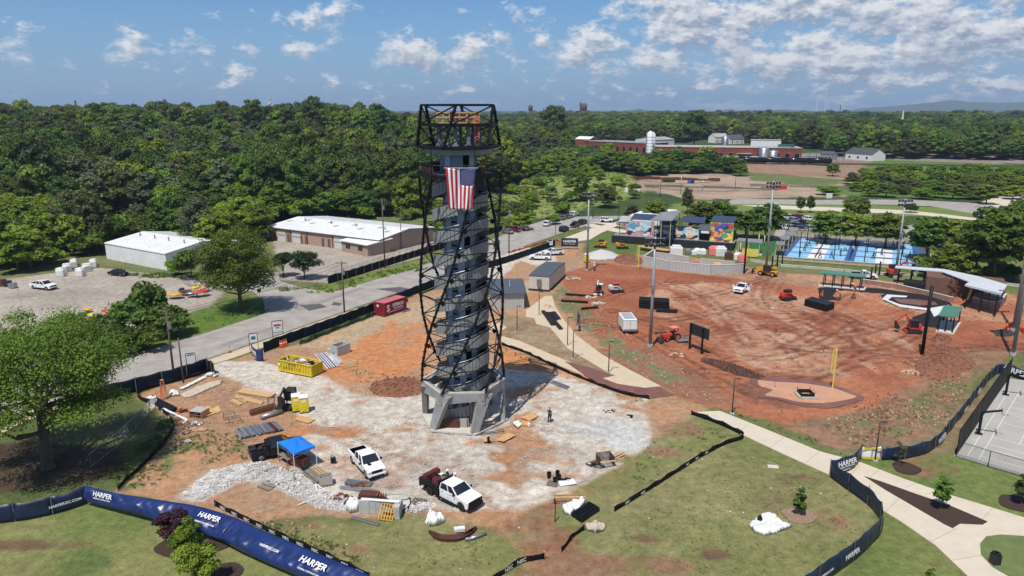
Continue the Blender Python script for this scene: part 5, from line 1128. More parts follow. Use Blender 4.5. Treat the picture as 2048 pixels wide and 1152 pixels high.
 if doors_open:
  for sx in(-1,1):b=MB(); b.box((sx*(hw+.45),fy-1.2,.95),(.95,.07,.75),rz=sx*.15); b.build('open_door',paint,t)
 return t
V=vehicle
T1=V('crew','white_paint','clean white crew cab pickup with dark empty bed, parked on the gravel below the tower',(736,917),(764,946),1)
for x in(-.35,.35):b=MB(); b.b0(x-.18,x+.18,1.45,1.9,1.26,1.30)
b.build('hood_scoop','black_plastic',T1)
T2=V('service','white_paint','white crew cab service truck with black lockers and workers on its bed',(886,974),(951,1006),1)
b=MB(); b.b0(-.95,.95,-3.2,-2.65,.82,1.95); b.build('tool_chest','maroon',None); o=bpy.data.objects['tool_chest']; o.location=T2.location; o.rotation_euler=T2.rotation_euler; tag(o,'brown steel tool chest across the rear of the service truck bed','tool chest')
def on(base,name,label,cat,b,m,group=None):
 o=b.build(name,m,None); o.location=base.location; o.rotation_euler=base.rotation_euler; return tag(o,label,cat,group)
b=MB(); b.box((.72,-1.35,1.75),(.6,.8,.6)); on(T2,'generator','dark red welding generator on the near locker of the service truck','generator',b,'maroon')
b=MB(); b.box((-.35,-1.55,1.5),(.8,1.0,.1),rz=.4); on(T2,'steel_plate','pale blue grey steel plate lying across the service truck bed','plate',b,'galv')
b=MB(); b.beam((-.2,-2.6,1.35),(.3,-.4,1.42),.2,.05); b.beam((-.35,-2.6,1.35),(.05,-.4,1.45),.12,.05); on(T2,'plank','pale timber planks lying lengthwise on the service truck bed','plank',b,'lumber')
T3=V('crew','black_car','black pickup loaded with gear, half under the blue canopy tent',(528,921),(590,907),-1,cover='void')
b=MB(); rd=random.Random(5)
for i in range(9):b.box((rd.uniform(-.6,.6),-2.9+rd.random()*1.5,1.0+rd.random()*.25),(.5,.5,.35),rz=rd.random()*3)
on(T3,'bed_load','heap of dark tool bags and hoses in the black pickup bed','gear',b,'machine_dark')
b=MB(); b.b0(-.85,.85,-1.25,-.75,1.2,1.75); on(T3,'tool_box','black tool box standing behind the black pickup cab','tool box',b,'black_plastic')
V('crew','white_paint','white pickup alone on the left concrete yard',(82,574),(110,577),1)
V('sedan','black_car','black estate car on the left yard before the white shed',(233,548),(254,550),1)
V('cab','white_paint','white work pickup beside the screened fence, nearer the mobile offices',(1096,521),(1062,520),1,group='white pickups by the mobile offices')
V('cab','white_paint','white work pickup with a ladder rack, second by the screened fence',(1122,510),(1095,512),1,group='white pickups by the mobile offices')
V('cab','white_paint','white pickup with its doors open in the middle of the red field',(1500,580),(1485,588),1,doors_open=True)
V('cab','white_paint','white pickup behind the long green-roofed dugout',(1710,557),(1746,559),-1)
V('crew','white_paint','white pickup on the dirt bay beyond the road, behind the red one',(1030,458),(1048,461),-1)
V('crew','red_car','dark red pickup on the dirt bay beyond the road',(1032,465),(1013,462),1)
V('sedan','silver_car','silver car in front of the dark red pickup beyond the road',(1018,469),(1003,465),1)
V('suv','white_paint','white hatchback at the road edge below the hill, pointing right',(1086,453),(1095,449),1)
for i,(k,pt,l,A,B)in enumerate([('suv','black_car','black car kerbside below the tall mast, nearest the camera in its row',(1121,465),(1135,459)),('crew','black_car','black pickup kerbside, middle of the three below the mast',(1143,457),(1158,450)),('suv','black_car','black car kerbside, farthest of the three below the mast',(1160,450),(1172,446)),('sedan','grey_car','grey car on the hill side of the road, in front of the white one',(1122,441),(1133,437)),('sedan','grey_car','grey car behind the white one on the hill side of the road',(1133,438),(1143,434)),('suv','white_paint','white car at the end of the row on the hill side of the road',(1143,434),(1154,430))]):V(k,pt,l,A,B,0,group='cars parked along the road',detail=0)
V('jeep','white_paint','white open jeep by the park entrance',(1206,443),(1224,444),1,detail=0)
V('sedan','silver_car','silver car beside the mural building, half hidden',(1240,450),(1252,452),0,detail=0)
V('suv','black_car','black car on the far road at the right',(1950,432),(1962,436),0,detail=0)
cols=['white_paint','black_car','red_car','white_paint','silver_car','black_car','grey_car','blue_car','white_paint','grey_car','black_car','silver_car','white_paint','black_car','grey_car','white_paint']
spots=[(1571,437),(1585,438),(1600,439),(1612,441),(1590,445),(1604,449),(1582,452),(1597,456),(1568,458),(1583,461),(1600,463),(1614,460),(1552,456),(1614,450),(1568,447),(1672,456)]
nm={'white_paint':'white','black_car':'black','red_car':'dark red','silver_car':'silver','grey_car':'grey','blue_car':'navy'}
wh=['first of the back row','second of the back row','third of the back row','end of the back row behind the tree','in the lane before the back row','right of the lane','in the middle row, left','in the middle row, centre','in the front row, left','in the front row, second','in the front row, third','in the front row, right','half under the large dark tree','at the right of the middle row','at the left of the lane','seen under the tree right of the court poles']
for(x,y),c,w in zip(spots,cols,wh):
 P=G(x,y,0); V('suv' if(x+y)%3 else 'sedan',c,'%s car in the car park, %s'%(nm[c],w),P,rz=.25+random.choice((0,PI)),group='cars in the car park behind the courts',detail=0)
def track(b,x,y0,y1,r,w):
 n=8; pts=[(y0+r*math.sin(PI*k/n)*-1,r-r*math.cos(PI*k/n))for k in range(n+1)]; pts2=[(y1+r*math.sin(PI*k/n),r+r*math.cos(PI*k/n))for k in range(n+1)]
 b.xprof((pts+pts2)[::-1],x-w/2,x+w/2)
def excavator(lab,A,rz,m='machine_red',s=1.0,cab='machine_dark',arm='machine_red',pose=((0,.6,1.5),(0,2.0,3.0),(0,3.6,2.2),(0,3.7,.6)),cab_on=True,turn=0):
 P=G(*A)if not isinstance(A,Vector)else A; t=thing('mini_excavator',lab,'excavator',P,rz); t.scale=(s,s,s)
 for sx in(-1,1):b=MB(); track(b,sx*.78,-1.0,1.0,.3,.36); b.build('track','tyre',t)
 b=MB(); b.b0(-.6,.6,-.7,.7,.25,.6); b.tube((0,0,.55),(0,0,.75),.45,n=14); b.build('undercarriage','machine_dark',t)
 b=MB(); b.box((0,1.45,.3),(1.9,.08,.42),rx=.2); b.beam((-.4,.8,.35),(-.5,1.4,.3),.1); b.beam((.4,.8,.35),(.5,1.4,.3),.1); b.build('dozer_blade',arm,t)
 b=MB(); b.prism([(-.85,.9),(-.85,-.6),(-.6,-1.1),(.6,-1.1),(.85,-.6),(.85,.9)],.72,1.05); b.build('deck',m,t,bevel=.04)
 b=MB(); b.prism([(-.85,-.2),(-.85,-.65),(-.6,-1.15),(.6,-1.15),(.85,-.65),(.85,-.2)],1.05,1.6); b.b0(.12,.84,-.2,.8,1.05,1.42); b.build('engine_cover',m,t,bevel=.06)
 if cab_on:
  b=MB(); b.b0(-.86,.1,-.45,.86,1.06,2.3); b.build('cab_glass','glass_dark',t)
  b=MB()
  for x in(-.88,.12):
   for y in(-.47,.88):b.beam((x,y,1.05),(x,y,2.35),.09)
  b.b0(-.93,.17,-.52,.93,2.3,2.4); b.build('cab_frame',cab,t,bevel=.02)
 else:
  b=MB(); b.b0(-.75,-.1,-.2,.3,1.05,1.55); b.b0(-.75,-.1,-.3,-.15,1.4,2.0); b.build('seat','black_plastic',t)
 pv=[Vector(q)for q in pose]
 b=MB(); b.beam(pv[0]-Vector((0,.1,.5)),pv[0],.3,.3); b.build('boom_foot','machine_dark',t)
 b=MB(); b.beam(pv[0],pv[0].lerp(pv[1],.55)+Vector((0,0,.25)),.24,.32); b.beam(pv[0].lerp(pv[1],.5)+Vector((0,0,.23)),pv[1],.24,.28); bo=b.build('boom',arm,t,bevel=.03)
 b=MB(); b.tube(pv[0]+Vector((0,.3,.1)),pv[0].lerp(pv[1],.6)+Vector((0,.2,.0)),.06,n=8); b.tube(pv[0].lerp(pv[1],.6)+Vector((0,0,.42)),pv[1]+Vector((0,.05,.28)),.06,n=8); b.build('hydraulic_ram','chrome',bo)
 b=MB(); b.beam(pv[1]-(pv[2]-pv[1])*.15,pv[2],.2,.24); st=b.build('dipper',arm,t,bevel=.03)
 d=(pv[3]-pv[2]); w=.3; q=pv[2]
 b=MB(); pr=[(q.y-.1,q.z),(q.y+.12,q.z+.02),(q.y+d.y*.6+.18,q.z+d.z*.9),(q.y+d.y-.28,q.z+d.z),(q.y+d.y-.6,q.z+d.z*.7),(q.y-.35,q.z+d.z*.35)]; b.xprof(pr,-w,w); b.build('bucket','machine_dark',t)
 return t
def skid(lab,A,rz,m,m2='machine_dark',s=1.0,bucket=True):
 P=G(*A); t=thing('track_loader',lab,'loader',P,rz); t.scale=(s,)*3
 for sx in(-1,1):b=MB(); track(b,sx*.78,-.85,.75,.33,.4); b.build('track','tyre',t)
 b=MB(); b.b0(-.55,.55,-1.2,.8,.3,1.15); b.b0(-.75,.75,-1.35,-.55,.75,1.5); b.build('body',m,t,bevel=.06)
 b=MB(); b.b0(-.48,.48,-.5,.7,1.15,1.98); b.build('cab_glass','glass_dark',t)
 b=MB()
 for x in(-.5,.5):
  for y in(-.5,.72):b.beam((x,y,1.1),(x,y,2.0),.08)
 b.b0(-.56,.56,-.6,.8,1.98,2.08); b.build('cab_frame',m2,t,bevel=.02)
 for sx in(-1,1):b=MB(); x=sx*.68; b.beam((x,-1.25,1.5),(x,.4,1.45),.14,.24); b.beam((x,.35,1.5),(x,1.35,.55),.14,.22); b.beam((x,-1.2,1.0),(x,-1.2,1.55),.14,.2); b.build('lift_arm',m,t,bevel=.03)
 if bucket:b=MB(); b.xprof([(1.3,.1),(1.3,.75),(1.45,.75),(2.0,.08),(1.95,.02)][::-1],-.95,.95); b.build('bucket','machine_dark',t)
 return t
mat('bob_white',(.65,.65,.63),.35,var=.05)
excavator('white mini excavator with a black cab beside the yellow portable toilets',(578,812),3.0,'bob_white',1.05,arm='machine_dark',pose=((0,.6,1.3),(0,1.0,2.7),(0,2.1,2.1),(0,2.0,.7)))
excavator('white and red mini excavator at the left edge of the red field',(1197,588),2.9,'machine_red',.95,arm='bob_white',pose=((0,.6,1.5),(0,1.2,3.3),(0,2.4,2.6),(0,2.3,1.2)),cab='bob_white')
excavator('orange-red mini excavator with its arm reaching right, behind the steel canopy',(1785,553),-1.5,'machine_red',1.15,pose=((0,.6,1.5),(0,2.2,2.9),(0,4.2,2.6),(0,4.5,1.0)))
excavator('orange-red mini excavator with raised arm at the green open shelter',(1826,664),1.45,'machine_red',.95,pose=((0,.6,1.4),(0,1.7,3.3),(0,3.2,2.0),(0,3.0,.5)))
skid('red and white compact track loader on the red field',(1230,584),-1.35,'bob_white','machine_red',.95)
skid('bright red compact track loader in the middle of the red field',(1573,599),-1.2,'machine_red','machine_dark',1.0)
skid('yellow compact track loader in front of the mural wall',(1242,497),-1.4,'cat_yellow','machine_dark',1.05)
skid('small yellow loader beside the gravel pile by the mural wall',(1203,495),1.2,'cat_yellow','machine_dark',1.05)
def telehandler():
 t=thing('telehandler','big yellow telehandler with four black wheels, by the mural wall','telehandler',G(1535,551),.9); t.scale=(.95,)*3
 b=MB(); b.b0(-.7,.7,-2.4,2.2,.7,1.3); b.b0(.25,1.05,-1.4,.6,.9,1.75); b.build('chassis','cat_yellow',t,bevel=.06)
 b=MB(); b.b0(-1.1,-.3,-.9,.8,1.2,2.5); b.build('cab_glass','glass_dark',t); b=MB(); b.b0(-1.15,-.25,-.95,.85,2.5,2.6)
 for x in(-1.12,-.28):
  for y in(-.92,.82):b.beam((x,y,1.1),(x,y,2.5),.08)
 b.build('cab_frame','machine_dark',t)
 b=MB(); b.beam((.1,-2.2,2.2),(.1,2.9,1.5),.42,.5); b.beam((.1,2.6,1.5),(.1,3.5,.7),.32,.36); b.build('boom','cat_yellow',t,bevel=.04)
 b=MB(); b.b0(-1.1,1.1,3.5,3.65,.25,1.3); b.b0(-.7,-.5,3.6,4.6,.2,.3); b.b0(.5,.7,3.6,4.6,.2,.3); b.build('fork','machine_dark',t)
 for y in(-1.5,1.5):
  for x in(-1,1):b=MB(); b.tube((x*.75,y,.62),(x*1.15,y,.62),.62,n=18); w=b.build('wheel','tyre',t); b=MB(); b.tube((x*1.1,y,.62),(x*1.18,y,.62),.3,n=12); b.build('rim','cat_yellow',w)
telehandler()
def tractor():
 t=thing('tractor','red farm tractor with a pink-red sun canopy beside the light mast','tractor',G(1343,680),2.0); t.scale=(.95,)*3
 b=MB(); b.b0(-.35,.35,.1,1.9,.75,1.35); b.build('bonnet','machine_red',t,bevel=.08); b=MB(); b.b0(-.3,.3,-.9,.3,.5,.95); b.build('chassis','machine_dark',t)
 b=MB(); b.b0(-.25,.25,-.8,-.3,.95,1.15); b.b0(-.25,.25,-.9,-.8,1.1,1.5); b.build('seat','black_plastic',t)
 b=MB(); b.box((0,-.4,2.35),(1.35,1.5,.08)); b.build('canopy','cone_pink',t,bevel=.02)
 b=MB()
 for x in(-.5,.5):b.beam((x,-.9,.9),(x,-.9,2.33),.07)
 b.build('roll_bar','machine_dark',t)
 for x in(-1,1):
  b=MB(); b.tube((x*.5,-.7,.68),(x*.85,-.7,.68),.68,n=20); w=b.build('wheel','tyre',t); b=MB(); b.tube((x*.8,-.7,.68),(x*.88,-.7,.68),.36,n=14); b.build('rim','orange',w)
  b=MB(); b.tube((x*.45,1.4,.42),(x*.7,1.4,.42),.42,n=18); w=b.build('wheel','tyre',t); b=MB(); b.tube((x*.66,1.4,.42),(x*.72,1.4,.42),.22,n=12); b.build('rim','orange',w)
  b=MB(); b.b0(x*.42,x*.9,-1.3,-.1,1.38,1.45); b.build('mudguard','machine_red',t)
  b=MB(); b.beam((x*.42,.2,1.2),(x*.42,2.3,.5),.1,.14); b.build('loader_arm','machine_red',t)
 b=MB(); b.xprof([(2.3,.1),(2.3,.7),(2.45,.7),(2.9,.08)][::-1],-.85,.85); b.build('bucket','machine_dark',t)
 t2=thing('grading_rake','grey box grader lying behind the red tractor','grader',G(1362,682),.3); b=MB(); b.b0(-.9,.9,-.5,.5,.15,.3); b.b0(-.95,-.85,-.6,.6,.1,.5); b.b0(.85,.95,-.6,.6,.1,.5); b.build('box_frame','galv',t2); b=MB(); b.beam((0,.5,.3),(0,1.2,.6),.1); b.tube((-.9,-.7,.25),(.9,-.7,.25),.18,n=10); b.build('roller','galv',t2)
mat('cone_pink',(.70,.20,.17),.5,var=.1)
tractor()
def one(name,label,cat,b,m,group=None,loc=None,rz=0,bevel=0,kind=None):
 o=b.build(name,m,None,bevel=bevel)
 if loc is not None:o.location=loc; o.rotation_euler=(0,0,rz)
 return tag(o,label,cat,group,kind)
def frame(pa,pb):
 a,b_=G(*pa,0),G(*pb,0); return a,math.atan2(b_.y-a.y,b_.x-a.x),(b_-a).length
def container():
 a,rz,L_=frame((769,634),(811,620)); L_=6.1; Wd=2.44; Hh=2.6; t=thing('shipping_container','dark red storage container with white lettering, by the fence','container',a,rz)
 for x0,x1,y0,y1,nm in((0,L_,0,.05,'side_wall'),(0,L_,Wd-.05,Wd,'side_wall')):
  b=MB(); n=22
  for k in range(n):x=x0+(x1-x0)*k/n; w=(x1-x0)/n; b.b0(x,x+w*.6,y0-(.03 if y0==0 else 0),y1+(.03 if y0 else 0),.14,Hh-.1); b.b0(x+w*.6,x+w,y0+.01,y1-.01,.14,Hh-.1)
  b.build(nm,'container_red',t)
 b=MB(); b.b0(-.02,.06,.05,Wd-.05,.14,Hh-.1); b.build('end_wall','container_red',t); b=MB(); b.b0(L_-.06,L_,.05,Wd-.05,.14,Hh-.1); b.build('end_wall','container_red',t)
 b=MB(); b.b0(0,L_,0,Wd,Hh-.06,Hh)
 for k in range(16):b.b0(.25+k*.37,.42+k*.37,.1,Wd-.1,Hh,Hh+.02)
 b.build('roof','container_top',t)
 b=MB()
 for y in(0,Wd):b.b0(-.04,.12,y-.06,y+.08,0,Hh+.01); b.b0(L_-.12,L_+.04,y-.06,y+.08,0,Hh+.01); b.beam((0,y,.08),(L_,y,.08),.12,.14); b.beam((0,y,Hh-.05),(L_,y,Hh-.05),.12,.12)
 b.beam((0,0,.08),(0,Wd,.08),.1,.14); b.beam((0,0,Hh-.05),(0,Wd,Hh-.05),.12,.12); b.build('corner_frame','container_red',t)
 for y in(.35,.9,1.5,2.1):b=MB(); b.tube((-.07,y,.2),(-.07,y,Hh-.2),.025,n=5); b.build('lock_bar','container_red',t)
 b=MB(); b.b0(-.08,-.04,1.35,1.8,1.75,2.15); b.build('notice','white_print',t)
 text('SITEBOX',.82,'white_print',t,(3.75,-.07,1.72),(PI/2,0,0),.025,sx=.95); text('STORAGE',.42,'white_print',t,(3.8,-.07,1.08),(PI/2,0,0),.02,sx=1.3); b=MB(); b.b0(.9,5.4,-.065,-.05,.60,.66); b.build('lettering_line','white_print',t)
 text('S',1.7,'white_print',t,(1.05,-.07,1.38),(PI/2,0,0),.03,name='emblem')
 b=MB(); b.beam((4.2,-.5,.06),(6.4,-.7,.06),.4,.1); b.beam((4.4,-.8,.16),(5.2,-.6,.16),.3,.08); one('scrap_slab','grey scrap slabs on the ground against the red container','scrap',b,'galv',loc=a,rz=rz)
mat('container_top',(.48,.13,.15),.55,var=.15,scale=.6)
container()
def dumpster():
 a,rz,L_=frame((558,742),(637,758)); Wd=2.35; Hh=1.75; L_=6.3; t=thing('roll_off_dumpster','yellow open dumpster full of scrap wood, numbered in black','dumpster',a,rz)
 b=MB(); b.b0(0,L_,0,Wd,.16,.26); b.b0(.2,L_-.2,.4,.6,0,.16); b.b0(.2,L_-.2,Wd-.6,Wd-.4,0,.16); b.build('floor','rusty_steel',t)
 for y in(0,Wd-.06):b=MB(); b.b0(0,L_,y,y+.06,.2,Hh); b.build('side_wall','dumpster_yellow',t)
 for x in(0,L_-.06):b=MB(); b.b0(x,x+.06,.07,Wd-.07,.2,Hh); b.build('end_wall','dumpster_yellow',t)
 for y,s in((-.05,1),(Wd+.05,-1)):
  for k in range(13):b=MB(); x=.06+k*(L_-.12)/12; b.b0(x-.05,x+.05,y-.05,y+.05,.2,Hh-.02); b.build('rib','dumpster_yellow',t)
  b=MB(); b.beam((0,y,Hh),(L_,y,Hh),.14,.12); b.beam((0,y,.22),(L_,y,.22),.12,.12); b.build('top_rail','dumpster_yellow',t)
 for x in(-.03,L_+.03):
  b=MB(); b.beam((x,0,Hh),(x,Wd,Hh),.12,.12); b.beam((x,0,.24),(x,Wd,.24),.1,.12)
  for k in range(1,5):b.beam((x,0,.25+k*.3),(x,Wd,.25+k*.3),.06,.08)
  b.build('end_ribs','dumpster_yellow',t)
 for k,ch in enumerate('ECO'):text(ch,.52,'black_paint',t,(1.9+k*.5+.25,-.115,1.36),(PI/2,0,0),.02)
 for k,ch in enumerate('2952115'):text(ch,.56,'black_paint',t,(1.05+k*.5+.03,-.115,.78),(PI/2,0,0),.02)
 b=MB(); b.b0(.05,.38,-.12,-.1,.95,1.35); b.build('sticker','white_print',t)
 rd=random.Random(9)
 for i in range(44):
  b=MB(); x,y=rd.uniform(.5,L_-.6),rd.uniform(.35,Wd-.35); b.box((x,y,Hh-.25+rd.random()*.35),(rd.uniform(.3,1.3),rd.uniform(.1,.5),.04),rz=rd.random()*3,rx=rd.uniform(-.4,.4),ry=rd.uniform(-.3,.3))
  o=one('scrap_board','splintered scrap boards heaped in the yellow dumpster','board',b,rd.choice(['plywood','lumber','old_wood','wall_tan']),group='scrap heaped in the yellow dumpster',loc=a,rz=rz)
 b=MB(); b.ico((3.6,1.3,Hh+.05),.42,(1.4,.8,.6),.25,rd,1); one('plastic_sheet','crumpled white plastic sheet on the dumpster load','plastic sheet',b,'tarp_white',loc=a,rz=rz)
 b=MB(); b.ico((5.2,1.2,Hh-.05),.5,(1.3,.9,.6),.2,rd,1); one('rubbish_bag','black rubbish bag at the right end of the dumpster load','bag',b,'black_plastic',loc=a,rz=rz)
dumpster()
def loo(lab,P,rz,m='loo_yellow'):
 t=thing('portable_toilet',lab,'portable toilet',P,rz,'yellow portable toilets')
 b=MB(); b.b0(-.55,.55,-.55,.55,.08,2.0); b.build('cabin',m,t,bevel=.04)
 for sx in(-1,1):
  for k in range(4):b=MB(); b.beam((sx*.57,-.36+k*.24,.55),(sx*.57,-.36+k*.24,1.7),.04,.12); b.build('side_rib',m,t)
 b=MB(); b.beam((-.4,-.57,.15),(.4,-.57,.75),.05); b.beam((-.4,-.57,.75),(.4,-.57,.15),.05); b.b0(-.4,.4,-.575,-.55,.8,1.75); b.build('door',m,t)
 b=MB(); b.b0(-.32,.25,-.59,-.575,1.45,1.7); b.build('notice','white_print',t)
 b=MB(); b.b0(-.6,.6,-.6,.6,2.0,2.1); b.xprof([(-.58,2.1),(.58,2.1),(.35,2.26),(-.35,2.26)],-.57,.57); b.tube((.3,.3,2.2),(.3,.3,2.4),.06,n=8); b.build('roof','white_metal',t,bevel=.03)
 b=MB(); b.b0(-.6,.6,-.6,.6,0,.1); b.build('skid','machine_dark',t)
pl_=G(593,824,0); loo('yellow portable toilet with white roof, left of the pair on the gravel',pl_+Vector((-.1,.55,0)),.35); loo('yellow portable toilet with white roof, right of the pair on the gravel',pl_+Vector((.95,.2,0)),.35)
loo('yellow and white portable toilet at the foot of the left light mast',G(1173,524,0),.2)
a,rz,L_=frame((661,708),(681,714)); t=thing('concrete_vault','open square concrete vault standing on the orange soil','vault',a,rz); w,d,h=1.75,2.6,1.5
for x0,x1,y0,y1 in((0,w,0,.16),(0,w,d-.16,d),(0,.16,.162,d-.162),(w-.16,w,.162,d-.162)):b=MB(); b.b0(x0,x1,y0,y1,0,h); b.build('wall','concrete',t)
b=MB(); b.b0(.17,w-.17,.17,d-.17,.0,.15); b.build('floor','concrete',t)
for x in(.8,):b=MB(); b.tube((x,-.01,.35),(x,.01,.35),.1,n=10); b.build('pipe_hole','void',t)
b=MB(); b.b0(-1.9,-.2,.9,3.0,0,.3); one('vault_lid','flat concrete lid slab lying left of the open vault','slab',b,'pale_concrete',loc=a,rz=rz,bevel=.02)
def stack(name,lab,cat,p0,p1,n,across,r,m,z=None,group=None,square=False,rows=1,part='pipe',jit=.05):
 """long pieces laid side by side from p0 to p1, side by side towards the pixel 'across'"""
 a,b_=G(*p0,0),G(*p1,0); c=G(*across,0)-a; t=thing(name,lab,cat,a,0,group); rd=random.Random(n)
 for k in range(n):
  for q in range(rows):
   o=c*(k/max(1,n-1))+Vector((0,0,r+q*2*r)); e=Vector((rd.uniform(-jit,jit),rd.uniform(-jit,jit),0)); b=MB()
   if square:b.beam(o+e,o+(b_-a)+e,2*r*(1.2 if square==2 else 1),2*r)
   else:b.tube(o+e,o+(b_-a)+e,r,n=8)
   b.build(part,m if isinstance(m,str)else m[k%len(m)],t)
 return t
stack('pipe_bundle','blue and white conduit pipes laid side by side near the dumpster','pipes',(631,710),(656,738),11,(653,705),.06,['white_metal','blue_pipe'],part='pipe');
stack('plank_rack','low timber rack piled with pale offcuts right of the conduit pipes','timber',(684,738),(712,733),5,(688,726),.07,'lumber',square=2,part='plank',jit=.2,rows=2)
stack('sheet_bundle','pale blue corrugated sheets beside the conduit pipes','sheets',(655,712),(676,730),5,(664,707),.06,'pale_pipe',square=2,part='sheet')
G_T='stacks of new timber on the left of the site'
stack('plank_stack','largest stack of long fresh planks near the portable toilets','planks',(476,786),(542,797),8,(486,779),.06,'lumber',square=2,rows=2,part='plank',group=G_T)
stack('plank_stack','middle stack of fresh planks on the orange soil','planks',(470,795),(524,809),4,(473,791),.06,'lumber',square=2,part='plank',group=G_T)
stack('plank_stack','short planks, lowest of the fresh timber','planks',(462,802),(480,811),3,(467,799),.06,'lumber',square=2,part='plank',group=G_T)
stack('plank_stack','two short loose planks between the timber stacks','planks',(477,800),(492,806),2,(480,797),.06,'lumber',square=2,part='plank',group=G_T)
a,rz,L_=frame((502,832),(553,818)); t=thing('steel_truss','long rusty steel lattice girder lying on the soil','girder',a,rz)
for y in(0,.5):
 for z in(.08,.62):b=MB(); b.beam((0,y,z),(L_,y,z),.1,.12); b.build('chord','rusty_steel',t)
 b=MB()
 for k in range(12):x=L_*k/12; b.beam((x,y,.1),(x+L_/12,y,.6),.06); b.beam((x,y,.6),(x,y,.1),.05)
 b.build('lacing','rusty_steel',t)
b=MB(); b.beam((L_*.7,.2,.7),(L_*.75,.25,1.8),.08); b.beam((L_*.75,.25,1.8),(L_*.98,.25,1.75),.08); b.beam((L_*.98,.25,1.75),(L_*.95,.2,.7),.08); b.build('upright_frame','rusty_steel',t)
b=MB(); p,q=G(522,835,.28),G(564,822,.28); b.smooth=True; b.tube(p,q,.28,n=14); one('steel_pipe','grey steel pipe lying in front of the rusty girder','pipe',b,'galv')
for i,(x,y,lab)in enumerate([(459,836,'rusty metal trestle, farther of the two by the steel girder'),(470,846,'rusty metal trestle, nearer of the two by the steel girder')]):
 t=thing('trestle',lab,'trestle',G(x,y,0),.5,'metal trestles');
 for yy in(-.35,.35):
  b=MB(); b.beam((-.7,yy,.8),(.7,yy,.8),.07); b.beam((-.7,yy,0),(-.62,yy,.8),.06); b.beam((.7,yy,0),(.62,yy,.8),.06); b.build('side_frame','old_wood',t)
 for xx in(-.6,0,.6):b=MB(); b.beam((xx,-.35,.8),(xx,.35,.8),.05); b.build('crossbar','old_wood',t)
t=thing('stud_row','long row of grey galvanised steel strips laid side by side','steel strips',G(466,862,0),0); o0=t.location.copy()
A1,A2,B1,B2=G(467,862,0),G(550,845,0),G(480,879,0),G(567,861,0); n=34
for k in range(n):
 f=(k+.5)/n; p=A1.lerp(A2,f)-o0; q=B1.lerp(B2,f)-o0; rd=random.Random(k); e=Vector((rd.uniform(-.1,.1),rd.uniform(-.15,.15),0)); b=MB(); z=.1+(.12 if k%3 else 0); b.beam(p+e+Vector((0,0,z)),q+e*.6+Vector((0,0,z)),.16,.12)
 o=b.build('steel_strip','maroon' if k in(28,29)else('deck_grey' if k<7 or k%5==0 else 'galv'),t)
def ply(lab,pts,z=.06,m='plywood',th=.04,grp='loose plywood sheets'):
 o=sheet('plywood_sheet',gp(pts),m,z,lab,'plywood',kind='thing',thick=th); o['group']=grp
ply('bright plywood sheet on the soil, by the open plywood box',[(398,823),(416,811),(437,825),(414,833)]); ply('tan plywood sheet half under the bright one',[(422,819),(436,812),(442,821),(436,826)],.03,'lumber')
ply('stacked plywood sheets on the gravel below the toilets',[(590,840),(602,833),(631,841),(617,848)],.14,th=.14); ply('plywood sheet leaning by the white plastic near the tower',[(1041,836),(1060,827),(1078,832),(1060,842)]); ply('orange plywood piece in front of the white plastic',[(1043,842),(1060,842),(1060,853),(1042,850)],.04)
ply('single plywood sheet nearest the tower steps',[(992,881),(1014,866),(1032,871),(1008,884)]); ply('plywood piece beside the small black cylinder',[(963,876),(980,876),(984,884),(968,885)],.05)
t=thing('plywood_box','open-sided plywood box with a tan lid beside the hand tools','box',G(392,836,0),-.25); b=MB(); b.b0(-.9,.9,-.1,1.5,.85,.9); b.build('lid','wall_tan',t)
b=MB(); b.b0(-.9,-.84,-.1,1.5,0,.85); b.b0(.84,.9,-.1,1.5,0,.85); b.b0(-.84,.84,1.44,1.5,0,.85); b.build('side','plywood',t); b=MB(); b.beam((0,-.05,0),(0,-.05,.85),.06); b.beam((-.8,-.05,.4),(.8,-.05,.4),.06); b.build('frame','old_wood',t)
def stepladder():
 t=thing('step_ladder','orange fibreglass step ladder standing by the screened fence','ladder',G(328,797,0),.25)
 for s in(-1,1):b=MB(); b.beam((s*.32,-.35,0),(s*.18,0,2.6),.09,.05); b.build('front_rail','orange',t); b=MB(); b.beam((s*.32,.75,0),(s*.18,.06,2.55),.06,.05); b.build('rear_rail','orange',t)
 for k in range(8):f=.1+k*.11; w=.32-.14*f; b=MB(); b.box((0,-.35+.35*f,2.6*f),(2*w,.12,.05)); b.build('step','galv',t)
 b=MB(); b.box((0,.03,2.62),(.45,.28,.08)); b.build('top_cap','plywood',t)
stepladder()
stack('black_pipe_pallet','long black corrugated pipes strapped on a pallet, far left','pipes',(293,802),(342,827),7,(305,797),.12,'black_plastic',rows=2)
b=MB(); b.box((0,0,.5),(1.0,.7,.12)); one('board','pale board on the end of the black pipe pallet','board',b,'white_metal',loc=G(303,802,0),rz=-.4)
b=MB(); p,q=G(326,817,.45),G(374,840,.1); b.beam(p,q,.28,.12); b.beam(q,G(366,847,.1),.28,.1); one('white_gutter','long white plastic trough lying across the black pipes','trough',b,'white_metal')
def heap(name,lab,cat,px,py,rx,h,n,mats,sz,group=None,seed=0,flat=.6,kind=None):
 """a heap of separate rough lumps as one body"""
 P=G(px,py,0); r=rx/pxm(P); rd=random.Random(seed+px); t=None
 for mi,mname in enumerate(mats):
  b=MB()
  for i in range(n//len(mats)):
   a,q=rd.random()*6.28,r*rd.random()**.6; z=h*max(0,1-(q/r)**1.5); b.ico((q*math.cos(a),q*math.sin(a)*.7,z*rd.random()),sz*rd.uniform(.5,1.3),(1,rd.uniform(.6,1),flat),.3,rd)
  if t is None:t=one(name,lab,cat,b,mname,group,loc=P,kind=kind)
  else:b.build('lump',mname,t)
 return t
heap('tool_heap','black hoses and red hand tools in a heap behind the plywood box','tools',366,822,14,.3,14,['black_plastic','machine_dark','machine_red'],.26);
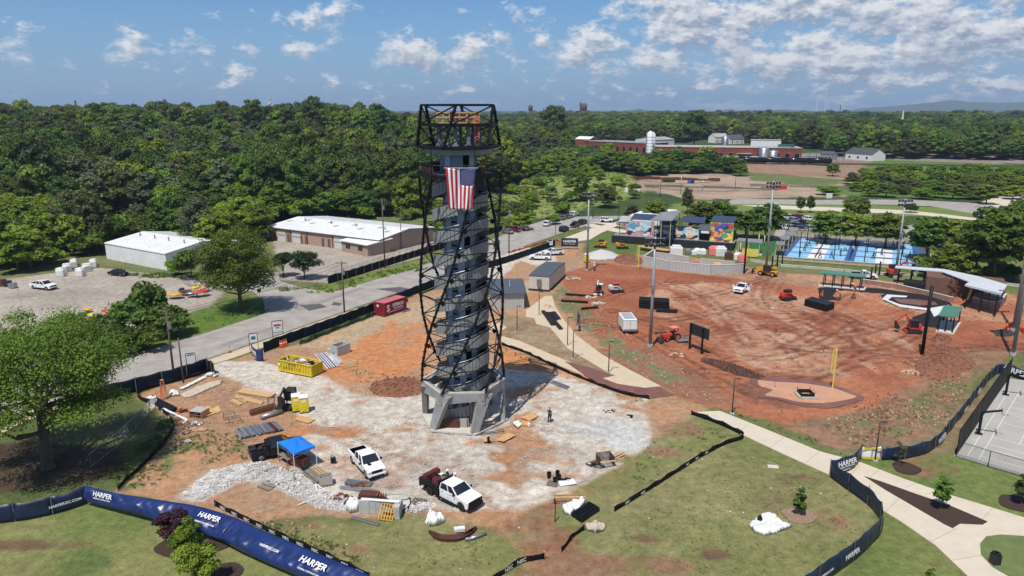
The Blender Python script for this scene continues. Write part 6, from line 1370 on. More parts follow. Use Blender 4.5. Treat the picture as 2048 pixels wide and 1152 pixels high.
for px,py,rx,m,lab in((375,822,6,'orange','orange tool case beside the red hand tools'),(340,836,12,'cloth_tan','heap of dirty rags and buckets by the silt fence corner'),(352,840,8,'dirt_clod','brown bucket and clay lumps behind the white trough'),(312,812,6,'plywood','coil of blue hose round an orange bucket')):heap('debris_heap',lab,'debris',px,py,rx,.2,8,[m],.28,flat=.5)
heap('stone_heap','scattered white broken stones above the brown slabs','stones',392,846,14,.1,16,['rock_white','galv'],.22); heap('stone_heap','few white stones on the soil near the silt fence','stones',376,883,9,.08,9,['rock_white'],.25)
heap('slab_heap','tan broken slabs on the weedy soil','slabs',398,857,12,.1,6,['pale_clod'],.6,flat=.25); heap('slab_heap','single tan slab left of the tan broken slabs','slabs',366,866,5,.05,3,['pale_clod'],.55,flat=.3)
heap('rubble_heap','white plastic wrapped heap at the end of the sandbags','rubble',424,752,12,.7,20,['rock_white','tarp_white'],.4)
for k in range(9):
 p=G(366+k*5.2,778-k*2.6,0); b=MB(); b.ico((0,0,.16),.34,(1.2,.7,.5),.12,random.Random(k),1); one('sandbag','white sandbag in the row along the silt fence behind the plastic sheet','sandbag',b,'tarp_white','row of sandbags',loc=p,rz=.6)
def cloth(name,lab,pts,m,h=.12,cat='tarp',seed=1,n=16):
 P=gp(pts); cx=sum(p.x for p in P)/len(P); cy_=sum(p.y for p in P)/len(P); x0,x1=min(p.x for p in P),max(p.x for p in P); y0,y1=min(p.y for p in P),max(p.y for p in P)
 poly=[(p.x,p.y)for p in P]; b=MB(); b.smooth=True; N_=34; idx={}
 def hh(x,y):return.03+h*fbm(x*1.3+seed,y*1.3,seed,3)*(.5+fbm(x*4,y*4,seed+5,2))
 ok=lambda i,j:pip(x0+(x1-x0)*(i+.5)/N_,y0+(y1-y0)*(j+.5)/N_,poly)
 vs,fs=[],[]
 def vid(i,j):
  if(i,j)not in idx:
   edge=not all(ok(i-a,j-c)for a in(0,1)for c in(0,1)); x,y=x0+(x1-x0)*i/N_,y0+(y1-y0)*j/N_; idx[(i,j)]=len(vs); vs.append((x-cx,y-cy_,.012 if edge else float(hh(x,y))))
  return idx[(i,j)]
 for i in range(N_):
  for j in range(N_):
   if ok(i,j):fs.append((vid(i,j),vid(i+1,j),vid(i+1,j+1),vid(i,j+1)))
 b.add(vs,fs); o=b.build(name,m,None,(cx,cy_,0)); so=o.modifiers.new('thickness','SOLIDIFY'); so.thickness=.012; so.offset=1; return tag(o,lab,cat)
cloth('plastic_sheet','dirty translucent plastic sheet spread below the sandbags',[(360,789),(385,777),(420,765),(446,760),(442,768),(415,779),(385,793),(368,795)],'cloth_tan',.2)
cloth('crumpled_sheet','crumpled white sheet beside the orange step ladder',[(338,789),(345,781),(356,784),(359,790),(346,793)],'tarp_white',.5)
cloth('white_tarp','large white tarp weighted on the lawn below the thin tree',[(1497,1050),(1512,1037),(1535,1029),(1553,1035),(1568,1048),(1585,1052),(1572,1058),(1552,1066),(1530,1071),(1508,1064)],'tarp_white',.55)
cloth('tan_cloth','crumpled tan cloth at the top of the short silt fence',[(1170,1052),(1185,1050),(1205,1049),(1211,1053),(1208,1062),(1190,1066),(1174,1060)],'cloth_tan',.6)
b=MB(); b.ico((0,0,.35),.25,(1,1,1.6),.1,random.Random(1),1); one('bucket','small dark pot standing on the white tarp','pot',b,'black_plastic',loc=G(1519,1044,0))
b=MB(); b.b0(-.55,.55,-.35,.35,0,.08); one('utility_cover','pale square utility cover set in the lawn','cover',b,'pale_concrete',loc=G(1546,934,0),rz=-.2)
def tent():
 c=[G(558,921,0),G(590,947,0),G(634,930,0),G(604,908,0)]; o0=sum(c,Vector())/4; t=thing('canopy_tent','bright blue pop-up canopy tent on thin white legs','tent',o0); hz=2.25
 c=[v-o0 for v in c]; P=Vector((0,0,hz+.85)); b=MB(); N_=5
 for k in range(4):
  a,d=c[k]+Vector((0,0,hz)),c[(k+1)%4]+Vector((0,0,hz)); m=(a+d)/2-((a+d)/2)*.06; m.z=hz+.02
  q=P; e1,e2=a.lerp(q,.5)+Vector((0,0,-.1)),d.lerp(q,.5)+Vector((0,0,-.1)); mm=m.lerp(q,.5)+Vector((0,0,-.16))
  b.add([a,m,mm,e1],[(0,1,2,3)]); b.add([m,d,e2,mm],[(0,1,2,3)]); b.add([e1,mm,q],[(0,1,2)]); b.add([mm,e2,q],[(0,1,2)])
  b.add([a,a-Vector((0,0,.22)),m-Vector((0,0,.22)),m],[(0,1,2,3)]); b.add([m,m-Vector((0,0,.22)),d-Vector((0,0,.22)),d],[(0,1,2,3)])
 o=b.build('canopy','tent_blue',t); so=o.modifiers.new('thickness','SOLIDIFY'); so.thickness=.015
 for k in range(4):b=MB(); b.beam(c[k],c[k]+Vector((0,0,hz)),.06); b.build('leg','white_metal',t); b=MB(); b.box(c[k]+Vector((0,0,.02)),(.14,.14,.04)); b.build('foot','white_metal',t)
 for k in range(4):b=MB(); b.beam(c[k]+Vector((0,0,hz-.1)),c[(k+1)%4]+Vector((0,0,hz-.5)),.03); b.beam(c[k]+Vector((0,0,hz-.5)),c[(k+1)%4]+Vector((0,0,hz-.1)),.03); b.build('scissor_bar','galv',t)
tent()
b=MB(); b.b0(-1.3,1.3,-.45,.45,.12,1.1); b.b0(-1.34,1.34,-.49,.49,1.1,1.16); one('rusty_tank','rusty brown steel box tank under the blue canopy','tank',b,'rusty_steel',loc=G(597,930,0),rz=-.55)
b=MB(); b.b0(-.3,.3,-.25,.25,.1,.5); b.tube((-.3,0,.2),(-.3,.06,.2),.2); b.tube((.1,-.2,.5),(.1,-.2,.75),.08); one('small_engine','small black engine at the foot of the rusty tank','engine',b,'machine_dark',loc=G(612,940,0),rz=.4)
def table(lab,p,rz,L_=2.2,w=.7,h=.75,m='old_wood'):
 t=thing('work_table',lab,'table',G(*p,0),rz)
 for k in range(4):b=MB(); b.b0(-L_/2,L_/2,-w/2+k*w/4+.01,-w/2+(k+1)*w/4-.01,h,h+.05); b.build('plank',m,t)
 for sx in(-1,1):
  for sy in(-1,1):b=MB(); b.beam((sx*(L_/2-.2),sy*w*.4,0),(sx*(L_/2-.25),sy*w*.35,h),.08); b.build('leg',m,t)
table('rough grey work bench in the shade of the canopy',(571,925),-.75)
b=MB(); b.box((0,0,.35),(.5,.4,.5)); b.beam((-.2,-.2,0),(-.2,-.2,.95),.05); b.beam((.2,-.2,0),(.2,-.2,.95),.05); b.beam((-.2,-.2,.95),(.2,-.2,.95),.05); one('plate_compactor','small black plate compactor standing right of the canopy','compactor',b,'black_plastic',loc=G(667,926,0))
def pallet(lab,p,rz,s=1.2,m='old_wood',group='wooden pallets'):
 t=thing('pallet',lab,'pallet',G(*p,0),rz,group)
 for k in range(6):x=-s/2+k*s/5; b=MB(); b.b0(x-.055,x+.055,-s/2,s/2,.13,.155); b.build('slat',m,t)
 for y in(-s/2+.05,0,s/2-.05):b=MB(); b.b0(-s/2,s/2,y-.04,y+.04,.02,.13); b.build('runner',m,t)
pallet('weathered pallet lying flat on the gravel, left of the service truck',(837,1005),-.25,1.25); pallet('broken grey pallet on the stone bank below the canopy',(536,972),-.5,1.5); pallet('small pallet under the black buckets on the gravel',(1105,968),-.3,1.0)
G_OLD='stacks of old timber by the canopy'
stack('plank_stack','wide stack of weathered grey planks in front of the canopy','planks',(606,948),(632,970),7,(618,941),.07,'old_wood',square=2,rows=2,part='plank',group=G_OLD); stack('plank_stack','second stack of brown planks behind the cardboard box','planks',(622,941),(645,958),6,(636,936),.06,['old_wood','plywood'],square=2,rows=2,part='plank',group=G_OLD)
stack('plank_stack','single dark plank on the gravel beside the black pickup','planks',(527,947),(551,937),2,(529,944),.08,'old_wood',square=2,part='plank',group=G_OLD); stack('plank_stack','single grey plank under the canopy leg','planks',(573,937),(598,953),1,(574,936),.08,'old_wood',square=2,part='plank',group=G_OLD)
b=MB(); p=G(590,976,0); b.beam(p,G(588,956,0)+Vector((0,0,.3)),.16,.1); one('leaning_plank','short upright plank on the white stones below the canopy','plank',b,'old_wood')
t=thing('cardboard_box','large open tan crate on a pallet beside the old planks','crate',G(652,968,0),.35)
for x0,x1,y0,y1 in((-.65,.65,-.5,-.46),(-.65,.65,.46,.5),(-.65,-.61,-.46,.46),(.61,.65,-.46,.46)):b=MB(); b.b0(x0,x1,y0,y1,.14,1.0); b.build('side','wall_tan',t)
b=MB(); b.b0(-.6,.6,-.45,.45,.14,.2); b.build('bottom','wall_tan',t); b=MB(); [b.b0(-.7+k*.32,-.58+k*.32,-.6,.6,.0,.12)for k in range(5)]; b.build('skid','old_wood',t)
b=MB(); b.beam(G(596,1010,.06),G(652,988,.06),.1); b.beam(G(630,969,.3),G(640,994,.06),.1); b.beam(G(631,968,.3),G(653,982,.06),.1); one('plastic_pipes','crossed white plastic pipes on the white stones','pipes',b,'white_metal')
stack('steel_beam_stack','pale steel beams laid over rusty forms right of the crate','beams',(690,966),(742,973),3,(694,960),.08,'galv',square=2,part='beam'); heap('rusty_forms','rusty brown steel forms under the pale beams','forms',716,971,24,.25,22,['rust','rusty_steel'],.36,flat=.4)
stack('steel_beam_stack','two grey beams in front of the rusty forms','beams',(680,978),(744,984),2,(681,974),.08,'deck_grey',square=2,part='beam'); heap('rebar_heap','tangled pile of brown reinforcing steel','steel',680,994,17,.25,30,['rust','rusty_steel'],.25,flat=.4)
b=MB(); b.beam(G(688,1009,.1),G(704,993,.1),.3,.14); one('steel_channel','short dark steel channel right of the brown steel pile','steel',b,'machine_dark'); b=MB(); b.beam(G(702,1006,.1),G(724,990,.1),.12,.1); one('steel_angle','thin dark bar beside the short steel channel','steel',b,'machine_dark')
b=MB(); b.b0(-.95,.95,-.5,.5,.0,.75); one('rusty_box','large rusty steel box behind the low concrete wall','box',b,'rust',loc=G(739,999,0),rz=-.12)
for k in range(4):b=MB(); b.box((0,0,.45),(.14,.5,.9),rx=.3); one('rusty_form','upright rusty form panel right of the rusty box','form',b,'rusty_steel','upright rusty form panels',loc=G(757+k*5,1002+k,0),rz=-.2+.1*k)
t=thing('concrete_wall','low grey L-shaped concrete block wall at the gravel edge','wall',G(718,1027,0),-.04)
b=MB(); b.b0(0,1.0,0,.25,0,1.35); b.build('block','block_wall',t)
for k in range(4):b=MB(); b.b0(1.02+k*.62,1.62+k*.62,.02,.24,.62,1.25); b.build('block','block_wall',t); b=MB(); b.b0(1.02+k*.62,1.62+k*.62,.02,.24,0,.6); b.build('block','block_wall',t)
b=MB(); b.b0(3.52,4.1,-.9,.9,0,1.3); b.build('block','concrete',t); b=MB(); b.beam((.2,.3,1.4),(4.0,-.1,1.42),.35,.06); b.build('top_board','white_metal',t)
t=thing('manhole_slab','round white concrete slab ring with broken pieces on it','slab',G(787,1010,0)); b=MB(); b.lathe([(0,.0),(1.6,.0),(1.6,.22),(0,.26)],n=30); b.build('disc','pale_concrete',t); b=MB(); b.lathe([(1.6,.0),(1.72,0),(1.72,.2),(1.6,.2)],n=30); b.build('rim','machine_dark',t)
for x,y in((.2,.3),(-.5,-.1),(.9,.9),(.1,-.4)):b=MB(); b.ico((x,y,.36),.55,(1,.8,.3),.15,random.Random(int(x*9)),1); b.build('broken_slab','concrete',t)
t=thing('yellow_formwork','yellow steel mesh panel leaning on the concrete wall end','panel',G(770,1042,0),-.25)
for k in range(6):b=MB(); b.beam((-.7+k*.28,0,.05),(-.7+k*.28,1.1,1.2),.06); b.build('upright_bar','cat_yellow',t)
for k in range(5):b=MB(); b.beam((-.75,.25*k+.03,.1+.27*k),(.75,.25*k+.03,.1+.27*k),.06); b.build('cross_bar','cat_yellow',t)
cloth('white_bag','crumpled white bulk bag left of the concrete wall',[(690,1018),(700,1004),(714,1001),(722,1012),(716,1024),(700,1026)],'tarp_white',1.1)
stack('steel_beam_stack','two bright steel channels on the grass below the concrete wall','beams',(704,1037),(757,1052),3,(706,1034),.06,'galv',square=2,part='beam')
cloth('white_bag','heap of white wrapping beside the truck, at the grass edge',[(850,1048),(858,1036),(868,1029),(884,1036),(890,1045),(872,1052),(858,1052)],'tarp_white',1.1,seed=7)
t=thing('curved_beams','dark rusty curved steel beams nested on the grass','beams',G(858,1078,0)); o0=t.location.copy()
for j in range(4):
 pts=smoothline([G(858+j*3,1066+j*3.5,0)-o0,G(885,1075+j*2.5,0)-o0,G(920,1074+j*2.5,0)-o0,G(953-j*2,1058+j*2.5,0)-o0],5); b=MB()
 for p,q in zip(pts,pts[1:]):b.beam(p+Vector((0,0,.14)),q+Vector((0,0,.14)),.1,.28); b.beam(p+Vector((0,0,.28)),q+Vector((0,0,.28)),.2,.03)
 b.build('curved_beam','rust',t)
b=MB(); b.smooth=True; b.tube(G(936,1079,.16),G(972,1066,.16),.16,n=12); b.box(G(936,1079,.16),(.5,.1,.4),rz=.3); one('steel_column','grey steel column with base plate beside the curved beams','column',b,'galv')
b=MB(); b.box((0,0,.25),(1.0,.5,.3)); one('white_crate','small white crate on the grass behind the curved beams','crate',b,'tarp_white',loc=G(919,1063,0),rz=.2)
t=thing('wooden_form','low brown timber frame box open to the camera','frame',G(1135,1008,0),.05); b=MB(); b.b0(-1.3,1.3,.6,.66,0,.7); b.build('back_board','plywood',t); b=MB(); b.b0(-1.6,1.8,.0,.12,.66,.76); b.build('rail','lumber',t); b=MB(); b.b0(-1.3,-1.24,0,.66,0,.66); b.b0(1.24,1.3,0,.66,0,.66); b.build('side_board','rust',t)
pallet('grey pallet standing at the wooden frame above the white wrap',(1138,1014),.1,1.4)
cloth('plastic_wrap','crumpled white plastic wrap above the black pipe stack',[(1124,1018),(1140,1008),(1160,1004),(1172,1010),(1160,1020),(1140,1030),(1130,1028)],'tarp_white',.8,seed=9)
stack('black_pipe_stack','stack of short black plastic boards on the lawn','boards',(1145,1033),(1180,1010),9,(1163,1045),.09,'black_plastic',square=2,rows=2,part='board')
b=MB(); b.beam((0,0,0),(0,0,1.9),.08); one('steel_stake','single black upright stake at the edge of the lawn','stake',b,'black_steel',loc=G(1110,1043,0))
t=thing('scaffold_stack','stack of black scaffold frames on the gravel edge','scaffold',G(1210,928,0),.25)
for k in range(7):b=MB(); y=-.7+k*.23; b.beam((-.8,y,0),(-.8,y,1.1),.06); b.beam((.8,y,0),(.8,y,1.1),.06); b.beam((-.8,y,1.1),(.8,y,1.1),.06); b.beam((-.8,y,.6),(.8,y,.6),.05); b.build('scaffold_frame','machine_dark',t)
b=MB(); b.b0(-.9,.9,-.95,-.75,.7,.76); b.build('plank','lumber',t)
heap('mixed_pile','pile of grey fittings on a rusty pallet left of the scaffold frames','fittings',1190,930,18,.45,24,['galv','machine_dark','rust'],.25); stack('plank_stack','loose planks behind the scaffold frames','planks',(1224,916),(1248,905),2,(1226,920),.05,'lumber',square=2,part='plank')
for i,(x,y,lab)in enumerate([(1098,955,'black bucket standing alone left of the bucket group'),(1115,952,'black bucket at the back of the bucket group'),(1110,966,'black bucket standing on the small pallet'),(1118,960,'black bucket in the middle of the bucket group')]):
 b=MB(); b.lathe([(0,0),(.2,0),(.24,.6),(.2,.6),(.18,.1)],n=14); one('bucket',lab,'bucket',b,'black_plastic','black buckets on the gravel',loc=G(x,y,0))
heap('parts_heap','dark machine parts on a white tray beside the buckets','parts',1130,960,11,.3,18,['machine_dark','black_plastic'],.22); b=MB(); b.b0(-.9,.9,-.5,.5,.02,.1); one('tray','white tray with dark oil marks under the machine parts','tray',b,'white_metal',loc=G(1134,966,0),rz=.3)
heap('cable_heap','coil of black cable at the far edge of the gravel','cable',1262,832,10,.12,14,['black_plastic'],.16); heap('cable_heap','black cable scraps left of the cable coil','cable',1218,822,14,.1,14,['black_plastic'],.14)
b=MB(); b.smooth=True; b.lathe([(0,0),(.16,0),(.16,.62),(.05,.72),(0,.72)],n=12); one('gas_cylinder','small black cylinder standing by the plywood near the tower','cylinder',b,'black_plastic',loc=G(977,884,0)); b=MB(); b.beam((-.5,0,.06),(.8,.2,.06),.05); one('steel_rod','black rod on the ground beside the small cylinder','rod',b,'black_steel',loc=G(977,885,0))
b=MB(); b.lathe([(0,0),(.16,0),(.18,.4),(0,.4)],n=12); one('white_bucket','white bucket between the plywood pieces near the tower','bucket',b,'white_metal',loc=G(1058,853,0)); cloth('plastic_wrap','white plastic scraps beside the plywood near the tower',[(1025,848),(1036,842),(1045,850),(1036,856)],'tarp_white',.4,seed=3)
t=thing('ladder','black ladder lying flat at the foot of the tower slab','ladder',G(952,872,0),.32); b=MB(); b.beam((0,0,.1),(3.6,0,.1),.06); b.build('side_rail','machine_dark',t); b=MB(); b.beam((0,.42,.1),(3.6,.42,.1),.06); b.build('side_rail','machine_dark',t)
for k in range(11):b=MB(); b.beam((.15+k*.33,0,.1),(.15+k*.33,.42,.1),.05); b.build('rung','galv',t)
b=MB(); b.beam(G(640,852,.05),G(665,853,.05),.08,.05); one('white_batten','thin white batten on the gravel by the plywood stack','batten',b,'white_metal')
stack('steel_beam_stack','grey steel beams on the gravel in the tower shadow','beams',(1102,766),(1135,779),3,(1106,762),.07,'galv',square=2,part='beam')
def scatter(name,lab,pls,n,mname,sz,seed,sq=.6,zoff=0,kind='stuff',cat=None):
 rd=np.random.default_rng(seed); b=MB(); r=random.Random(seed)
 for pl,share in pls:
  P=px_poly(pl); x0,x1=min(p[0]for p in P),max(p[0]for p in P); y0,y1=min(p[1]for p in P),max(p[1]for p in P); k=0; tries=0; m=int(n*share)
  while k<m and tries<m*6:
   tries+=1; x,y=r.uniform(x0,x1),r.uniform(y0,y1)
   if pip(x,y,P)and vnoise(x/3,y/3,seed)>.3:k+=1; s=sz*(.4+1.2*r.random()**2.5); tet(b,x,y,s*.15,s,sq,r)
 o=b.build(name,mname,None); tag(o,lab,cat,kind=kind)
def tet(b,x,y,z,s,sq,r):
 a=r.random()*6.28; k=5; v=[(x+s*math.cos(a+6.28*i/k)*r.uniform(.6,1),y+s*math.sin(a+6.28*i/k)*r.uniform(.5,1),z-s*.3)for i in range(k)]
 v+=[(x+s*.55*math.cos(a+6.28*i/k+.5),y+s*.5*math.sin(a+6.28*i/k+.5),z+s*sq*r.uniform(.4,.8))for i in range(k)]
 b.add(v,[tuple(range(5,10))]+[(i,(i+1)%5,5+(i+1)%5,5+i)for i in range(5)])
RIP=[(355,995),(420,945),(480,930),(520,924),(600,946),(650,985),(720,1000),(880,1006),(860,1022),(760,1026),(640,1018),(570,985),(520,955),(470,965),(400,1000)]
scatter('rip_rap','bank of loose white broken stone along the gravel edge',[(RIP,.6),([(355,995),(420,945),(480,930),(500,945),(440,975),(400,1000)],.4)],3600,'rock_white',.23,3,.7)
scatter('gravel_stones','scattered pale stones over the trodden gravel',[([(430,722),(660,755),(840,790),(1000,745),(1290,795),(1300,890),(1130,985),(900,1012),(640,1010),(600,860),(470,765)],1)],5200,'rock_white',.085,5)
scatter('clods','dark red clods scattered over the churned soil',[([(1130,560),(1300,720),(1480,822),(1640,885),(1800,880),(1900,800),(1960,740),(2060,690),(2048,580),(1560,560),(1200,525)],.5),([(1700,800),(1830,770),(1900,700),(1960,740),(1860,830),(1740,880)],.25),([(700,740),(760,730),(860,750),(860,790),(740,790)],.06),([(1110,600),(1200,560),(1300,700),(1200,660)],.1)],3800,'dirt_clod',.12,8)
scatter('pale_rubble','pale broken rubble and litter scattered on the red soil',[([(1820,690),(1900,720),(1950,750),(1880,780),(1780,770)],.2),([(1640,840),(1860,790),(1950,735),(1900,850),(1700,890)],.25),([(1110,560),(1160,660),(1300,760),(1400,800),(1480,822),(1300,690),(1180,600)],.3),([(300,900),(330,800),(440,760),(600,850),(420,930)],.12),([(480,1020),(700,1060),(640,1100),(450,1030)],.03)],1900,'pale_clod',.15,9)
scatter('white_litter','small white scraps of litter about the site',[([(450,1030),(900,1050),(1300,1010),(1300,1140),(700,1140)],.2),([(1300,560),(1560,560),(1900,720),(1600,840),(1300,700)],.25),([(1640,860),(1860,800),(1900,850),(1740,900)],.25),([(1300,900),(1500,900),(1740,1000),(1600,1100),(1300,1000)],.3)],110,'tarp_white',.08,12)
def mound(name,lab,pts,h,m,n,seed,mats2=None):
 P=gp(pts); cx=sum(p.x for p in P)/len(P); cy_=sum(p.y for p in P)/len(P); b=MB(); b.smooth=True; K,R_=26,7; vs=[(0,0,h)]; r=random.Random(seed)
 ring=smoothline([(p.x-cx,p.y-cy_,0)for p in P]+[(P[0].x-cx,P[0].y-cy_,0)],4)[:-1]; K=len(ring)
 for j in range(1,R_+1):
  f=j/R_
  for v in ring:x,y=v.x*f,v.y*f; z=h*(1-f)**1.05*(1+.5*(float(fbm((x+cx)/1.2,(y+cy_)/1.2,seed,3))-.5)); vs.append((x,y,z if j<R_ else-.12))
 fs=[(0,1+k,1+(k+1)%K)for k in range(K)]+[(1+(j-1)*K+k,1+j*K+k,1+j*K+(k+1)%K,1+(j-1)*K+(k+1)%K)for j in range(1,R_)for k in range(K)]
 b.add(vs,fs); b.smooth=False
 o=b.build(name,m,None,(cx,cy_,0)); tag(o,lab,'heap','heaps of soil and gravel')
 if n:
  b=MB()
  for i in range(n):v=ring[r.randrange(K)]; f=r.random()**.7; tet(b,v.x*f,v.y*f,h*(1-f)**1.05,r.uniform(.1,.34),.7,r)
  q=b.build('lumps',mats2 or m,o); q['kind']='stuff'
mat('gravel_pile',(.46,.45,.43),.9,var=.14,scale=5,bump=.7,bscale=12); mat('asphalt_pile',(.035,.032,.032),.9,var=.4,scale=5,bump=.6)
mound('gravel_heap','pale grey gravel heap behind the left light mast',[(1168,516),(1178,505),(1200,500),(1225,503),(1238,514),(1200,519)],1.5,'gravel_pile',0,2)
mound('soil_heap','low brown soil heap right of the gravel heap',[(1232,514),(1250,508),(1280,512),(1282,528),(1250,530),(1228,522)],1.0,'dirt_clod',160,3)
mound('soil_heap','large red rubble heap below the green shelter',[(1838,712),(1880,690),(1915,700),(1950,722),(1930,745),(1880,762),(1830,750)],1.3,'dirt_clod',380,4,'dirt_clod')
mound('soil_heap','small brown spoil heap right of the orange excavator',[(1862,676),(1880,668),(1905,678),(1890,690),(1866,688)],.9,'dirt_clod',120,5)
mound('soil_heap','long dark strip of tipped soil left of the puddle',[(1408,716),(1440,722),(1490,738),(1530,752),(1520,760),(1470,748),(1420,730),(1402,722)],.8,'mulch',240,6,'rusty_steel')
mound('asphalt_heap','small black heap of asphalt at the right light mast',[(1985,664),(2005,658),(2030,664),(2024,672),(1995,672)],.6,'asphalt_pile',60,7)
mound('soil_heap','red soil heap left of the tower with broken clay',[(735,775),(760,758),(820,752),(845,765),(845,785),(800,796),(750,790)],.45,'dirt_clod',200,8)
heap('rubble_heap','tan stones heaped beside the scoreboard','stones',1355,710,16,.4,24,['pale_clod','dirt_clod'],.35); heap('rubble_heap','pile of tan stones above the red rubble heap','stones',1822,745,18,.3,34,['pale_clod'],.35)
def tufts(name,lab,pls,n,mname,sz,seed):
 r=np.random.default_rng(seed); Cn,Nn,Sz=[],[],[]
 for pl,share in pls:
  P=px_poly(pl); A=np.array(P); m=int(n*share*3); x=r.uniform(A[:,0].min(),A[:,0].max(),m); y=r.uniform(A[:,1].min(),A[:,1].max(),m); k=inpoly(x,y,P)&(fbm(x/3,y/3,seed,3)>.47); x,y=x[k],y[k]
  q=12; cx=np.repeat(x,q)+r.normal(size=len(x)*q)*sz*.9; cy_=np.repeat(y,q)+r.normal(size=len(x)*q)*sz*.9; cz=r.random(len(cx))*sz*.9+.02+hgt(cx,cy_); Cn.append(np.stack([cx,cy_,cz],1)); d=r.normal(size=(len(cx),3)); d[:,2]=np.abs(d[:,2])*.8+.3; Nn.append(d)
 c=np.concatenate(Cn); me=quads(name,c,np.concatenate(Nn),sz*(.35+.3*r.random(len(c))),r.random(len(c)),mname,asp=1.3,tri=True,rg=r); o=mk(name,me); tag(o,lab,kind='stuff')
tufts('weeds','tufts of green weeds along banks, fences and bare soil',[([(200,720),(420,660),(530,625),(528,600),(490,590),(380,620),(280,650),(150,690)],.2),([(1005,692),(1100,732),(1200,768),(1298,798),(1290,806),(1180,775),(1090,740),(1005,704)],.12),([(300,900),(420,860),(540,880),(480,930),(340,960),(250,985)],.12),([(1640,850),(1860,800),(1950,740),(1900,850),(1720,895)],.14),([(1440,815),(1640,880),(1700,900),(1690,912),(1560,862),(1440,822)],.08),([(430,1030),(560,1040),(720,1110),(760,1150),(700,1140),(560,1070)],.12),([(1300,880),(1400,850),(1480,870),(1300,970),(1230,1010)],.06),([(240,975),(330,880),(345,840),(330,830),(300,870),(220,950)],.16)],1500,'grass_blade',.10,4)
tufts('meadow_weeds','tall weeds over the hill slope and road verges',[([(1010,470),(1060,440),(1240,405),(1290,395),(1210,345),(1130,345),(1050,370),(1000,400)],.6),([(560,592),(660,587),(840,543),(1000,495),(1000,480),(840,525),(650,572),(555,578)],.25),([(250,550),(350,560),(420,550),(360,545)],.15)],2600,'grass_blade',.3,5)
tufts('lawn_weeds','dark little weeds dotted over the lawn',[([(1300,960),(1480,885),(1700,970),(1750,1040),(1640,1140),(1200,1150)],.8),([(760,1060),(1000,1080),(1000,1140),(760,1140)],.2)],300,'leaf_mid',.05,6)
def block(name,lab,cat,A,B,D,h,wall,roof,ridge=0,z0=0,group=None,eave=.3,shed=0,base=None):
 """A, B: pixels of the front corners left to right; D: depth in metres; ridge: rise of a gable running along AB"""
 a,b_=(G(*A)if not isinstance(A,Vector)else A),(G(*B)if not isinstance(B,Vector)else B); rz=math.atan2(b_.y-a.y,b_.x-a.x); L_=(b_-a).length; a=Vector((a.x,a.y,min(a.z,b_.z)+z0)); t=thing(name,lab,cat,a,rz,group)
 b=MB()
 if ridge:b.xprof([(0,-.5),(D,-.5),(D,h),(D/2,h+ridge),(0,h)],0,L_)
 else:b.xprof([(0,-.5),(D,-.5),(D,h+shed),(0,h)],0,L_)
 b.build('wall',wall,t); b=MB(); e=eave; th=.18
 if ridge:k=ridge/(D/2); b.xprof([(-e,h-e*k+.03),(D/2,h+ridge+.03),(D+e,h-e*k+.03),(D+e,h-e*k+.03+th),(D/2,h+ridge+.03+th),(-e,h-e*k+.03+th)],-e,L_+e)
 else:b.xprof([(-e,h+.02),(D+e,h+shed+.02),(D+e,h+shed+.02+th),(-e,h+.02+th)],-e,L_+e)
 b.build('roof',roof,t)
 if L_>15 and roof in('roof_white','roof_pale'):
  b=MB()
  for q in range(1,int(L_/1.6)):
   x=q*1.6
   if ridge:b.beam((x,-e,h-e*k+.05+th),(x,D/2,h+ridge+.05+th),.07,.05); b.beam((x,D/2,h+ridge+.05+th),(x,D+e,h-e*k+.05+th),.07,.05)
   else:b.beam((x,-e,h+th+.04),(x,D+e,h+shed+th+.04),.07,.05)
  o=b.build('roof_seam','galv',t); b=MB(); [b.tube((L_*f,D*.35,h),(L_*f,D*.35,h+(ridge or shed)+.7),.18,n=8)for f in(.15,.4,.63,.88)]; b.build('roof_vent','galv',t)
 return t,L_
def win(t,x,z,w,h,y=0,m='glass_dark',fm='white_metal',nm='window',side=None):
 b=MB()
 if side is None:b.b0(x-w/2-.08,x+w/2+.08,y-.06,y+.02,z-.08,z+h+.08)
 else:b.b0(side-.02,side+.06,x-w/2-.08,x+w/2+.08,z-.08,z+h+.08)
 f=b.build(nm,fm,t); b=MB()
 if side is None:b.b0(x-w/2,x+w/2,y-.09,y+.01,z,z+h)
 else:b.b0(side,side+.09,x-w/2,x+w/2,z,z+h)
 b.build('pane',m,f)
mat('door_white',(.55,.55,.53),.5,var=.08); mat('door_brown',(.14,.075,.05),.6,var=.15); mat('wall_pinkish',(.36,.25,.19),.8,var=.1,scale=.5)
a=G(540,479); b_=G(760,508); t,L_=block('garage_building','long low garage building with white metal roof and four roller doors','building',(540,479),(760,508),24,3.9,'wall_pinkish','roof_white',ridge=1.3,eave=.6)
for k,x in enumerate((.075,.22,.375,.61,.735,.86)):
 x*=L_
 if k in(1,3,4,5)or k==0:b=MB(); b.b0(x+.2,x+3.6,-.05,.03,0,3.3); d=b.build('roller_door','door_white',t); [MB().b0(x+.5+q*1.05,x+1.15+q*1.05,-.08,-.04,1.7,1.95).build('door_light','glass_dark',d)for q in range(3)]
for f in(.045,.175,.30,.345,.50,.555,.70):b=MB(); b.b0(f*L_,f*L_+1.0,-.05,.03,0,2.4); b.build('door','door_brown',t)
for f in(.01,.21,.37,.60,.73):b=MB(); b.beam((f*L_,-.1,0),(f*L_,-.1,3.8),.12); b.build('downpipe','machine_dark',t)
for k in range(9):b=MB(); b.b0(1+k*L_/9,2.1+k*L_/9,6.0+3*(k%2),9.5+3*(k%2),4.4+.33*(k%2),4.98+.3*(k%2)); b.build('roof_light','roof_pale',t)
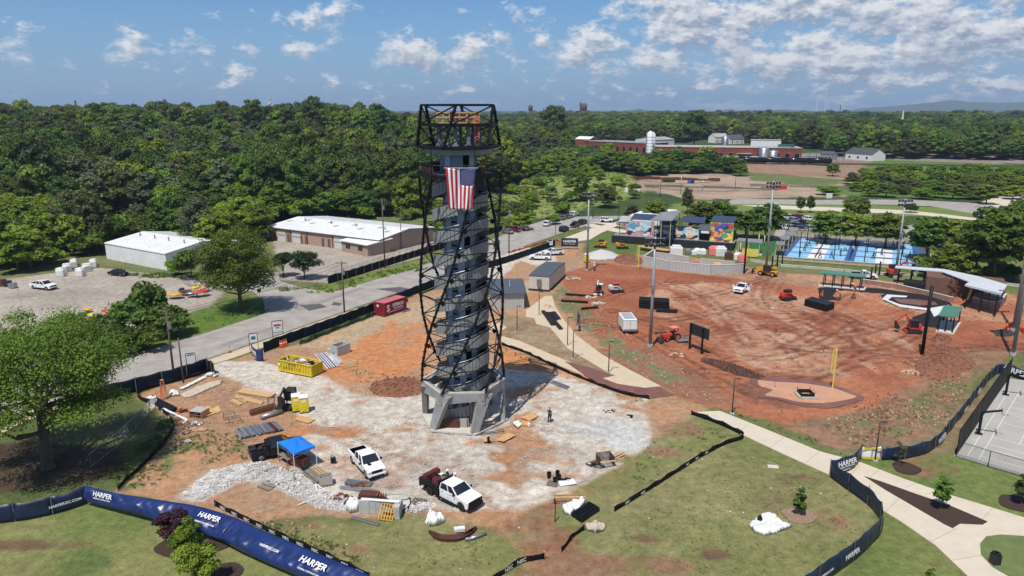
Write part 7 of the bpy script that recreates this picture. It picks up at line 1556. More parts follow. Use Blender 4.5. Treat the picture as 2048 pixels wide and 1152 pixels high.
b=MB(); [b.b0(L_-.02,L_+.04,1+k*4.0,1.06+k*4.0,0,3.8)for k in range(6)]; b.b0(L_-.01,L_+.03,.1,23.9,2.6,2.66); b.build('wall_joint','wall_tan',t)
t,L2=block('office_annex','small flat-roofed office annex at the end of the garage building','building',(684,503),(736,513),8,3.0,'wall_pinkish','roof_white',shed=.6,eave=.5)
for f in(.25,.72):win(t,f*L2,1.3,1.7,1.1,fm='machine_dark')
t,L_=block('metal_shed','white corrugated metal shed with a low white roof beside the yard','shed',(214,517),(334,541),21,4.0,'roof_white','roof_white',ridge=1.5,eave=.15)
for k in range(26):b=MB(); b.b0(k*L_/26,k*L_/26+.12,-.05,.0,0,3.9); b.build('corrugation','silo_white',t)
b=MB(); b.b0(L_+.0,L_+.05,4,18,.1,3.8); b.build('door','guard_panel',t); [MB().b0(3+q*4,5.6+q*4,5+3*(q%2),5.6+3*(q%2),4.55,4.66+.35*(q%2)).build('roof_light','roof_pale',t)for q in range(4)]
for k in range(12):
 x,y=122+(k%6)*13,552-(k%3)*9-(k//6)*4; b=MB(); b.box((0,0,.7),(1.6,1.4,1.4)); b.box((0,0,1.45),(1.4,1.2,.15)); one('bulk_bag','white wrapped bulk bag, %s from the left in the %s at the yard edge'%(['first','second','third','fourth','fifth','last'][k%6],['near row','far row'][k//6]),'bulk bag',b,'tarp_white','white bulk bags at the back of the yard',loc=G(x,y),rz=.2+k,bevel=.1)
for i,(x,y)in enumerate(((5,572),(16,573),(26,576))):b=MB(); b.b0(-.7,.7,-.5,.5,.1,1.5-.2*i); one('steel_bin',['brown','dark','grey'][i]+' steel bin at the left edge of the yard','bin',b,['rust','machine_dark','galv'][i],loc=G(x,y))
for i,(x,y,w,d,m,h)in enumerate([(350,597,3.4,2.2,'cat_yellow',.9),(372,590,2.6,2,'rust',.8),(385,594,2.6,1.6,'galv',.9),(402,593,3.4,2,'machine_red',1.1),(392,583,2.4,1.4,'dumpster_yellow',.9),(410,583,2.6,1.4,'cone_pink',.9),(364,586,2.2,1.2,'machine_dark',.8),(158,640,3,2,'turf',.5),(185,636,2.4,1.6,'dumpster_yellow',.6),(214,630,2.4,1.4,'machine_red',.8),(175,624,2,1.2,'cat_yellow',.5),(168,632,2.4,1.2,'turf',.5)]):
 nm_={'cat_yellow':'orange-yellow','rust':'brown','galv':'grey','machine_red':'red','dumpster_yellow':'yellow','cone_pink':'pink','machine_dark':'black','turf':'green'}[m]
 t=thing('padded_bench','%s fabric pad on a low metal frame, %s'%(nm_,('nearest the road bank' if i<4 else 'behind the others by the big road tree')if i<7 else('left yard edge, front' if i<10 else 'left yard edge, back')),'frame',G(x,y),.3*i,'coloured pads on frames'); b=MB(); b.smooth=True; b.ico((0,0,h),1,(w/2,d/2,.28),.12,random.Random(i),1); b.build('fabric',m,t); b=MB()
 for sx in(-1,1):
  for sy in(-1,1):b.beam((sx*w*.35,sy*d*.35,0),(sx*w*.35,sy*d*.35,h),.06)
 b.build('frame','rust',t)
t,L_=block('mobile_office','cream mobile office with dark two-part roof and air conditioner on its end wall','cabin',(1058,580),(1098,583),15,3.1,'trailer_wall','roof_grey',ridge=.35,eave=.05)
b=MB(); b.b0(L_*.42,L_*.62,-.5,0,1.0,2.6); b.build('air_conditioner','galv',t); b=MB(); b.b0(-.1,L_+.1,-.1,15.1,-.4,.35); b.build('skirt','machine_dark',t)
t,L_=block('mobile_office','grey site cabin with dark flat roof nearest the tower','cabin',(982,618),(1048,617),9.5,3.0,'trailer_grey','roof_grey',shed=.5,eave=.5)
for k in range(14):b=MB(); b.b0(k*L_/14,k*L_/14+.05,-.03,.01,0,2.7); b.build('panel_joint','guard_panel',t)
for x,y in((.35,3),(.6,4.5),(.62,7)):b=MB(); b.tube((L_*x,y,3.2),(L_*x,y,3.9),.07); b.build('vent_pipe','white_metal',t)
t=thing('cargo_trailer','white enclosed cargo trailer parked on the red soil','trailer',G(1260,668),.05); b=MB(); b.b0(-1.2,1.2,0,4.6,.45,2.6); b.build('box','white_metal',t,bevel=.12); b=MB(); b.b0(-1.15,1.15,-.04,.0,.5,.85); b.build('rear_sill','galv',t); b=MB(); b.b0(-.02,.02,-.03,.0,.85,2.5); b.b0(-1.1,1.1,-.03,0,2.45,2.49); b.build('door_seam','galv',t)
for k in range(6):b=MB(); b.b0(-.95,.95,.5+k*.65,.85+k*.65,2.6,2.63); b.build('roof_rib','galv',t)
for sx in(-1,1):
 for y in(1.9,2.7):b=MB(); b.tube((sx*1.05,y,.36),(sx*1.25,y,.36),.36,n=16); b.build('wheel','tyre',t)
b=MB(); b.beam((-.6,4.6,.5),(0,5.8,.5),.1); b.beam((.6,4.6,.5),(0,5.8,.5),.1); b.build('drawbar','machine_dark',t)
a,rz,L_=frame((1274,500),(1334,509)); t=thing('flatbed_trailer','long flatbed trailer with timber deck below the mural wall','trailer',a,rz)
for k in range(12):b=MB(); b.b0(k*L_/12+.02,(k+1)*L_/12-.02,0,2.4,.9,1.0); b.build('deck_board','plywood',t)
b=MB(); b.b0(-.1,L_+.2,.3,.5,.6,.9); b.b0(-.1,L_+.2,1.9,2.1,.6,.9); b.build('chassis','machine_dark',t)
for x in(.68,.78,.88):b=MB(); b.tube((L_*x,.0,.45),(L_*x,2.4,.45),.45,n=16); b.build('wheel','tyre',t)
b=MB(); b.b0(-1.1,1.1,-2.6,2.6,.5,.62); b.beam((0,2.6,.5),(0,4,.5),.1); one('utility_trailer','small timber-decked trailer behind the cream mobile office','trailer',b,'plywood',loc=G(1115,540),rz=-.4)
stack('black_pipe_stack','strapped stack of long black pipes behind the middle light mast','pipes',(1278,616),(1338,620),5,(1278,610),.22,'black_plastic',rows=4); stack('black_pipe_stack','low row of bent black pipes beside the strapped stack','pipes',(1312,624),(1354,626),3,(1314,620),.17,'black_plastic')
stack('black_board_stack','stack of black drainage boards near the red loader','boards',(1611,610),(1655,622),4,(1622,606),.32,'black_plastic',square=2,rows=2,part='board')
for k,(p,q)in enumerate((((1131,588),(1188,592)),((1122,601),(1176,604)),((1163,617),(1196,614)))):b=MB(); b.tube(G(*p,.25),G(*q,.25),.22,n=8); one('black_pipe',['farthest','middle','nearest'][k]+' long black pipe lying at the left of the red field','pipe',b,'black_plastic')
for k,(p,q)in enumerate((((1101,625),(1112,640)),((1107,624),(1118,638)),((1086,622),(1106,650)),((1094,625),(1122,658)))):b=MB(); b.beam(G(*p,.15),G(*q,.15),.7,.3); one('black_roll','black rolled liner lying on the slope path','roll',b,'mat_black','black rolls on the path')
for x,y,w in((1180,595,14),(1196,608,14),(1140,557,22),(1100,614,11),(1545,618,3)):heap('rubble_heap','pale broken concrete heap at pipe ends, %s'%('by the mobile office' if x<1110 else 'far left of the field' if x<1150 else 'left part of the field' if x<1190 else 'below the small excavator' if x<1300 else 'field middle'),'rubble',x,y,w,.3,26,['rock_white','pale_clod'],.38)
def rwall(lab,pts,h,m='block_wall',pil=True,top='pale_concrete',seg=.8):
 P=gp(pts); o0=P[0].copy(); t=thing('retaining_wall',lab,'wall',o0)
 for a,c in zip(P,P[1:]):
  n=max(1,round((c-a).length/seg))
  for k in range(n):p,q=a.lerp(c,k/n)-o0,a.lerp(c,(k+1)/n)-o0; e=(q-p)*.02; b=MB(); b.beam(p+e+Vector((0,0,h/2-.1)),q-e+Vector((0,0,h/2-.1)),.35,h+.2-.02*(k%2)); b.build('panel',m,t)
  b=MB(); b.beam(a-o0+Vector((0,0,h+.06)),c-o0+Vector((0,0,h+.06)),.42,.12); b.build('coping',top,t)
rwall('curved grey concrete outfield wall made of upright panels',[(1310,513),(1287,529),(1338,540),(1421,548),(1462,547),(1488,545)],2.1); rwall('low inner concrete wall behind the outfield wall, left',[(1312,517),(1345,521),(1379,527)],1.6); rwall('low inner concrete wall behind the outfield wall, right',[(1400,530),(1440,534),(1469,538)],1.6)
for x,y,lab in((1368,524,'left'),(1438,535,'right')):b=MB(); b.box((0,0,.7),(2.6 if x>1400 else 1.2,1.5,.12),rx=.7); one('plywood_sheet','plywood leaning over the inner wall, '+lab,'plywood',b,'plywood',loc=G(x,y),rz=-.1)
for i,(x,y,w,m,lab)in enumerate([(1352,513,3.2,'tarp_white','white covered pile behind the outfield wall, left'),(1376,508,1.6,'galv','grey concrete mixer behind the outfield wall'),(1388,510,1.4,'tarp_white','small white sack right of the mixer'),(1394,508,1.7,'white_metal','white bulk bag behind the outfield wall, first'),(1405,509,1.7,'white_metal','white bulk bag behind the outfield wall, second'),(1427,510,2.6,'cone_pink','pallet of wrapped pink blocks'),(1441,512,2.8,'tarp_white','pink blocks under clear plastic'),(1457,518,2.0,'rust','tall stack of brown blocks'),(1484,524,2.2,'cone_pink','wrapped pallet with red stripes near the black pole'),(1475,520,2,'white_metal','white frame beside the brown blocks')]):
 b=MB(); b.box((0,0,w*.4),(w,w*.8,w*.8)); b.box((0,0,w*.85),(w*.7,w*.6,w*.2)); one('material_pallet',lab,'pallet load',b,m,loc=G(x,y),rz=-.15,bevel=.12)
a,rz,Lm=frame((1223,485),(1466,502)); MBt=thing('mural_building','low building with painted mural walls over a dark base wall','building',a,rz); MBt.scale=(1,1,.78)
b=MB(); b.b0(0,Lm,0,.3,0,2.6); b.build('base_wall','machine_dark',MBt); b=MB(); b.b0(0,Lm,.3,7,2.3,2.5); b.build('terrace','guard_panel',MBt); b=MB(); b.b0(0,Lm,-.05,.05,2.6,2.9); b.build('coping','roof_grey',MBt)
MURC=[('mur%d'%i,c)for i,c in enumerate([(.5,.08,.05),(.75,.35,.12),(.8,.62,.1),(.1,.3,.45),(.3,.55,.65),(.55,.3,.32),(.1,.35,.12),(.35,.05,.25),(.62,.62,.6),(.03,.03,.05),(.05,.1,.4)])]
for n_,c in MURC:mat(n_,c,.7,var=.12,scale=2)
def mural(x0,x1,z0,z1,y,pal,seed,bg):
 rd=random.Random(seed); b=MB(); b.b0(x0,x1,y,y+.3,z0,z1); w=b.build('mural_wall',bg,MBt); k=0
 for i in range(46):
  cx,cz=rd.uniform(x0+.7,x1-.7),rd.uniform(z0+.5,z1-.5); n=rd.randint(5,9); r=rd.uniform(.5,1.7); pts=[]
  for q in range(n):an=6.28*q/n; rr=r*rd.uniform(.35,1.1); pts.append((min(x1,max(x0,cx+rr*math.cos(an)*1.3)),min(z1,max(z0,cz+rr*math.sin(an)))))
  yy=y-.004-.003*i; b=MB(); b.add([(p[0],yy,p[1])for p in pts]+[(p[0],yy+.002,p[1])for p in pts],[tuple(reversed(range(n)))]+[tuple(range(n,2*n))]); b.build('painted_shape',rd.choice(pal),w)
c_=['mur%d'%i for i in range(11)]
mural(.10*Lm,.34*Lm,2.5,8.0,3.2,[c_[3],c_[4],c_[5],c_[8],c_[0],c_[8],c_[9]],3,'mur5'); mural(.345*Lm,.50*Lm,2.5,5.4,3.2,[c_[9],c_[8],c_[4],'roof_grey'],4,'mur9'); mural(.505*Lm,.72*Lm,2.5,7.2,3.2,[c_[4],c_[8],c_[9],c_[1],c_[4],c_[9]],5,'mur9'); mural(.80*Lm,.985*Lm,2.5,9.2,2.6,[c_[0],c_[1],c_[2],c_[2],c_[6],c_[7],c_[8],c_[9],c_[10],c_[1]],6,'mur2')
b=MB(); b.b0(.1*Lm,.985*Lm,3.6,12,0,5.0); b.build('wall','machine_dark',MBt)
for x0,x1,z,m,y0,y1 in((.13,.37,9.0,'roof_navy',4,9),(.54,.74,8.6,'roof_navy',6,11),(.80,.985,9.8,'roof_navy',3.5,9),(.03,.14,8.0,'roof_pale',3,8),(.40,.52,7.8,'roof_grey',2.6,6),(.71,.81,6.9,'roof_grey',1.5,6)):
 b=MB(); b.xprof([(y0,z-.6),(y1,z+.7),(y1,z+.85),(y0,z-.45)],x0*Lm,x1*Lm); r_=b.build('roof',m,MBt); b=MB(); n=int((x1-x0)*Lm/.8); [b.b0(x0*Lm+k*.8,x0*Lm+k*.8+.06,y0+.05,y0+.2,z-.5,z-.38)for k in range(n)]; b.build('roof_edge','galv',r_)
 for x in(x0+.01,x1-.01):b=MB(); b.beam((x*Lm,y0+.6,2.4),(x*Lm,y0+.6,z-.5),.15); b.build('post','black_steel',MBt)
b=MB(); [b.beam((Lm*(.36+.035*k),2.5,2.5),(Lm*(.36+.035*k),2.5,7.2),.1)for k in range(5)]; [b.beam((.36*Lm,2.5,z),(.50*Lm,2.5,z),.12)for z in(4,5.5,7.1)]; b.build('scaffold','grey_pole',MBt); pass
b=MB(); b.b0(.735*Lm,.80*Lm,1.3,1.45,5.4,6.2); b.build('shop_sign','white_metal',MBt)
t,L_=block('kiosk_building','cream flat-roofed kiosk behind the mural building','building',(1258,458),(1318,463),20,4.4,'house_white','house_white',eave=0)
def shelter(name,lab,cor,z,roofm,postm='black_steel',th=.18,npost=3,slabm=None,dz=0,fin=None):
 C_=[G(x,y,z)for x,y in cor]; o0=sum(C_,Vector())/4; o0.z=0; t=thing(name,lab,'shelter',o0); b=MB(); q=[c-o0+Vector((0,0,dz if k<2 else 0))for k,c in enumerate(C_)]
 b.add(q+[v-Vector((0,0,th))for v in q],[(0,1,2,3),(7,6,5,4)]+[(k,4+k,4+(k+1)%4,(k+1)%4)for k in range(4)]); r_=b.build('roof',roofm,t)
 for u in range(1,12):b=MB(); b.beam(q[0].lerp(q[1],u/12)+Vector((0,0,.03)),q[3].lerp(q[2],u/12)+Vector((0,0,.03)),.06,.05); b.build('roof_seam',roofm,r_)
 for(a_,c2)in((q[3],q[2]),(q[0],q[1])):
  for k in range(npost):p=a_.lerp(c2,.06+.88*k/(npost-1)); p=p*.93; p.z=0; b=MB(); b.beam(p,p+Vector((0,0,z-th)),.16); b.build('post',postm,t)
 if slabm:b=MB(); b.prism([(v.x*1.05,v.y*1.05)for v in q][::-1],-.1,.15); b.build('slab',slabm,t)
 return t
shelter('open_shelter','grey-roofed open hall behind the mural building',[(1322,430),(1364,425),(1345,441),(1300,440)],8,'roof_metal','fence_cream',dz=.8); shelter('open_shelter','long dark-roofed pergola behind the murals',[(1414,434),(1462,434),(1462,441),(1414,441)],4.5,'roof_dark','rust'); shelter('open_shelter','flat pale-roofed kiosk with yellow interior at the path end',[(1477,477),(1526,480),(1524,486),(1473,481)],3.4,'roof_metal','fence_cream',slabm='pale_concrete',dz=.2)
b=MB(); [b.beam(G(x,y,1.2)-Vector((1.1,0,0)),G(x,y,1.2)+Vector((1.1,0,0)),.2,2)for x,y in((1492,505),(1508,506))]; one('yellow_partition','yellow partition panels inside the pale-roofed kiosk','partition',b,'pole_yellow')
sheet('turf_lawn',gp([(1512,478),(1560,482),(1540,512),(1512,509),(1490,484)]),'turf',.05)
for k,(x,y)in enumerate(((1588,459),(1580,467),(1572,476),(1562,487))):shelter('pergola_bay',['farthest','third','second','nearest'][k]+' pergola bay with a slatted roof beside the first court',[(x-9,y-5),(x+9,y-4),(x+7,y+3),(x-11,y+2)],3.0,'roof_metal','fence_cream',npost=2)['group']='pergola bays beside the courts'
shelter('dugout','long green-roofed dugout with dark posts at the edge of the infield',[(1645,541),(1734,548),(1730,554),(1641,546)],3.0,'roof_green',slabm='pale_concrete',npost=5); shelter('dugout','green-roofed dugout on a pale slab right of the infield',[(1888,610),(1926,614),(1912,635),(1877,630)],3.0,'roof_green',slabm='pale_concrete',npost=3)
shelter('grandstand_canopy','long narrow pale steel canopy sloping down to the grandstand',[(1792,531),(1888,538),(1884,543),(1790,535)],3.6,'canopy_white',npost=4); shelter('grandstand_canopy','middle pale canopy joining the long one to the broad roof',[(1888,538),(1955,552),(1938,563),(1884,543)],4.2,'canopy_white',npost=3); shelter('grandstand_canopy','broad pale metal roof over the grandstand terrace',[(1955,552),(2015,569),(2003,587),(1930,569)],4.7,'canopy_white',npost=3,th=.35)
rwall('brick-faced terrace wall under the broad pale roof',[(1944,609),(1975,618),(1996,619),(2010,602)],1.5,'brick_pale'); sheet('terrace_floor',gp([(1944,605),(1975,615),(1996,616),(2008,600),(1960,590)]),'roof_grey',1.62,thick=1.6)
rwall('low curved brick backstop wall behind the infield',[(1722,566),(1790,576),(1850,590),(1905,604)],.9,'brick_pale',seg=1.2); sheet('stand_floor',gp([(1808,566),(1888,574),(1886,584),(1806,574)]),'mat_black',1.0,thick=1.0)
for k in range(5):p=G(1888+k*11,590+k*2); b=MB(); b.beam(p,p+Vector((0,0,4.2)),.12); b.beam(p,G(1899+k*11,592+k*2)+Vector((0,0,4)),.08); b.beam(p+Vector((0,0,2.2)),G(1899+k*11,592+k*2)+Vector((0,0,2.2)),.3,.08); one('scaffold_bay','rust red scaffold bay in front of the grandstand','scaffold',b,'rusty_steel','scaffold at the grandstand')
b=MB(); b.b0(-7,7,-3,3,0,3.6); one('press_room','dark brick room behind the rust red scaffold','building',b,'door_brown',loc=G(1925,588),rz=-.5)
sheet('infield_mat',gp([(1636,576),(1660,573),(1700,573),(1760,577),(1850,590),(1900,605),(1905,612),(1850,600),(1780,588),(1730,584),(1690,580),(1672,583),(1665,592),(1680,600),(1640,600)]),'mat_black',.03)
sheet('infield_mat',gp([(1762,590),(1780,587),(1850,598),(1902,612),(1890,640),(1872,655),(1830,650),(1824,635),(1860,622),(1800,614),(1768,602)]),'mat_black',.026); sheet('infield_liner',gp([(1764,598),(1774,589),(1815,592),(1812,595),(1784,594),(1776,600),(1800,609),(1856,617),(1898,610),(1892,622),(1868,634),(1862,622),(1800,614)]),'mat_white',.035); sheet('infield_soil',gp([(1786,597),(1830,599),(1870,604),(1876,610),(1840,611),(1800,606)]),'mud_dark',.04)
q=[G(1564,514,0),G(1843,534,0),G(1836,490,0),G(1596,476,0)]
def cq(u,v):return q[0].lerp(q[1],u).lerp(q[3].lerp(q[2],u),v)
def crect(nm,u0,u1,v0,v1,m,z):sheet(nm,[cq(u0,v0),cq(u1,v0),cq(u1,v1),cq(u0,v1)],m,z,thick=.02)
sheet('court_apron',[cq(-.06,-.1),cq(1.06,-.1),cq(1.05,1.08),cq(-.08,1.08)],'roof_grey',.04); crect('court',0,1,0,1,'court_blue',.05)
for b0,b1 in((.03,.46),(.53,.95)):
 for v in(.03,.28,.53,.78):
  w=b1-b0; f0,f1=v,v+.19; crect('court_surface',b0,b0+w*.36,f0,f1,'court_light',.056); crect('court_surface',b0+w*.36,b0+w*.64,f0,f1,'court_white',.056); crect('court_surface',b0+w*.64,b1,f0,f1,'court_light',.056)
  for vv in(f0,(f0+f1)/2,f1):crect('court_line',b0,b0+w*.36,vv-.004,vv+.004,'court_white',.062); crect('court_line',b0+w*.64,b1,vv-.004,vv+.004,'court_white',.062)
  n0,n1=cq(b0+w*.5,f0-.02),cq(b0+w*.5,f1+.02); b=MB(); b.beam(n0+Vector((0,0,.5)),n1+Vector((0,0,.5)),.04,.8); one('court_net','low dark net across a blue and white court','net',b,'black_steel','nets on the ball courts')
wire('court_fence','dark mesh divider between the two banks of courts',[(1698,524),(1712,484)],1.6,'net_black',None,stakes=4,wob=.0,partname='mesh',pm='black_steel')
def timberfence(lab,P,Q,n,h=2.2):
 a,c=P,Q; t=thing('timber_fence',lab,'fence',a,0,'cream framed fences round the courts'); d=c-a
 for k in range(n+1):b=MB(); b.beam(d*(k/n),d*(k/n)+Vector((0,0,h)),.18); b.build('post','fence_cream',t)
 for z in(.25,h):b=MB(); b.beam(Vector((0,0,z)),d+Vector((0,0,z)),.16,.2); b.build('rail','fence_cream',t)
 for k in range(n):b=MB(); b.beam(d*((k+.06)/n)+Vector((0,0,h/2)),d*((k+.94)/n)+Vector((0,0,h/2)),.03,h-.8); b.build('mesh','wall_tan',t)
timberfence('cream framed fence behind the far end of the courts',cq(-.06,1.1),cq(1.05,1.1),13); timberfence('cream framed fence at the right end of the courts',cq(1.06,-.1),cq(1.05,1.1),5); timberfence('low cream framed fence in front of the courts',cq(-.04,-.14),cq(1.06,-.14),16,1.0)
rwall('long pale kerb wall between the courts and the red field',[(1500,522),(1560,532),(1640,538),(1740,548),(1880,552),(2048,575)],.4,'pale_concrete',seg=6)
def pole(name,lab,p,top,r0,r1,m,cat='pole',group=None,head=None,topx=None):
 P=G(*p); z=ztop(P,top)-P.z; t=thing(name,lab,cat,P,0,group); b=MB(); b.smooth=True; b.tube((0,0,-.3),(0,0,z),r0,r1,n=10); b.build('shaft',m,t)
 if head=='flood':
  for k in range(2):b=MB(); b.beam((-1.6,0,z-.2-k*.9),(1.6,0,z-.2-k*.9),.12); c=b.build('crossarm',m,t); [MB().box((-1.4+i*.7,-.2,z-.45-k*.9),(.45,.3,.4)).build('floodlight','machine_dark',c)for i in range(5)]
  b=MB(); b.box((0,-.35,z*.55),(.5,.3,.9)); b.build('control_box','galv',t); b=MB(); b.tube((0,0,0),(0,0,.5),r0*1.5,n=12); b.build('base','concrete',t)
 elif head=='lamp':b=MB(); b.beam((0,0,z),(.35,-.1,z),.08); b.box((.45,-.12,z),(.5,.22,.07)); b.build('lamp_head','machine_dark',t); b=MB(); b.box((0,0,.06),(.5,.5,.16)); b.build('base','concrete',t)
 elif head=='util':b=MB(); b.beam((-1.1,0,z-.4),(1.1,0,z-.4),.1,.12); c=b.build('crossarm','wood_pole',t); [MB().tube((x,0,z-.34),(x,0,z-.12),.05,n=6).build('insulator','galv',c)for x in(-1,-.5,.5,1)]; b=MB(); b.tube((.35,-.25,z-2.6),(.35,-.25,z-1.6),.24,n=12); b.build('transformer','galv',t)
 return t
for i,(p,top,lab)in enumerate([((1174,542),383,'grey floodlight mast at the left end of the red field'),((1300,694),474,'grey floodlight mast standing on the red field near the red tractor'),((1531,548),362,'tall grey floodlight mast left of the ball courts'),((1790,556),398,'tall grey floodlight mast in front of the courts near the canopy'),((2025,711),330,'grey floodlight mast at the right edge, nearest the camera'),((2026,662),330,'grey floodlight mast at the right edge, behind the nearer one')]):pole('light_mast',lab,p,top,.30,.17,'grey_pole','light mast','floodlight masts','flood')
for p,top,lab in[((1034,664),612,'thin brown lamp post nearest the grey cabin'),((1078,630),583,'thin brown lamp post on the path by the cabin shadow'),((1135,691),635,'thin brown lamp post at the left side of the slope path, farther of two'),((1146,718),660,'thin brown lamp post at the left side of the slope path, nearer of two'),((1217,745),683,'thin brown lamp post where the two lower paths meet'),((1464,828),757,'thin brown lamp post at the top of the wide path'),((1750,922),843,'thin brown lamp post before the yellow and white safety banner'),((1111,474),400,'brown street lamp beside the road kerb'),((1237,437),388,'brown street lamp by the park entrance'),((1293,415),380,'brown street lamp at the bend of the road')]:pole('lamp_post',lab,p,top,.085,.065,'bronze_pole','lamp post','brown lamp posts','lamp')
for p,top,lab in[((347,744),622,'wooden utility pole with transformer by the pavement, left'),((689,626),522,'wooden utility pole with transformer by the pavement near the red container'),((770,536),398,'wooden utility pole behind the black fence, tallest'),((1018,507),410,'wooden utility pole on the verge right of the tower'),((1186,437),392,'wooden utility pole by the kerb beside the left mast')]:pole('utility_pole',lab,p,top,.17,.12,'wood_pole','utility pole','wooden utility poles','util')
for p,top,lab in[((367,765),676,'bare wooden pole stub behind the screened fence'),((803,498),430,'slim pole beside the garage end wall'),((698,440),432,'slim white mast behind the garage roof')]:pole('pole_stub',lab,p,top,.13,.1,'wood_pole')
GP='black steel posts round the ball field'
for p,top,r,lab in[((1844,709),572,.26,'thick black steel post standing in the red field'),((1488,546),452,.22,'tall black post at the end of the outfield wall'),((1544,533),512,.18,'short black post by the yellow telehandler'),((1554,533),508,.18,'second short black post by the yellow telehandler'),((1564,528),503,.18,'third short black post by the telehandler'),((1741,562),534,.18,'short black post in front of the white pickup'),((1750,550),529,.18,'short black post behind the white pickup'),((1758,551),523,.18,'short black post right of the white pickup'),((1948,560),478,.2,'tall black post behind the grandstand roof')]:pole('black_post',lab,p,top,r,r,'black_steel','post',GP)
for i,(p,top)in enumerate([((1598,516),464),((1613,494),452),((1667,523),470),((1677,500),456),((1728,528),478),((1734,506),478),((1800,532),483),((1805,510),482)]):pole('court_light_pole','slim black light pole on the ball courts, %s row, %s'%('front' if i%2==0 else 'back',['first','second','third','fourth'][i//2]),p,top,.12,.1,'black_steel','light pole','light poles on the courts','lamp')
for i,(x,y)in enumerate(((1528,492),(1507,470),(1496,470),(1517,490),(1480,507),(1521,462))):pole('timber_post','cream timber post of the playground, number by place %s'%['right front','back left','far left','front left','kiosk side','back right'][i],(x,y),y-22,.13,.13,'fence_cream','post','cream playground posts')
b=MB()
for A,B in(((347,744,622),(689,626,522)),((770,536,398),(1018,507,410)),((1018,507,410),(1186,437,392))):
 a,c=G(*A[:2]),G(*B[:2]); a.z=ztop(a,A[2])-.4; c.z=ztop(c,B[2])-.4
 for o in(-1,.5,1):
  pr=None
  for k in range(13):f=k/12; p=a.lerp(c,f)+Vector((o,0,-3.0*f*(1-f))); (b.tube(pr,p,.02,n=4,cap=False)if pr else None); pr=p
one('overhead_wires','sagging overhead wires strung between the utility poles','wires',b,'black_steel')
a,rz,L_=frame((1379,697),(1403,707)); t=thing('scoreboard','dark scoreboard seen from behind on two black posts','scoreboard',a,rz)
for x in(0,L_):b=MB(); b.beam((x,0,0),(x,0,4.3),.24); b.build('post','black_steel',t)
b=MB(); b.b0(-.35,L_+1.1,.13,.32,2.5,4.3); b.build('board','machine_dark',t); b=MB(); b.b0(-.38,L_+1.13,.1,.34,4.3,4.42); b.build('top_edge','galv',t)
for p,top,lab in(((1665,776),697,'tall yellow foul pole with mesh wing at the puddle'),((1277,537),491,'tall yellow foul pole by the outfield wall')):
 P=G(*p); z=ztop(P,top); t=thing('foul_pole',lab,'foul pole',P,0,'yellow foul poles'); b=MB(); b.tube((0,0,0),(0,0,z),.09,n=10); b.build('pole','pole_yellow',t); b=MB(); b.path([(-.02,0,z-.05),(-.4,0,z-.2),(-.5,0,z-.5),(-.5,0,z*.45),(-.35,0,z*.38),(0,0,z*.36)],.045,6); b.build('wing_frame','pole_yellow',t); b=MB(); [b.beam((-.5,0,z*.4+k*.16),(0,0,z*.4+k*.16),.03)for k in range(int(z*.58/.16))]; b.build('wing_mesh','pole_yellow',t)
for p,rz,lab in(((1957,868),-.6,'black basketball goal with red hoop, nearest the camera'),((2011,790),-.6,'black basketball goal at the far side of the court')):
 t=thing('basketball_goal',lab,'basketball goal',G(*p),rz,'basketball goals'); b=MB(); b.beam((0,0,0),(0,0,2.9),.3); b.beam((0,0,2.8),(1.9,0,3.5),.2); b.build('pole','black_steel',t); b=MB(); b.b0(1.9,1.96,-.9,.9,2.9,4.0); b.build('backboard','pale_pipe',t); b=MB(); b.path([(2.25+.28*math.cos(k*.52),.28*math.sin(k*.52),3.05)for k in range(13)],.03,5); b.build('hoop','machine_red',t); b=MB(); b.box((0,0,.04),(.8,.8,.1)); b.build('base','machine_dark',t)
t=thing('litter_bin','square dark green litter bin on the lawn edge by the path','bin',G(1989,1128),.1); b=MB(); b.b0(-.32,.32,-.32,.32,0,1.0); b.build('body','machine_dark',t,bevel=.03); b=MB(); b.lathe([(.12,.0),(.22,0),(.36,.02),(.34,.1),(.14,.12)],(0,0,1.0),16); b.build('lid','black_plastic',t)
t=thing('inlet_frame','square stone-ringed drain inlet with stakes in the puddle','drain',G(1611,792),.75)
for k in range(4):b=MB(); p,q2=Vector((1.5*math.cos(k*PI/2),1.5*math.sin(k*PI/2),.12)),Vector((1.5*math.cos((k+1)*PI/2),1.5*math.sin((k+1)*PI/2),.12)); b.beam(p,q2,.35,.3); b.build('stone_edge','concrete',t); b=MB(); b.beam(p*.8,p*.8+Vector((0,0,.9)),.06); b.beam(p*.8+Vector((0,0,.35)),q2*.8+Vector((0,0,.35)),.03,.45); b.build('stake','black_steel',t)
for i,(x,y)in enumerate([(561,694),(564,694),(567,693),(570,692),(573,691),(460,706),(1514,555)]):
 t=thing('traffic_cone',['orange delineator standing in the row on the orange feet beside the fence'][0]if i<5 else['orange traffic cone alone on the pavement corner','orange cone on the soil near the telehandler'][i-5],'cone',G(x,y),0,'orange delineators by the fence' if i<5 else None); b=MB(); b.lathe([(.16,.1),(.06,1.15),(0,1.2)],n=10); b.build('cone','orange',t); b=MB(); b.b0(-.25,.25,-.3,.3,0,.1); b.build('base','machine_red',t); b=MB(); b.lathe([(.12,.55),(.1,.75)],n=10); b.build('band','white_print',t)
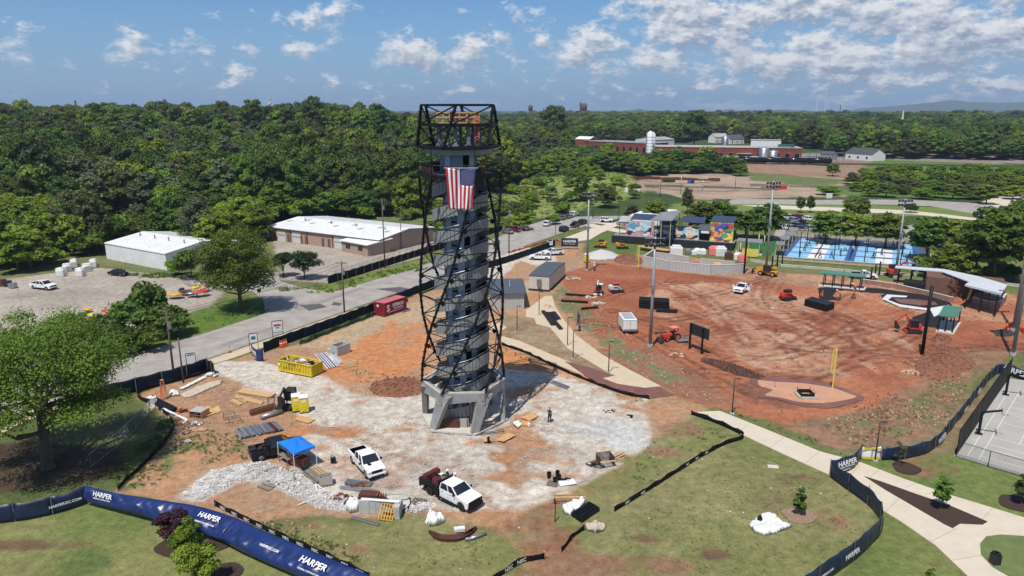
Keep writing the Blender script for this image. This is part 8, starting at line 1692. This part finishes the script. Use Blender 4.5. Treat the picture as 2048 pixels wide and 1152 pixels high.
def sign(lab,p,w,h,z,rows,bg='white_print',fr='black_paint',rz=.1,name='site_sign',cat='sign'):
 t=thing(name,lab,cat,G(*p),rz); b=MB(); b.b0(-w/2,w/2,0,.04,z,z+h); b.build('panel',bg,t); b=MB(); [b.beam((s*(w/2+.04),.02,0),(s*(w/2+.04),.02,z+h),.08)for s in(-1,1)]; b.beam((-w/2,.02,z+h+.04),(w/2,.02,z+h+.04),.08); b.beam((-w/2,.02,z-.04),(w/2,.02,z-.04),.08); b.build('frame',fr,t)
 for body,sz,zz,m in rows:
  if isinstance(body,str):text(body,sz,m,t,(0,-.01,z+zz*h),(PI/2,0,0),.02)
  else:b=MB(); b.b0(-body/2,body/2,-.015,-.002,z+zz*h-sz/2,z+zz*h+sz/2); b.build('print',m,t)
sign('black-framed white notice board above the fence by the road',(557,682),1.6,1.9,1.6,[(1.1,.34,.62,'machine_red'),(.5,.16,.38,'black_paint')],rz=.45); sign('white notice board at the corner of the blue entrance banner',(509,704),1.2,1.5,1.6,[(.6,.3,.6,'cloth_blue'),(.7,.2,.42,'turf')],rz=.45); sign('white board with a yellow diamond beside the road, behind the fence',(384,740),1.2,1.6,1.0,[(.9,.12,.85,'black_paint')],rz=.45)
sign('large dark blue company sign board at the far end of the site fence',(1139,498),4.5,2.2,.8,[('HARPER',1.0,.62,'white_print'),('GENERAL CONTRACTORS',.26,.28,'white_print')],'banner_navy',rz=-.1); sign('small white notice on posts at the road end of the fence',(1100,496),1.6,1.6,.8,[(1.2,.4,.82,'roof_navy'),(1.2,.6,.45,'pale_pipe')],rz=.3)
t=thing('stop_sign','road sign seen from its dark back at the side street corner','road sign',G(520,603),.4); b=MB(); b.tube((0,0,0),(0,0,2.6),.04,n=6); b.build('post','galv',t); b=MB(); b.tube((0,0,2.3),(0,.04,2.3),.42,n=8); b.build('plate','machine_dark',t)
def bld(*a,wins=None,**k):
 t,L_=block(*a,**k)
 if wins:
  n,z,w,h=wins
  for i in range(n):win(t,(i+.5)*L_/n,z,w,h,fm='pale_concrete')
 return t
bld('brick_factory','long red brick mill wing left of the white silo, with tall windows','factory',(1168,313),(1294,311),26,13,'brick','roof_pale',wins=(10,5.5,2.6,4.5)); bld('brick_factory','long low brick factory with pale roof behind the tank cars','factory',(1306,321),(1602,324),28,9.5,'brick','roof_pale',wins=(16,3.5,3,2.5)); bld('brick_factory','small white-roofed brick block at the left end of the mill','factory',(1150,311),(1178,312),12,14,'brick','roof_white',ridge=2)
bld('warehouse','white gabled warehouse right of the silo','warehouse',(1310,298),(1348,296),24,8,'silo_white','roof_pale',ridge=2); bld('loading_shed','dark loading shed with a white roof edge beside the tank cars','shed',(1470,322),(1500,323),10,5,'machine_dark','roof_white'); bld('process_building','dark green process building between the steel tanks','building',(1553,322),(1580,323),10,11,'roof_green','roof_dark')
bld('warehouse','low white shed in the trees below the brick mill, left','warehouse',(1162,324),(1205,325),9,4,'silo_white','roof_white',ridge=1); bld('warehouse','low white shed in the trees below the brick mill, right','warehouse',(1222,325),(1280,324),9,4,'silo_white','roof_white',ridge=1); bld('warehouse','pale block rising behind the long factory roof','warehouse',(1500,308),(1560,309),14,11,'silo_white','roof_pale')
bld('school_building','white two-storey block with grey roof in the left woods','building',(730,292),(790,296),16,8,'house_white','roof_grey',wins=(9,4.8,2,1.4))
GH='houses among the far trees'
for A,B,D,h,rg_,w,r_,lab in[((1150,282),(1184,280),12,5,3,'house_white','roof_pale','white house with pale roof above the brick mill'),((1430,286),(1456,285),10,6,3.5,'house_white','roof_pale','white house with pale roof, left of the grey-roofed one'),((1460,288),(1488,287),9,5,4,'house_white','roof_grey','white gabled house with grey roof behind the factory'),((1690,318),(1742,322),13,4.5,3.5,'house_white','roof_dark','white house with dark roof beside the railway'),((1012,296),(1040,294),10,5,3,'house_white','roof_grey','white house with grey roof just right of the tower'),((1082,286),(1102,286),10,4,3,'house_white','roof_grey','small grey-roofed house in the trees right of the tower'),((280,288),(306,288),10,4,3,'wall_tan','door_brown','brown-roofed house deep in the left woods'),((82,405),(102,405),8,3.5,2,'wall_pinkish','door_brown','pinkish house in the dark of the left woods'),((1640,320),(1662,321),10,4,2,'wall_tan','roof_dark','low dark-roofed house by the tank cars'),((1936,262),(1952,262),12,7,3,'house_white','roof_pale','distant white house on the right skyline'),((1895,275),(1912,275),12,6,3,'house_white','roof_pale','distant pale house in the right woods')]:bld('house',lab,'house',A,B,D,h,w,r_,ridge=rg_,group=GH,wins=(3,1.2,1.6,1.4))
def silo(lab,p,r,top,m,group=None):
 P=G(*p); z=ztop(P,top)-P.z; t=thing('silo',lab,'silo',P,0,group); b=MB(); b.smooth=True; b.lathe([(r,0),(r,z*.93),(r*.3,z),(0,z)],n=20); b.build('drum',m,t); b=MB(); [b.lathe([(r+.03,z*.1*k),(r+.1,z*.1*k+.15),(r+.03,z*.1*k+.3)],n=20)for k in range(1,9)]; b.build('hoop','galv',t); b=MB(); b.beam((-r-.2,0,0),(-r-.2,0,z),.4); b.build('ladder','galv',t)
silo('tall white silo standing between the brick mill and the warehouse',(1298,324),2.2,262,'silo_white'); silo('second tall white silo close behind the first',(1303,322),2.0,264,'silo_white'); silo('grey steel tank in front of the factory, left of the green building',(1526,326),3,294,'galv'); silo('grey steel tank in front of the factory, nearest the green building',(1545,326),3,300,'galv'); silo('round grey silo behind the factory roof',(1450,292),3,272,'galv')
def railway():
 A,B=G(1440,327),G(1676,333); d=(B-A).normalized(); a0=A-d*60; z=A.z; rz=math.atan2(d.y,d.x); b=MB()
 for o in(0,1.5,6,7.5,12,13.5):p,q_=a0+Vector((-d.y,d.x,0))*o,A+d*340+Vector((-d.y,d.x,0))*o; p.z=q_.z=z+.35; b.beam(p,q_,.16,.2)
 one('railway_track','parallel railway tracks on the raised bank','railway',b,'rail_dark')
 L_=(B-A).length; n=5; ln=16.5
 for i in range(n):
  P=A+d*(L_*(i+.2)/n); P.z=z+.35; t=thing('tank_car','black railway tank car, %s of the row in front of the factory'%['leftmost','second','middle','fourth','rightmost'][i],'tank car',P,rz,'black railway tank cars'); b=MB(); b.smooth=True; b.tube((-ln/2+1,0,2.5),(ln/2-1,0,2.5),1.55,n=16); b.build('tank','black_car',t); b=MB()
  for s in(-1,1):b.tube((s*(ln/2-1),0,2.5),(s*(ln/2-.5),0,2.5),1.55,.8,n=16)
  b.build('tank_end','black_car',t); b=MB(); b.b0(-ln/2,ln/2,-1.3,1.3,.8,1.0); b.build('frame','machine_dark',t); b=MB(); b.tube((0,0,4),(0,0,4.5),.7,n=10); b.b0(-2,2,-.5,.5,4.1,4.2); b.build('dome','machine_dark',t)
  for x in(-6,-4.4,4.4,6):b=MB(); b.tube((x,-.8,.45),(x,.8,.45),.45,n=12); b.build('wheel','rust',t)
railway()
for x,y,lab in((1460,324,'white box lorry trailer parked left of the steel tanks'),(1505,325,'white box trailer behind the tank cars'),(1545,327,'second white box trailer behind the tank cars')):b=MB(); b.b0(-5,5,-1.3,1.3,1.2,4.0); b.b0(-4.5,4.5,-1,1,.3,1.2); one('box_trailer',lab,'trailer',b,'silo_white',loc=G(x,y))
t=thing('pipe_rack','steel pipe rack and gantry right of the last tank car','gantry',G(1655,328),0)
for k in range(6):b=MB(); b.beam((-12+k*4.4,0,0),(-12+k*4.4,0,7),.3); b.beam((-12+k*4.4,0,7),(-12+k*4.4,4,7),.3); b.build('column','galv',t)
b=MB(); [b.beam((-13,y,z),(12,y,z),.3)for y in(0,4)for z in(4.5,7)]; b.build('beam','galv',t)
def water_tower(lab,px,base,top,w,m='maroon',dist=1500):
 P=Vector(((px-1024)/F*dist,dist,float(hgt((px-1024)/F*dist,dist)))); P.x=(px-1024)/F*(dist*cP+(H-40)*sP); zt=ztop(P,top); zb_=ztop(P,base); r=w/2/pxm(Vector((P.x,P.y,45))); t=thing('water_tower',lab,'water tower',(P.x,P.y,0),0); b=MB(); b.smooth=True; b.lathe([(0,zt),(r,zt-r*.7),(r,zb_+r*.5),(r*.5,zb_),(0,zb_)],n=16); b.build('tank',m,t)
 for k in range(4):a_=k*PI/2+.6; b=MB(); b.beam((r*math.cos(a_),r*math.sin(a_),zb_+r*.5),(r*1.2*math.cos(a_),r*1.2*math.sin(a_),5),.5); b.build('leg',m,t)
 return t
water_tower('dark water tower on the skyline right of the steel tower',1061,222,209,9,'distant_rust'); water_tower('broad water tower on the skyline beside the two brick stacks',1168,222,205,12,'distant_rust'); water_tower('narrow dark water tower on the left skyline',331,208,197,8,'distant_rust')
for px,top,w,lab,m in((1161,205,4,'tall brick chimney left of the broad water tower','distant_rust'),(153,201,4,'thin dark chimney on the far left skyline','distant_rust'),(541,195,3,'white telecom mast on the left skyline','silo_white'),(614,204,1,'thin grey mast left of the tower on the skyline','galv'),(1633,192,1.2,'left one of three thin white radio masts on the horizon','silo_white'),(1650,112,1.3,'very tall thin radio mast, highest thing on the horizon','silo_white'),(1655,198,1.1,'short white radio mast right of the tallest one','silo_white'),(1680,210,1.6,'short dark mast on the right horizon','machine_dark')):
 d=1600 if px<1400 else 2600; P=Vector(((px-1024)/F*d*cP,d,0)); zt=ztop(P,top); r=w/2/pxm(Vector((P.x,d,40))); b=MB(); b.tube((0,0,0),(0,0,zt),r,r*.9,n=8)
 if 'telecom' in lab:[b.tube((0,0,zt*f),(0,0,zt*f+2.5),r*2,n=8)for f in(.8,.95)]
 if 'tallest' not in lab and 'radio' in lab or 'highest' in lab:[b.tube((0,0,zt*f),(0,0,zt*f+1),r*1.4,n=6)for f in(.3,.5,.7,.9)]
 one('chimney' if 'chimney' in lab else 'radio_mast',lab,'chimney' if 'chimney' in lab else 'mast',b,m,loc=(P.x,d,0))
b=MB(); b.tube((0,0,0),(0,0,38),3,.5,n=8); one('church_spire','tiny white church spire in the far right woods','spire',b,'silo_white',loc=((1807-1024)/F*900*cP,900,0))
for k,(A,B,m,h_,lab)in enumerate([((1268,358),(1440,362),'rusty_steel',1.2,'long low brown retaining edge across the far bare lot'),((1290,373),(1560,380),'old_wood',1.0,'second long brown edge nearer the far road'),((1500,372),(1740,378),'old_wood',1.2,'dark rubble edge right of the far bare lot'),((1325,364),(1350,364),'turf',2.4,'green covered stockpile on the far lot'),((1376,366),(1388,366),'cloth_blue',1.4,'blue tarp on the far lot'),((1250,384),(1282,388),'tarp_white',2,'white covered pile by the bend of the road'),((1545,379),(1574,378),'machine_red',1.6,'red low-loader on the far lot'),((1652,396),(1664,396),'silo_white',2,'white sign board beside the far road')]):
 p,q_=G(*A),G(*B); b=MB(); n=max(1,int((q_-p).length/9))
 for j in range(n):u,v=p.lerp(q_,j/n),p.lerp(q_,(j+.93)/n); hh_=h_*(1+.3*math.sin(j*2.3)); b.beam(u+Vector((0,0,hh_/2)),v+Vector((0,0,hh_/2)),1.2,hh_)
 one(['low_wall','low_wall','rubble_edge','stockpile','tarp','covered_pile','low_loader','sign_board'][k],lab,['wall','wall','rubble','stockpile','tarp','pile','trailer','sign'][k],b,m)
for p,top,lab in[((1361,389),352,'leaning lamp post on the far bare lot, left'),((1405,383),360,'leaning lamp post on the far bare lot, right'),((1470,380),352,'thin pole on the far lot edge'),((1752,400),366,'street lamp by the far road at the lot end'),((1320,398),365,'wooden pole at the bend of the road')]:pole('lamp_post',lab,p,top,.16,.12,'galv' if 'lean' in lab else 'wood_pole','lamp post',None,'lamp')
mat('hill_forest',(.035,.06,.025),.95,var=.2,scale=.002)
def hills():
 for d,prof,nm in((7000,[(480,224),(900,222),(1230,222),(1262,220),(1275,217),(1300,222),(1440,222),(1460,219),(1480,222),(1540,220),(1560,219),(1620,222),(2200,224)],'near_hills'),(9000,[(1300,224),(1600,223),(1680,221),(1750,215),(1800,211),(1850,206),(1880,203),(1900,200),(1940,204),(1990,205),(2048,204),(2150,206),(2300,212),(2500,224)],'mountains')):
  b=MB(); b.smooth=True; xs=[]; n=240
  for k in range(n+1):
   px=prof[0][0]+(prof[-1][0]-prof[0][0])*k/n
   for(a_,y0),(c2,y1)in zip(prof,prof[1:]):
    if a_<=px<=c2:f=(px-a_)/(c2-a_); f=f*f*(3-2*f); py=y0+(y1-y0)*f; break
   py+=(float(fbm(px/12,0,4,4))-.5)*2.2; x=(px-1024)/F*d*cP; z=max(0,H+d*(cP*(576-py)/F-sP)/(cP+sP*(576-py)/F)); xs.append((x,z))
  vs=[]
  for x,z in xs:vs+=[(x*.9,d-900,-5),(x*.96,d-380,z*.55),(x,d,z),(x*1.05,d+700,-5)]
  b.add(vs,[(4*k+j,4*k+4+j,4*k+5+j,4*k+1+j)for k in range(n)for j in range(3)]); tag(b.build(nm,'hill_forest'),'blue wooded hills along the horizon',kind='structure')
hills()
def person(lab,P,rz=0,shirt='cloth_dark',legs='cloth_jeans',hat=None,pose='stand',group=None,vest=None,s=1.0):
 t=thing('person',lab,'person',P,rz,group); t.scale=(s,)*3; bend={'stoop':.9,'sit':.15}.get(pose,.05); hz=.95 if pose!='kneel' else.5
 def tv(z,y=0,x=0):
  return Vector((x,y*math.cos(bend)+z*math.sin(bend),hz+z*math.cos(bend)-y*math.sin(bend)))
 st={'walk':.28,'play':.35}.get(pose,.05); sit=pose=='sit'
 V_=[(tv(0),.16),(tv(.28),.15),(tv(.50),.17),(tv(.60),.065),(tv(.68),.07)]; E=[(0,1),(1,2),(2,3),(3,4)]
 def chain(pts,root):
  p=root
  for v,r in pts:V_.append((Vector(v),r)); E.append((p,len(V_)-1)); p=len(V_)-1
  return p
 for sx in(-1,1):
  f=sx*st
  if pose=='kneel':chain([((sx*.1,.0,.48),.11),((sx*.14,.35*(sx>0),.42 if sx>0 else.1),.075),((sx*.14,-.1 if sx<0 else.33,.08),.05)],0)
  elif sit:chain([((sx*.1,.05,hz-.05),.11),((sx*.13,.45,hz-.05),.08),((sx*.13,.5,hz-.45),.055),((sx*.13,.62,hz-.48),.045)],0)
  else:chain([((sx*.10,.02,.88),.11),((sx*.13,f*.6+.03,.48),.075),((sx*.14,f-.02,.09),.05),((sx*.15,f+.15,.05),.045)],0)
  up={'phone':sx>0,'play':sx>0,'wave':sx<0}.get(pose,False); sh=tv(.50,0,sx*.20)
  if up:w=chain([(sh,.07),(sh+Vector((sx*.12,.18,-.10)),.05),(sh+Vector((sx*.02,.30,.10)),.035),(sh+Vector((0,.31,.19)),.036)],2); d=Vector((0,.2,1))
  elif pose in('stoop','kneel','work'):w=chain([(sh,.07),(sh+Vector((sx*.06,.12,-.28)),.05),(sh+Vector((0,.30,-.42)),.035),(sh+Vector((0,.34,-.50)),.036)],2); d=Vector((0,.4,-1))
  else:w=chain([(sh,.07),(sh+Vector((sx*.07,-.02,-.28)),.05),(sh+Vector((sx*.06,.10,-.53)),.035),(sh+Vector((sx*.05,.13,-.62)),.036)],2); d=Vector((0,.15,-1))
  c=V_[w][0]; d.normalize()
  for k,L_ in enumerate((.075,.085,.08,.065)):o=Vector((0,(k-1.5)*.021,0)); chain([(c+o+d*.045,.0095),(c+o+d*(.045+L_*.55),.009),(c+o+d*(.04+L_)+Vector((-sx*.018,0,0)),.008)],w)
  chain([(c+Vector((-sx*.01,.04,0))+d*.01,.011),(c+Vector((-sx*.02,.06,0))+d*.05,.009)],w)
 me=bpy.data.meshes.new('body'); me.from_pydata([v for v,r in V_],E,[]); o=mk('body',me,t); sk=o.modifiers.new('skin','SKIN'); sk.use_smooth_shade=True; sb=o.modifiers.new('sub','SUBSURF'); sb.levels=1; sb.render_levels=1
 me.update(); o.data.skin_vertices[0].data[0].use_root=True
 for k,(v,r)in enumerate(V_):o.data.skin_vertices[0].data[k].radius=(r,r*(.72 if k<3 else 1))
 for m in(shirt,):me.materials.append(M(m))
 hp=tv(.80,.02); b=MB(); b.smooth=True; b.ico(hp,.115,(.88,1,1.15),0,random,2); b.ico(hp+Vector((0,.115,-.01)),.022,(1,1,1.3)); b.ico(hp+Vector((.1,0,0)),.025); b.ico(hp+Vector((-.1,0,0)),.025); h=b.build('head','skin',t); b=MB()
 for sx in(-1,1):b.ico(hp+Vector((sx*.04,.098,.02)),.014)
 b.beam(hp+Vector((-.03,.103,-.055)),hp+Vector((.03,.103,-.055)),.008); b.build('eyes','hair',h)
 b=MB(); b.smooth=True
 if hat:b.ico(hp+Vector((0,0,.045)),.15,(1,1.1,.85),0,random,1); b.lathe([(.1,.0),(.18,.0),(.18,.015)],hp+Vector((0,.01,.02)),14); b.build('hard_hat',hat,t)
 else:b.ico(hp+Vector((0,-.02,.035)),.12,(.95,1,1.1),0,random,1); b.build('hair','hair',t)
 b=MB(); b.smooth=True
 if not sit and pose!='kneel':
  for sx in(-1,1):f=sx*st; b.tube((sx*.08,0,.98),(sx*.13,f*.6+.03,.5),.125,.095,n=10); b.tube((sx*.13,f*.6+.03,.52),(sx*.14,f-.02,.10),.095,.075,n=10)
  b.build('trousers',legs,t); b=MB(); [b.box((sx*.15,sx*st+.06,.06),(.11,.28,.12))for sx in(-1,1)]; b.build('boots','hair',t)
 if vest:b=MB(); b.smooth=True; a_,c_=tv(.0),tv(.54); b.tube(a_,c_,.185,.20,n=12,cap=False); b.build('vest',vest,t)
 return t
person('man in dark clothes holding a phone up, standing on the gravel',G(1099,843),2.9,'cloth_dark','cloth_dark',None,'phone')
def onbed(lab,x,y,z,**k):v=T2.matrix_basis@Vector((x,y,z)); person(lab,v,k.pop('rz',0),group='workers on the service truck',**k)
bpy.context.view_layer.update()
onbed('worker in a yellow vest stooping over the truck bed',-.0,-1.9,.45,shirt='hi_vis',vest='hi_vis',pose='stoop',rz=3.6); onbed('worker in a white hard hat behind the truck bed, left',-1.5,-2.1,0,hat='helmet',pose='work',rz=2.2); onbed('worker in a white hard hat behind the truck bed, right',-1.5,-1.0,0,hat='helmet',pose='work',rz=2.2)
GW='workers laying the infield mat'
for x,y,po,h,lab in((1645,594,'kneel',None,'bare-backed worker kneeling on the black mat'),(1680,597,'stoop','helmet','worker in an orange vest and white hard hat at the mat edge'),(1711,583,'stoop','helmet','worker in an orange vest bending on the far strip of mat'),(1707,596,'walk',None,'worker in light clothes walking inside the mat curve')):person(lab,G(x,y),1,'cloth_orange','cloth_jeans',h,po,GW,'cloth_orange' if h else None,1.15)
for x,y,lab,sh in((1189,541,'worker in white near the left light mast','cloth_white'),(1157,647,'person in dark clothes on the bank beside the slope path','cloth_dark'),(1159,662,'person in grey crouching on the bank below the dark figure','cloth_jeans'),(1157,457,'walker in dark clothes on the pavement by the parked cars','cloth_dark')):person(lab,G(x,y),.5,sh,'cloth_jeans','helmet' if x==1189 else None,'stoop' if x==1159 else 'stand',s=1.1)
for i,(u,v)in enumerate(((.12,.15),(.14,.6),(.2,.62),(.13,.35),(.36,.1),(.42,.22),(.44,.45),(.50,.42),(.66,.2),(.67,.3),(.72,.38),(.8,.8),(.83,.78),(.92,.3),(.95,.3),(.9,.05),(.28,.05))):person('player %s on the ball courts'%['in white by the left fence','in black at the far left','in black beside the far left player','in dark kit near the left fence','at the near left net','in dark kit left of the divider','in white left of the divider','in white beside the divider','in grey right of the divider','in white right of the divider','in dark kit mid court','in white at the far net','in grey at the far net','in dark kit at the right end','in white at the right end','in dark kit, near right corner','in orange, near left corner'][i],cq(u,v)+Vector((0,0,.06)),i*1.3,['cloth_white','cloth_dark','cloth_dark','cloth_dark','cloth_blue','cloth_dark','cloth_white','cloth_white','cloth_jeans','cloth_white','cloth_dark','cloth_white','cloth_jeans','cloth_dark','cloth_white','cloth_dark','cloth_orange'][i],'cloth_dark',None,'play','players on the ball courts',s=1.1)
b=MB(); b.b0(-11000,11000,-80,11000,-8,260); hz=b.build('haze',[]); hz.data.materials.clear(); m=bpy.data.materials.new('haze'); m.use_nodes=True; nt=m.node_tree; nt.nodes.clear(); o=nt.nodes.new('ShaderNodeOutputMaterial'); v=nt.nodes.new('ShaderNodeVolumePrincipled'); v.inputs['Color'].default_value=(.62,.78,1,1); v.inputs['Density'].default_value=HAZE; v.inputs['Anisotropy'].default_value=.2; nt.links.new(v.outputs[0],o.inputs['Volume']); hz.data.materials.append(m); tag(hz,'thin blue summer haze over the far country',kind='stuff'); hz.visible_shadow=True
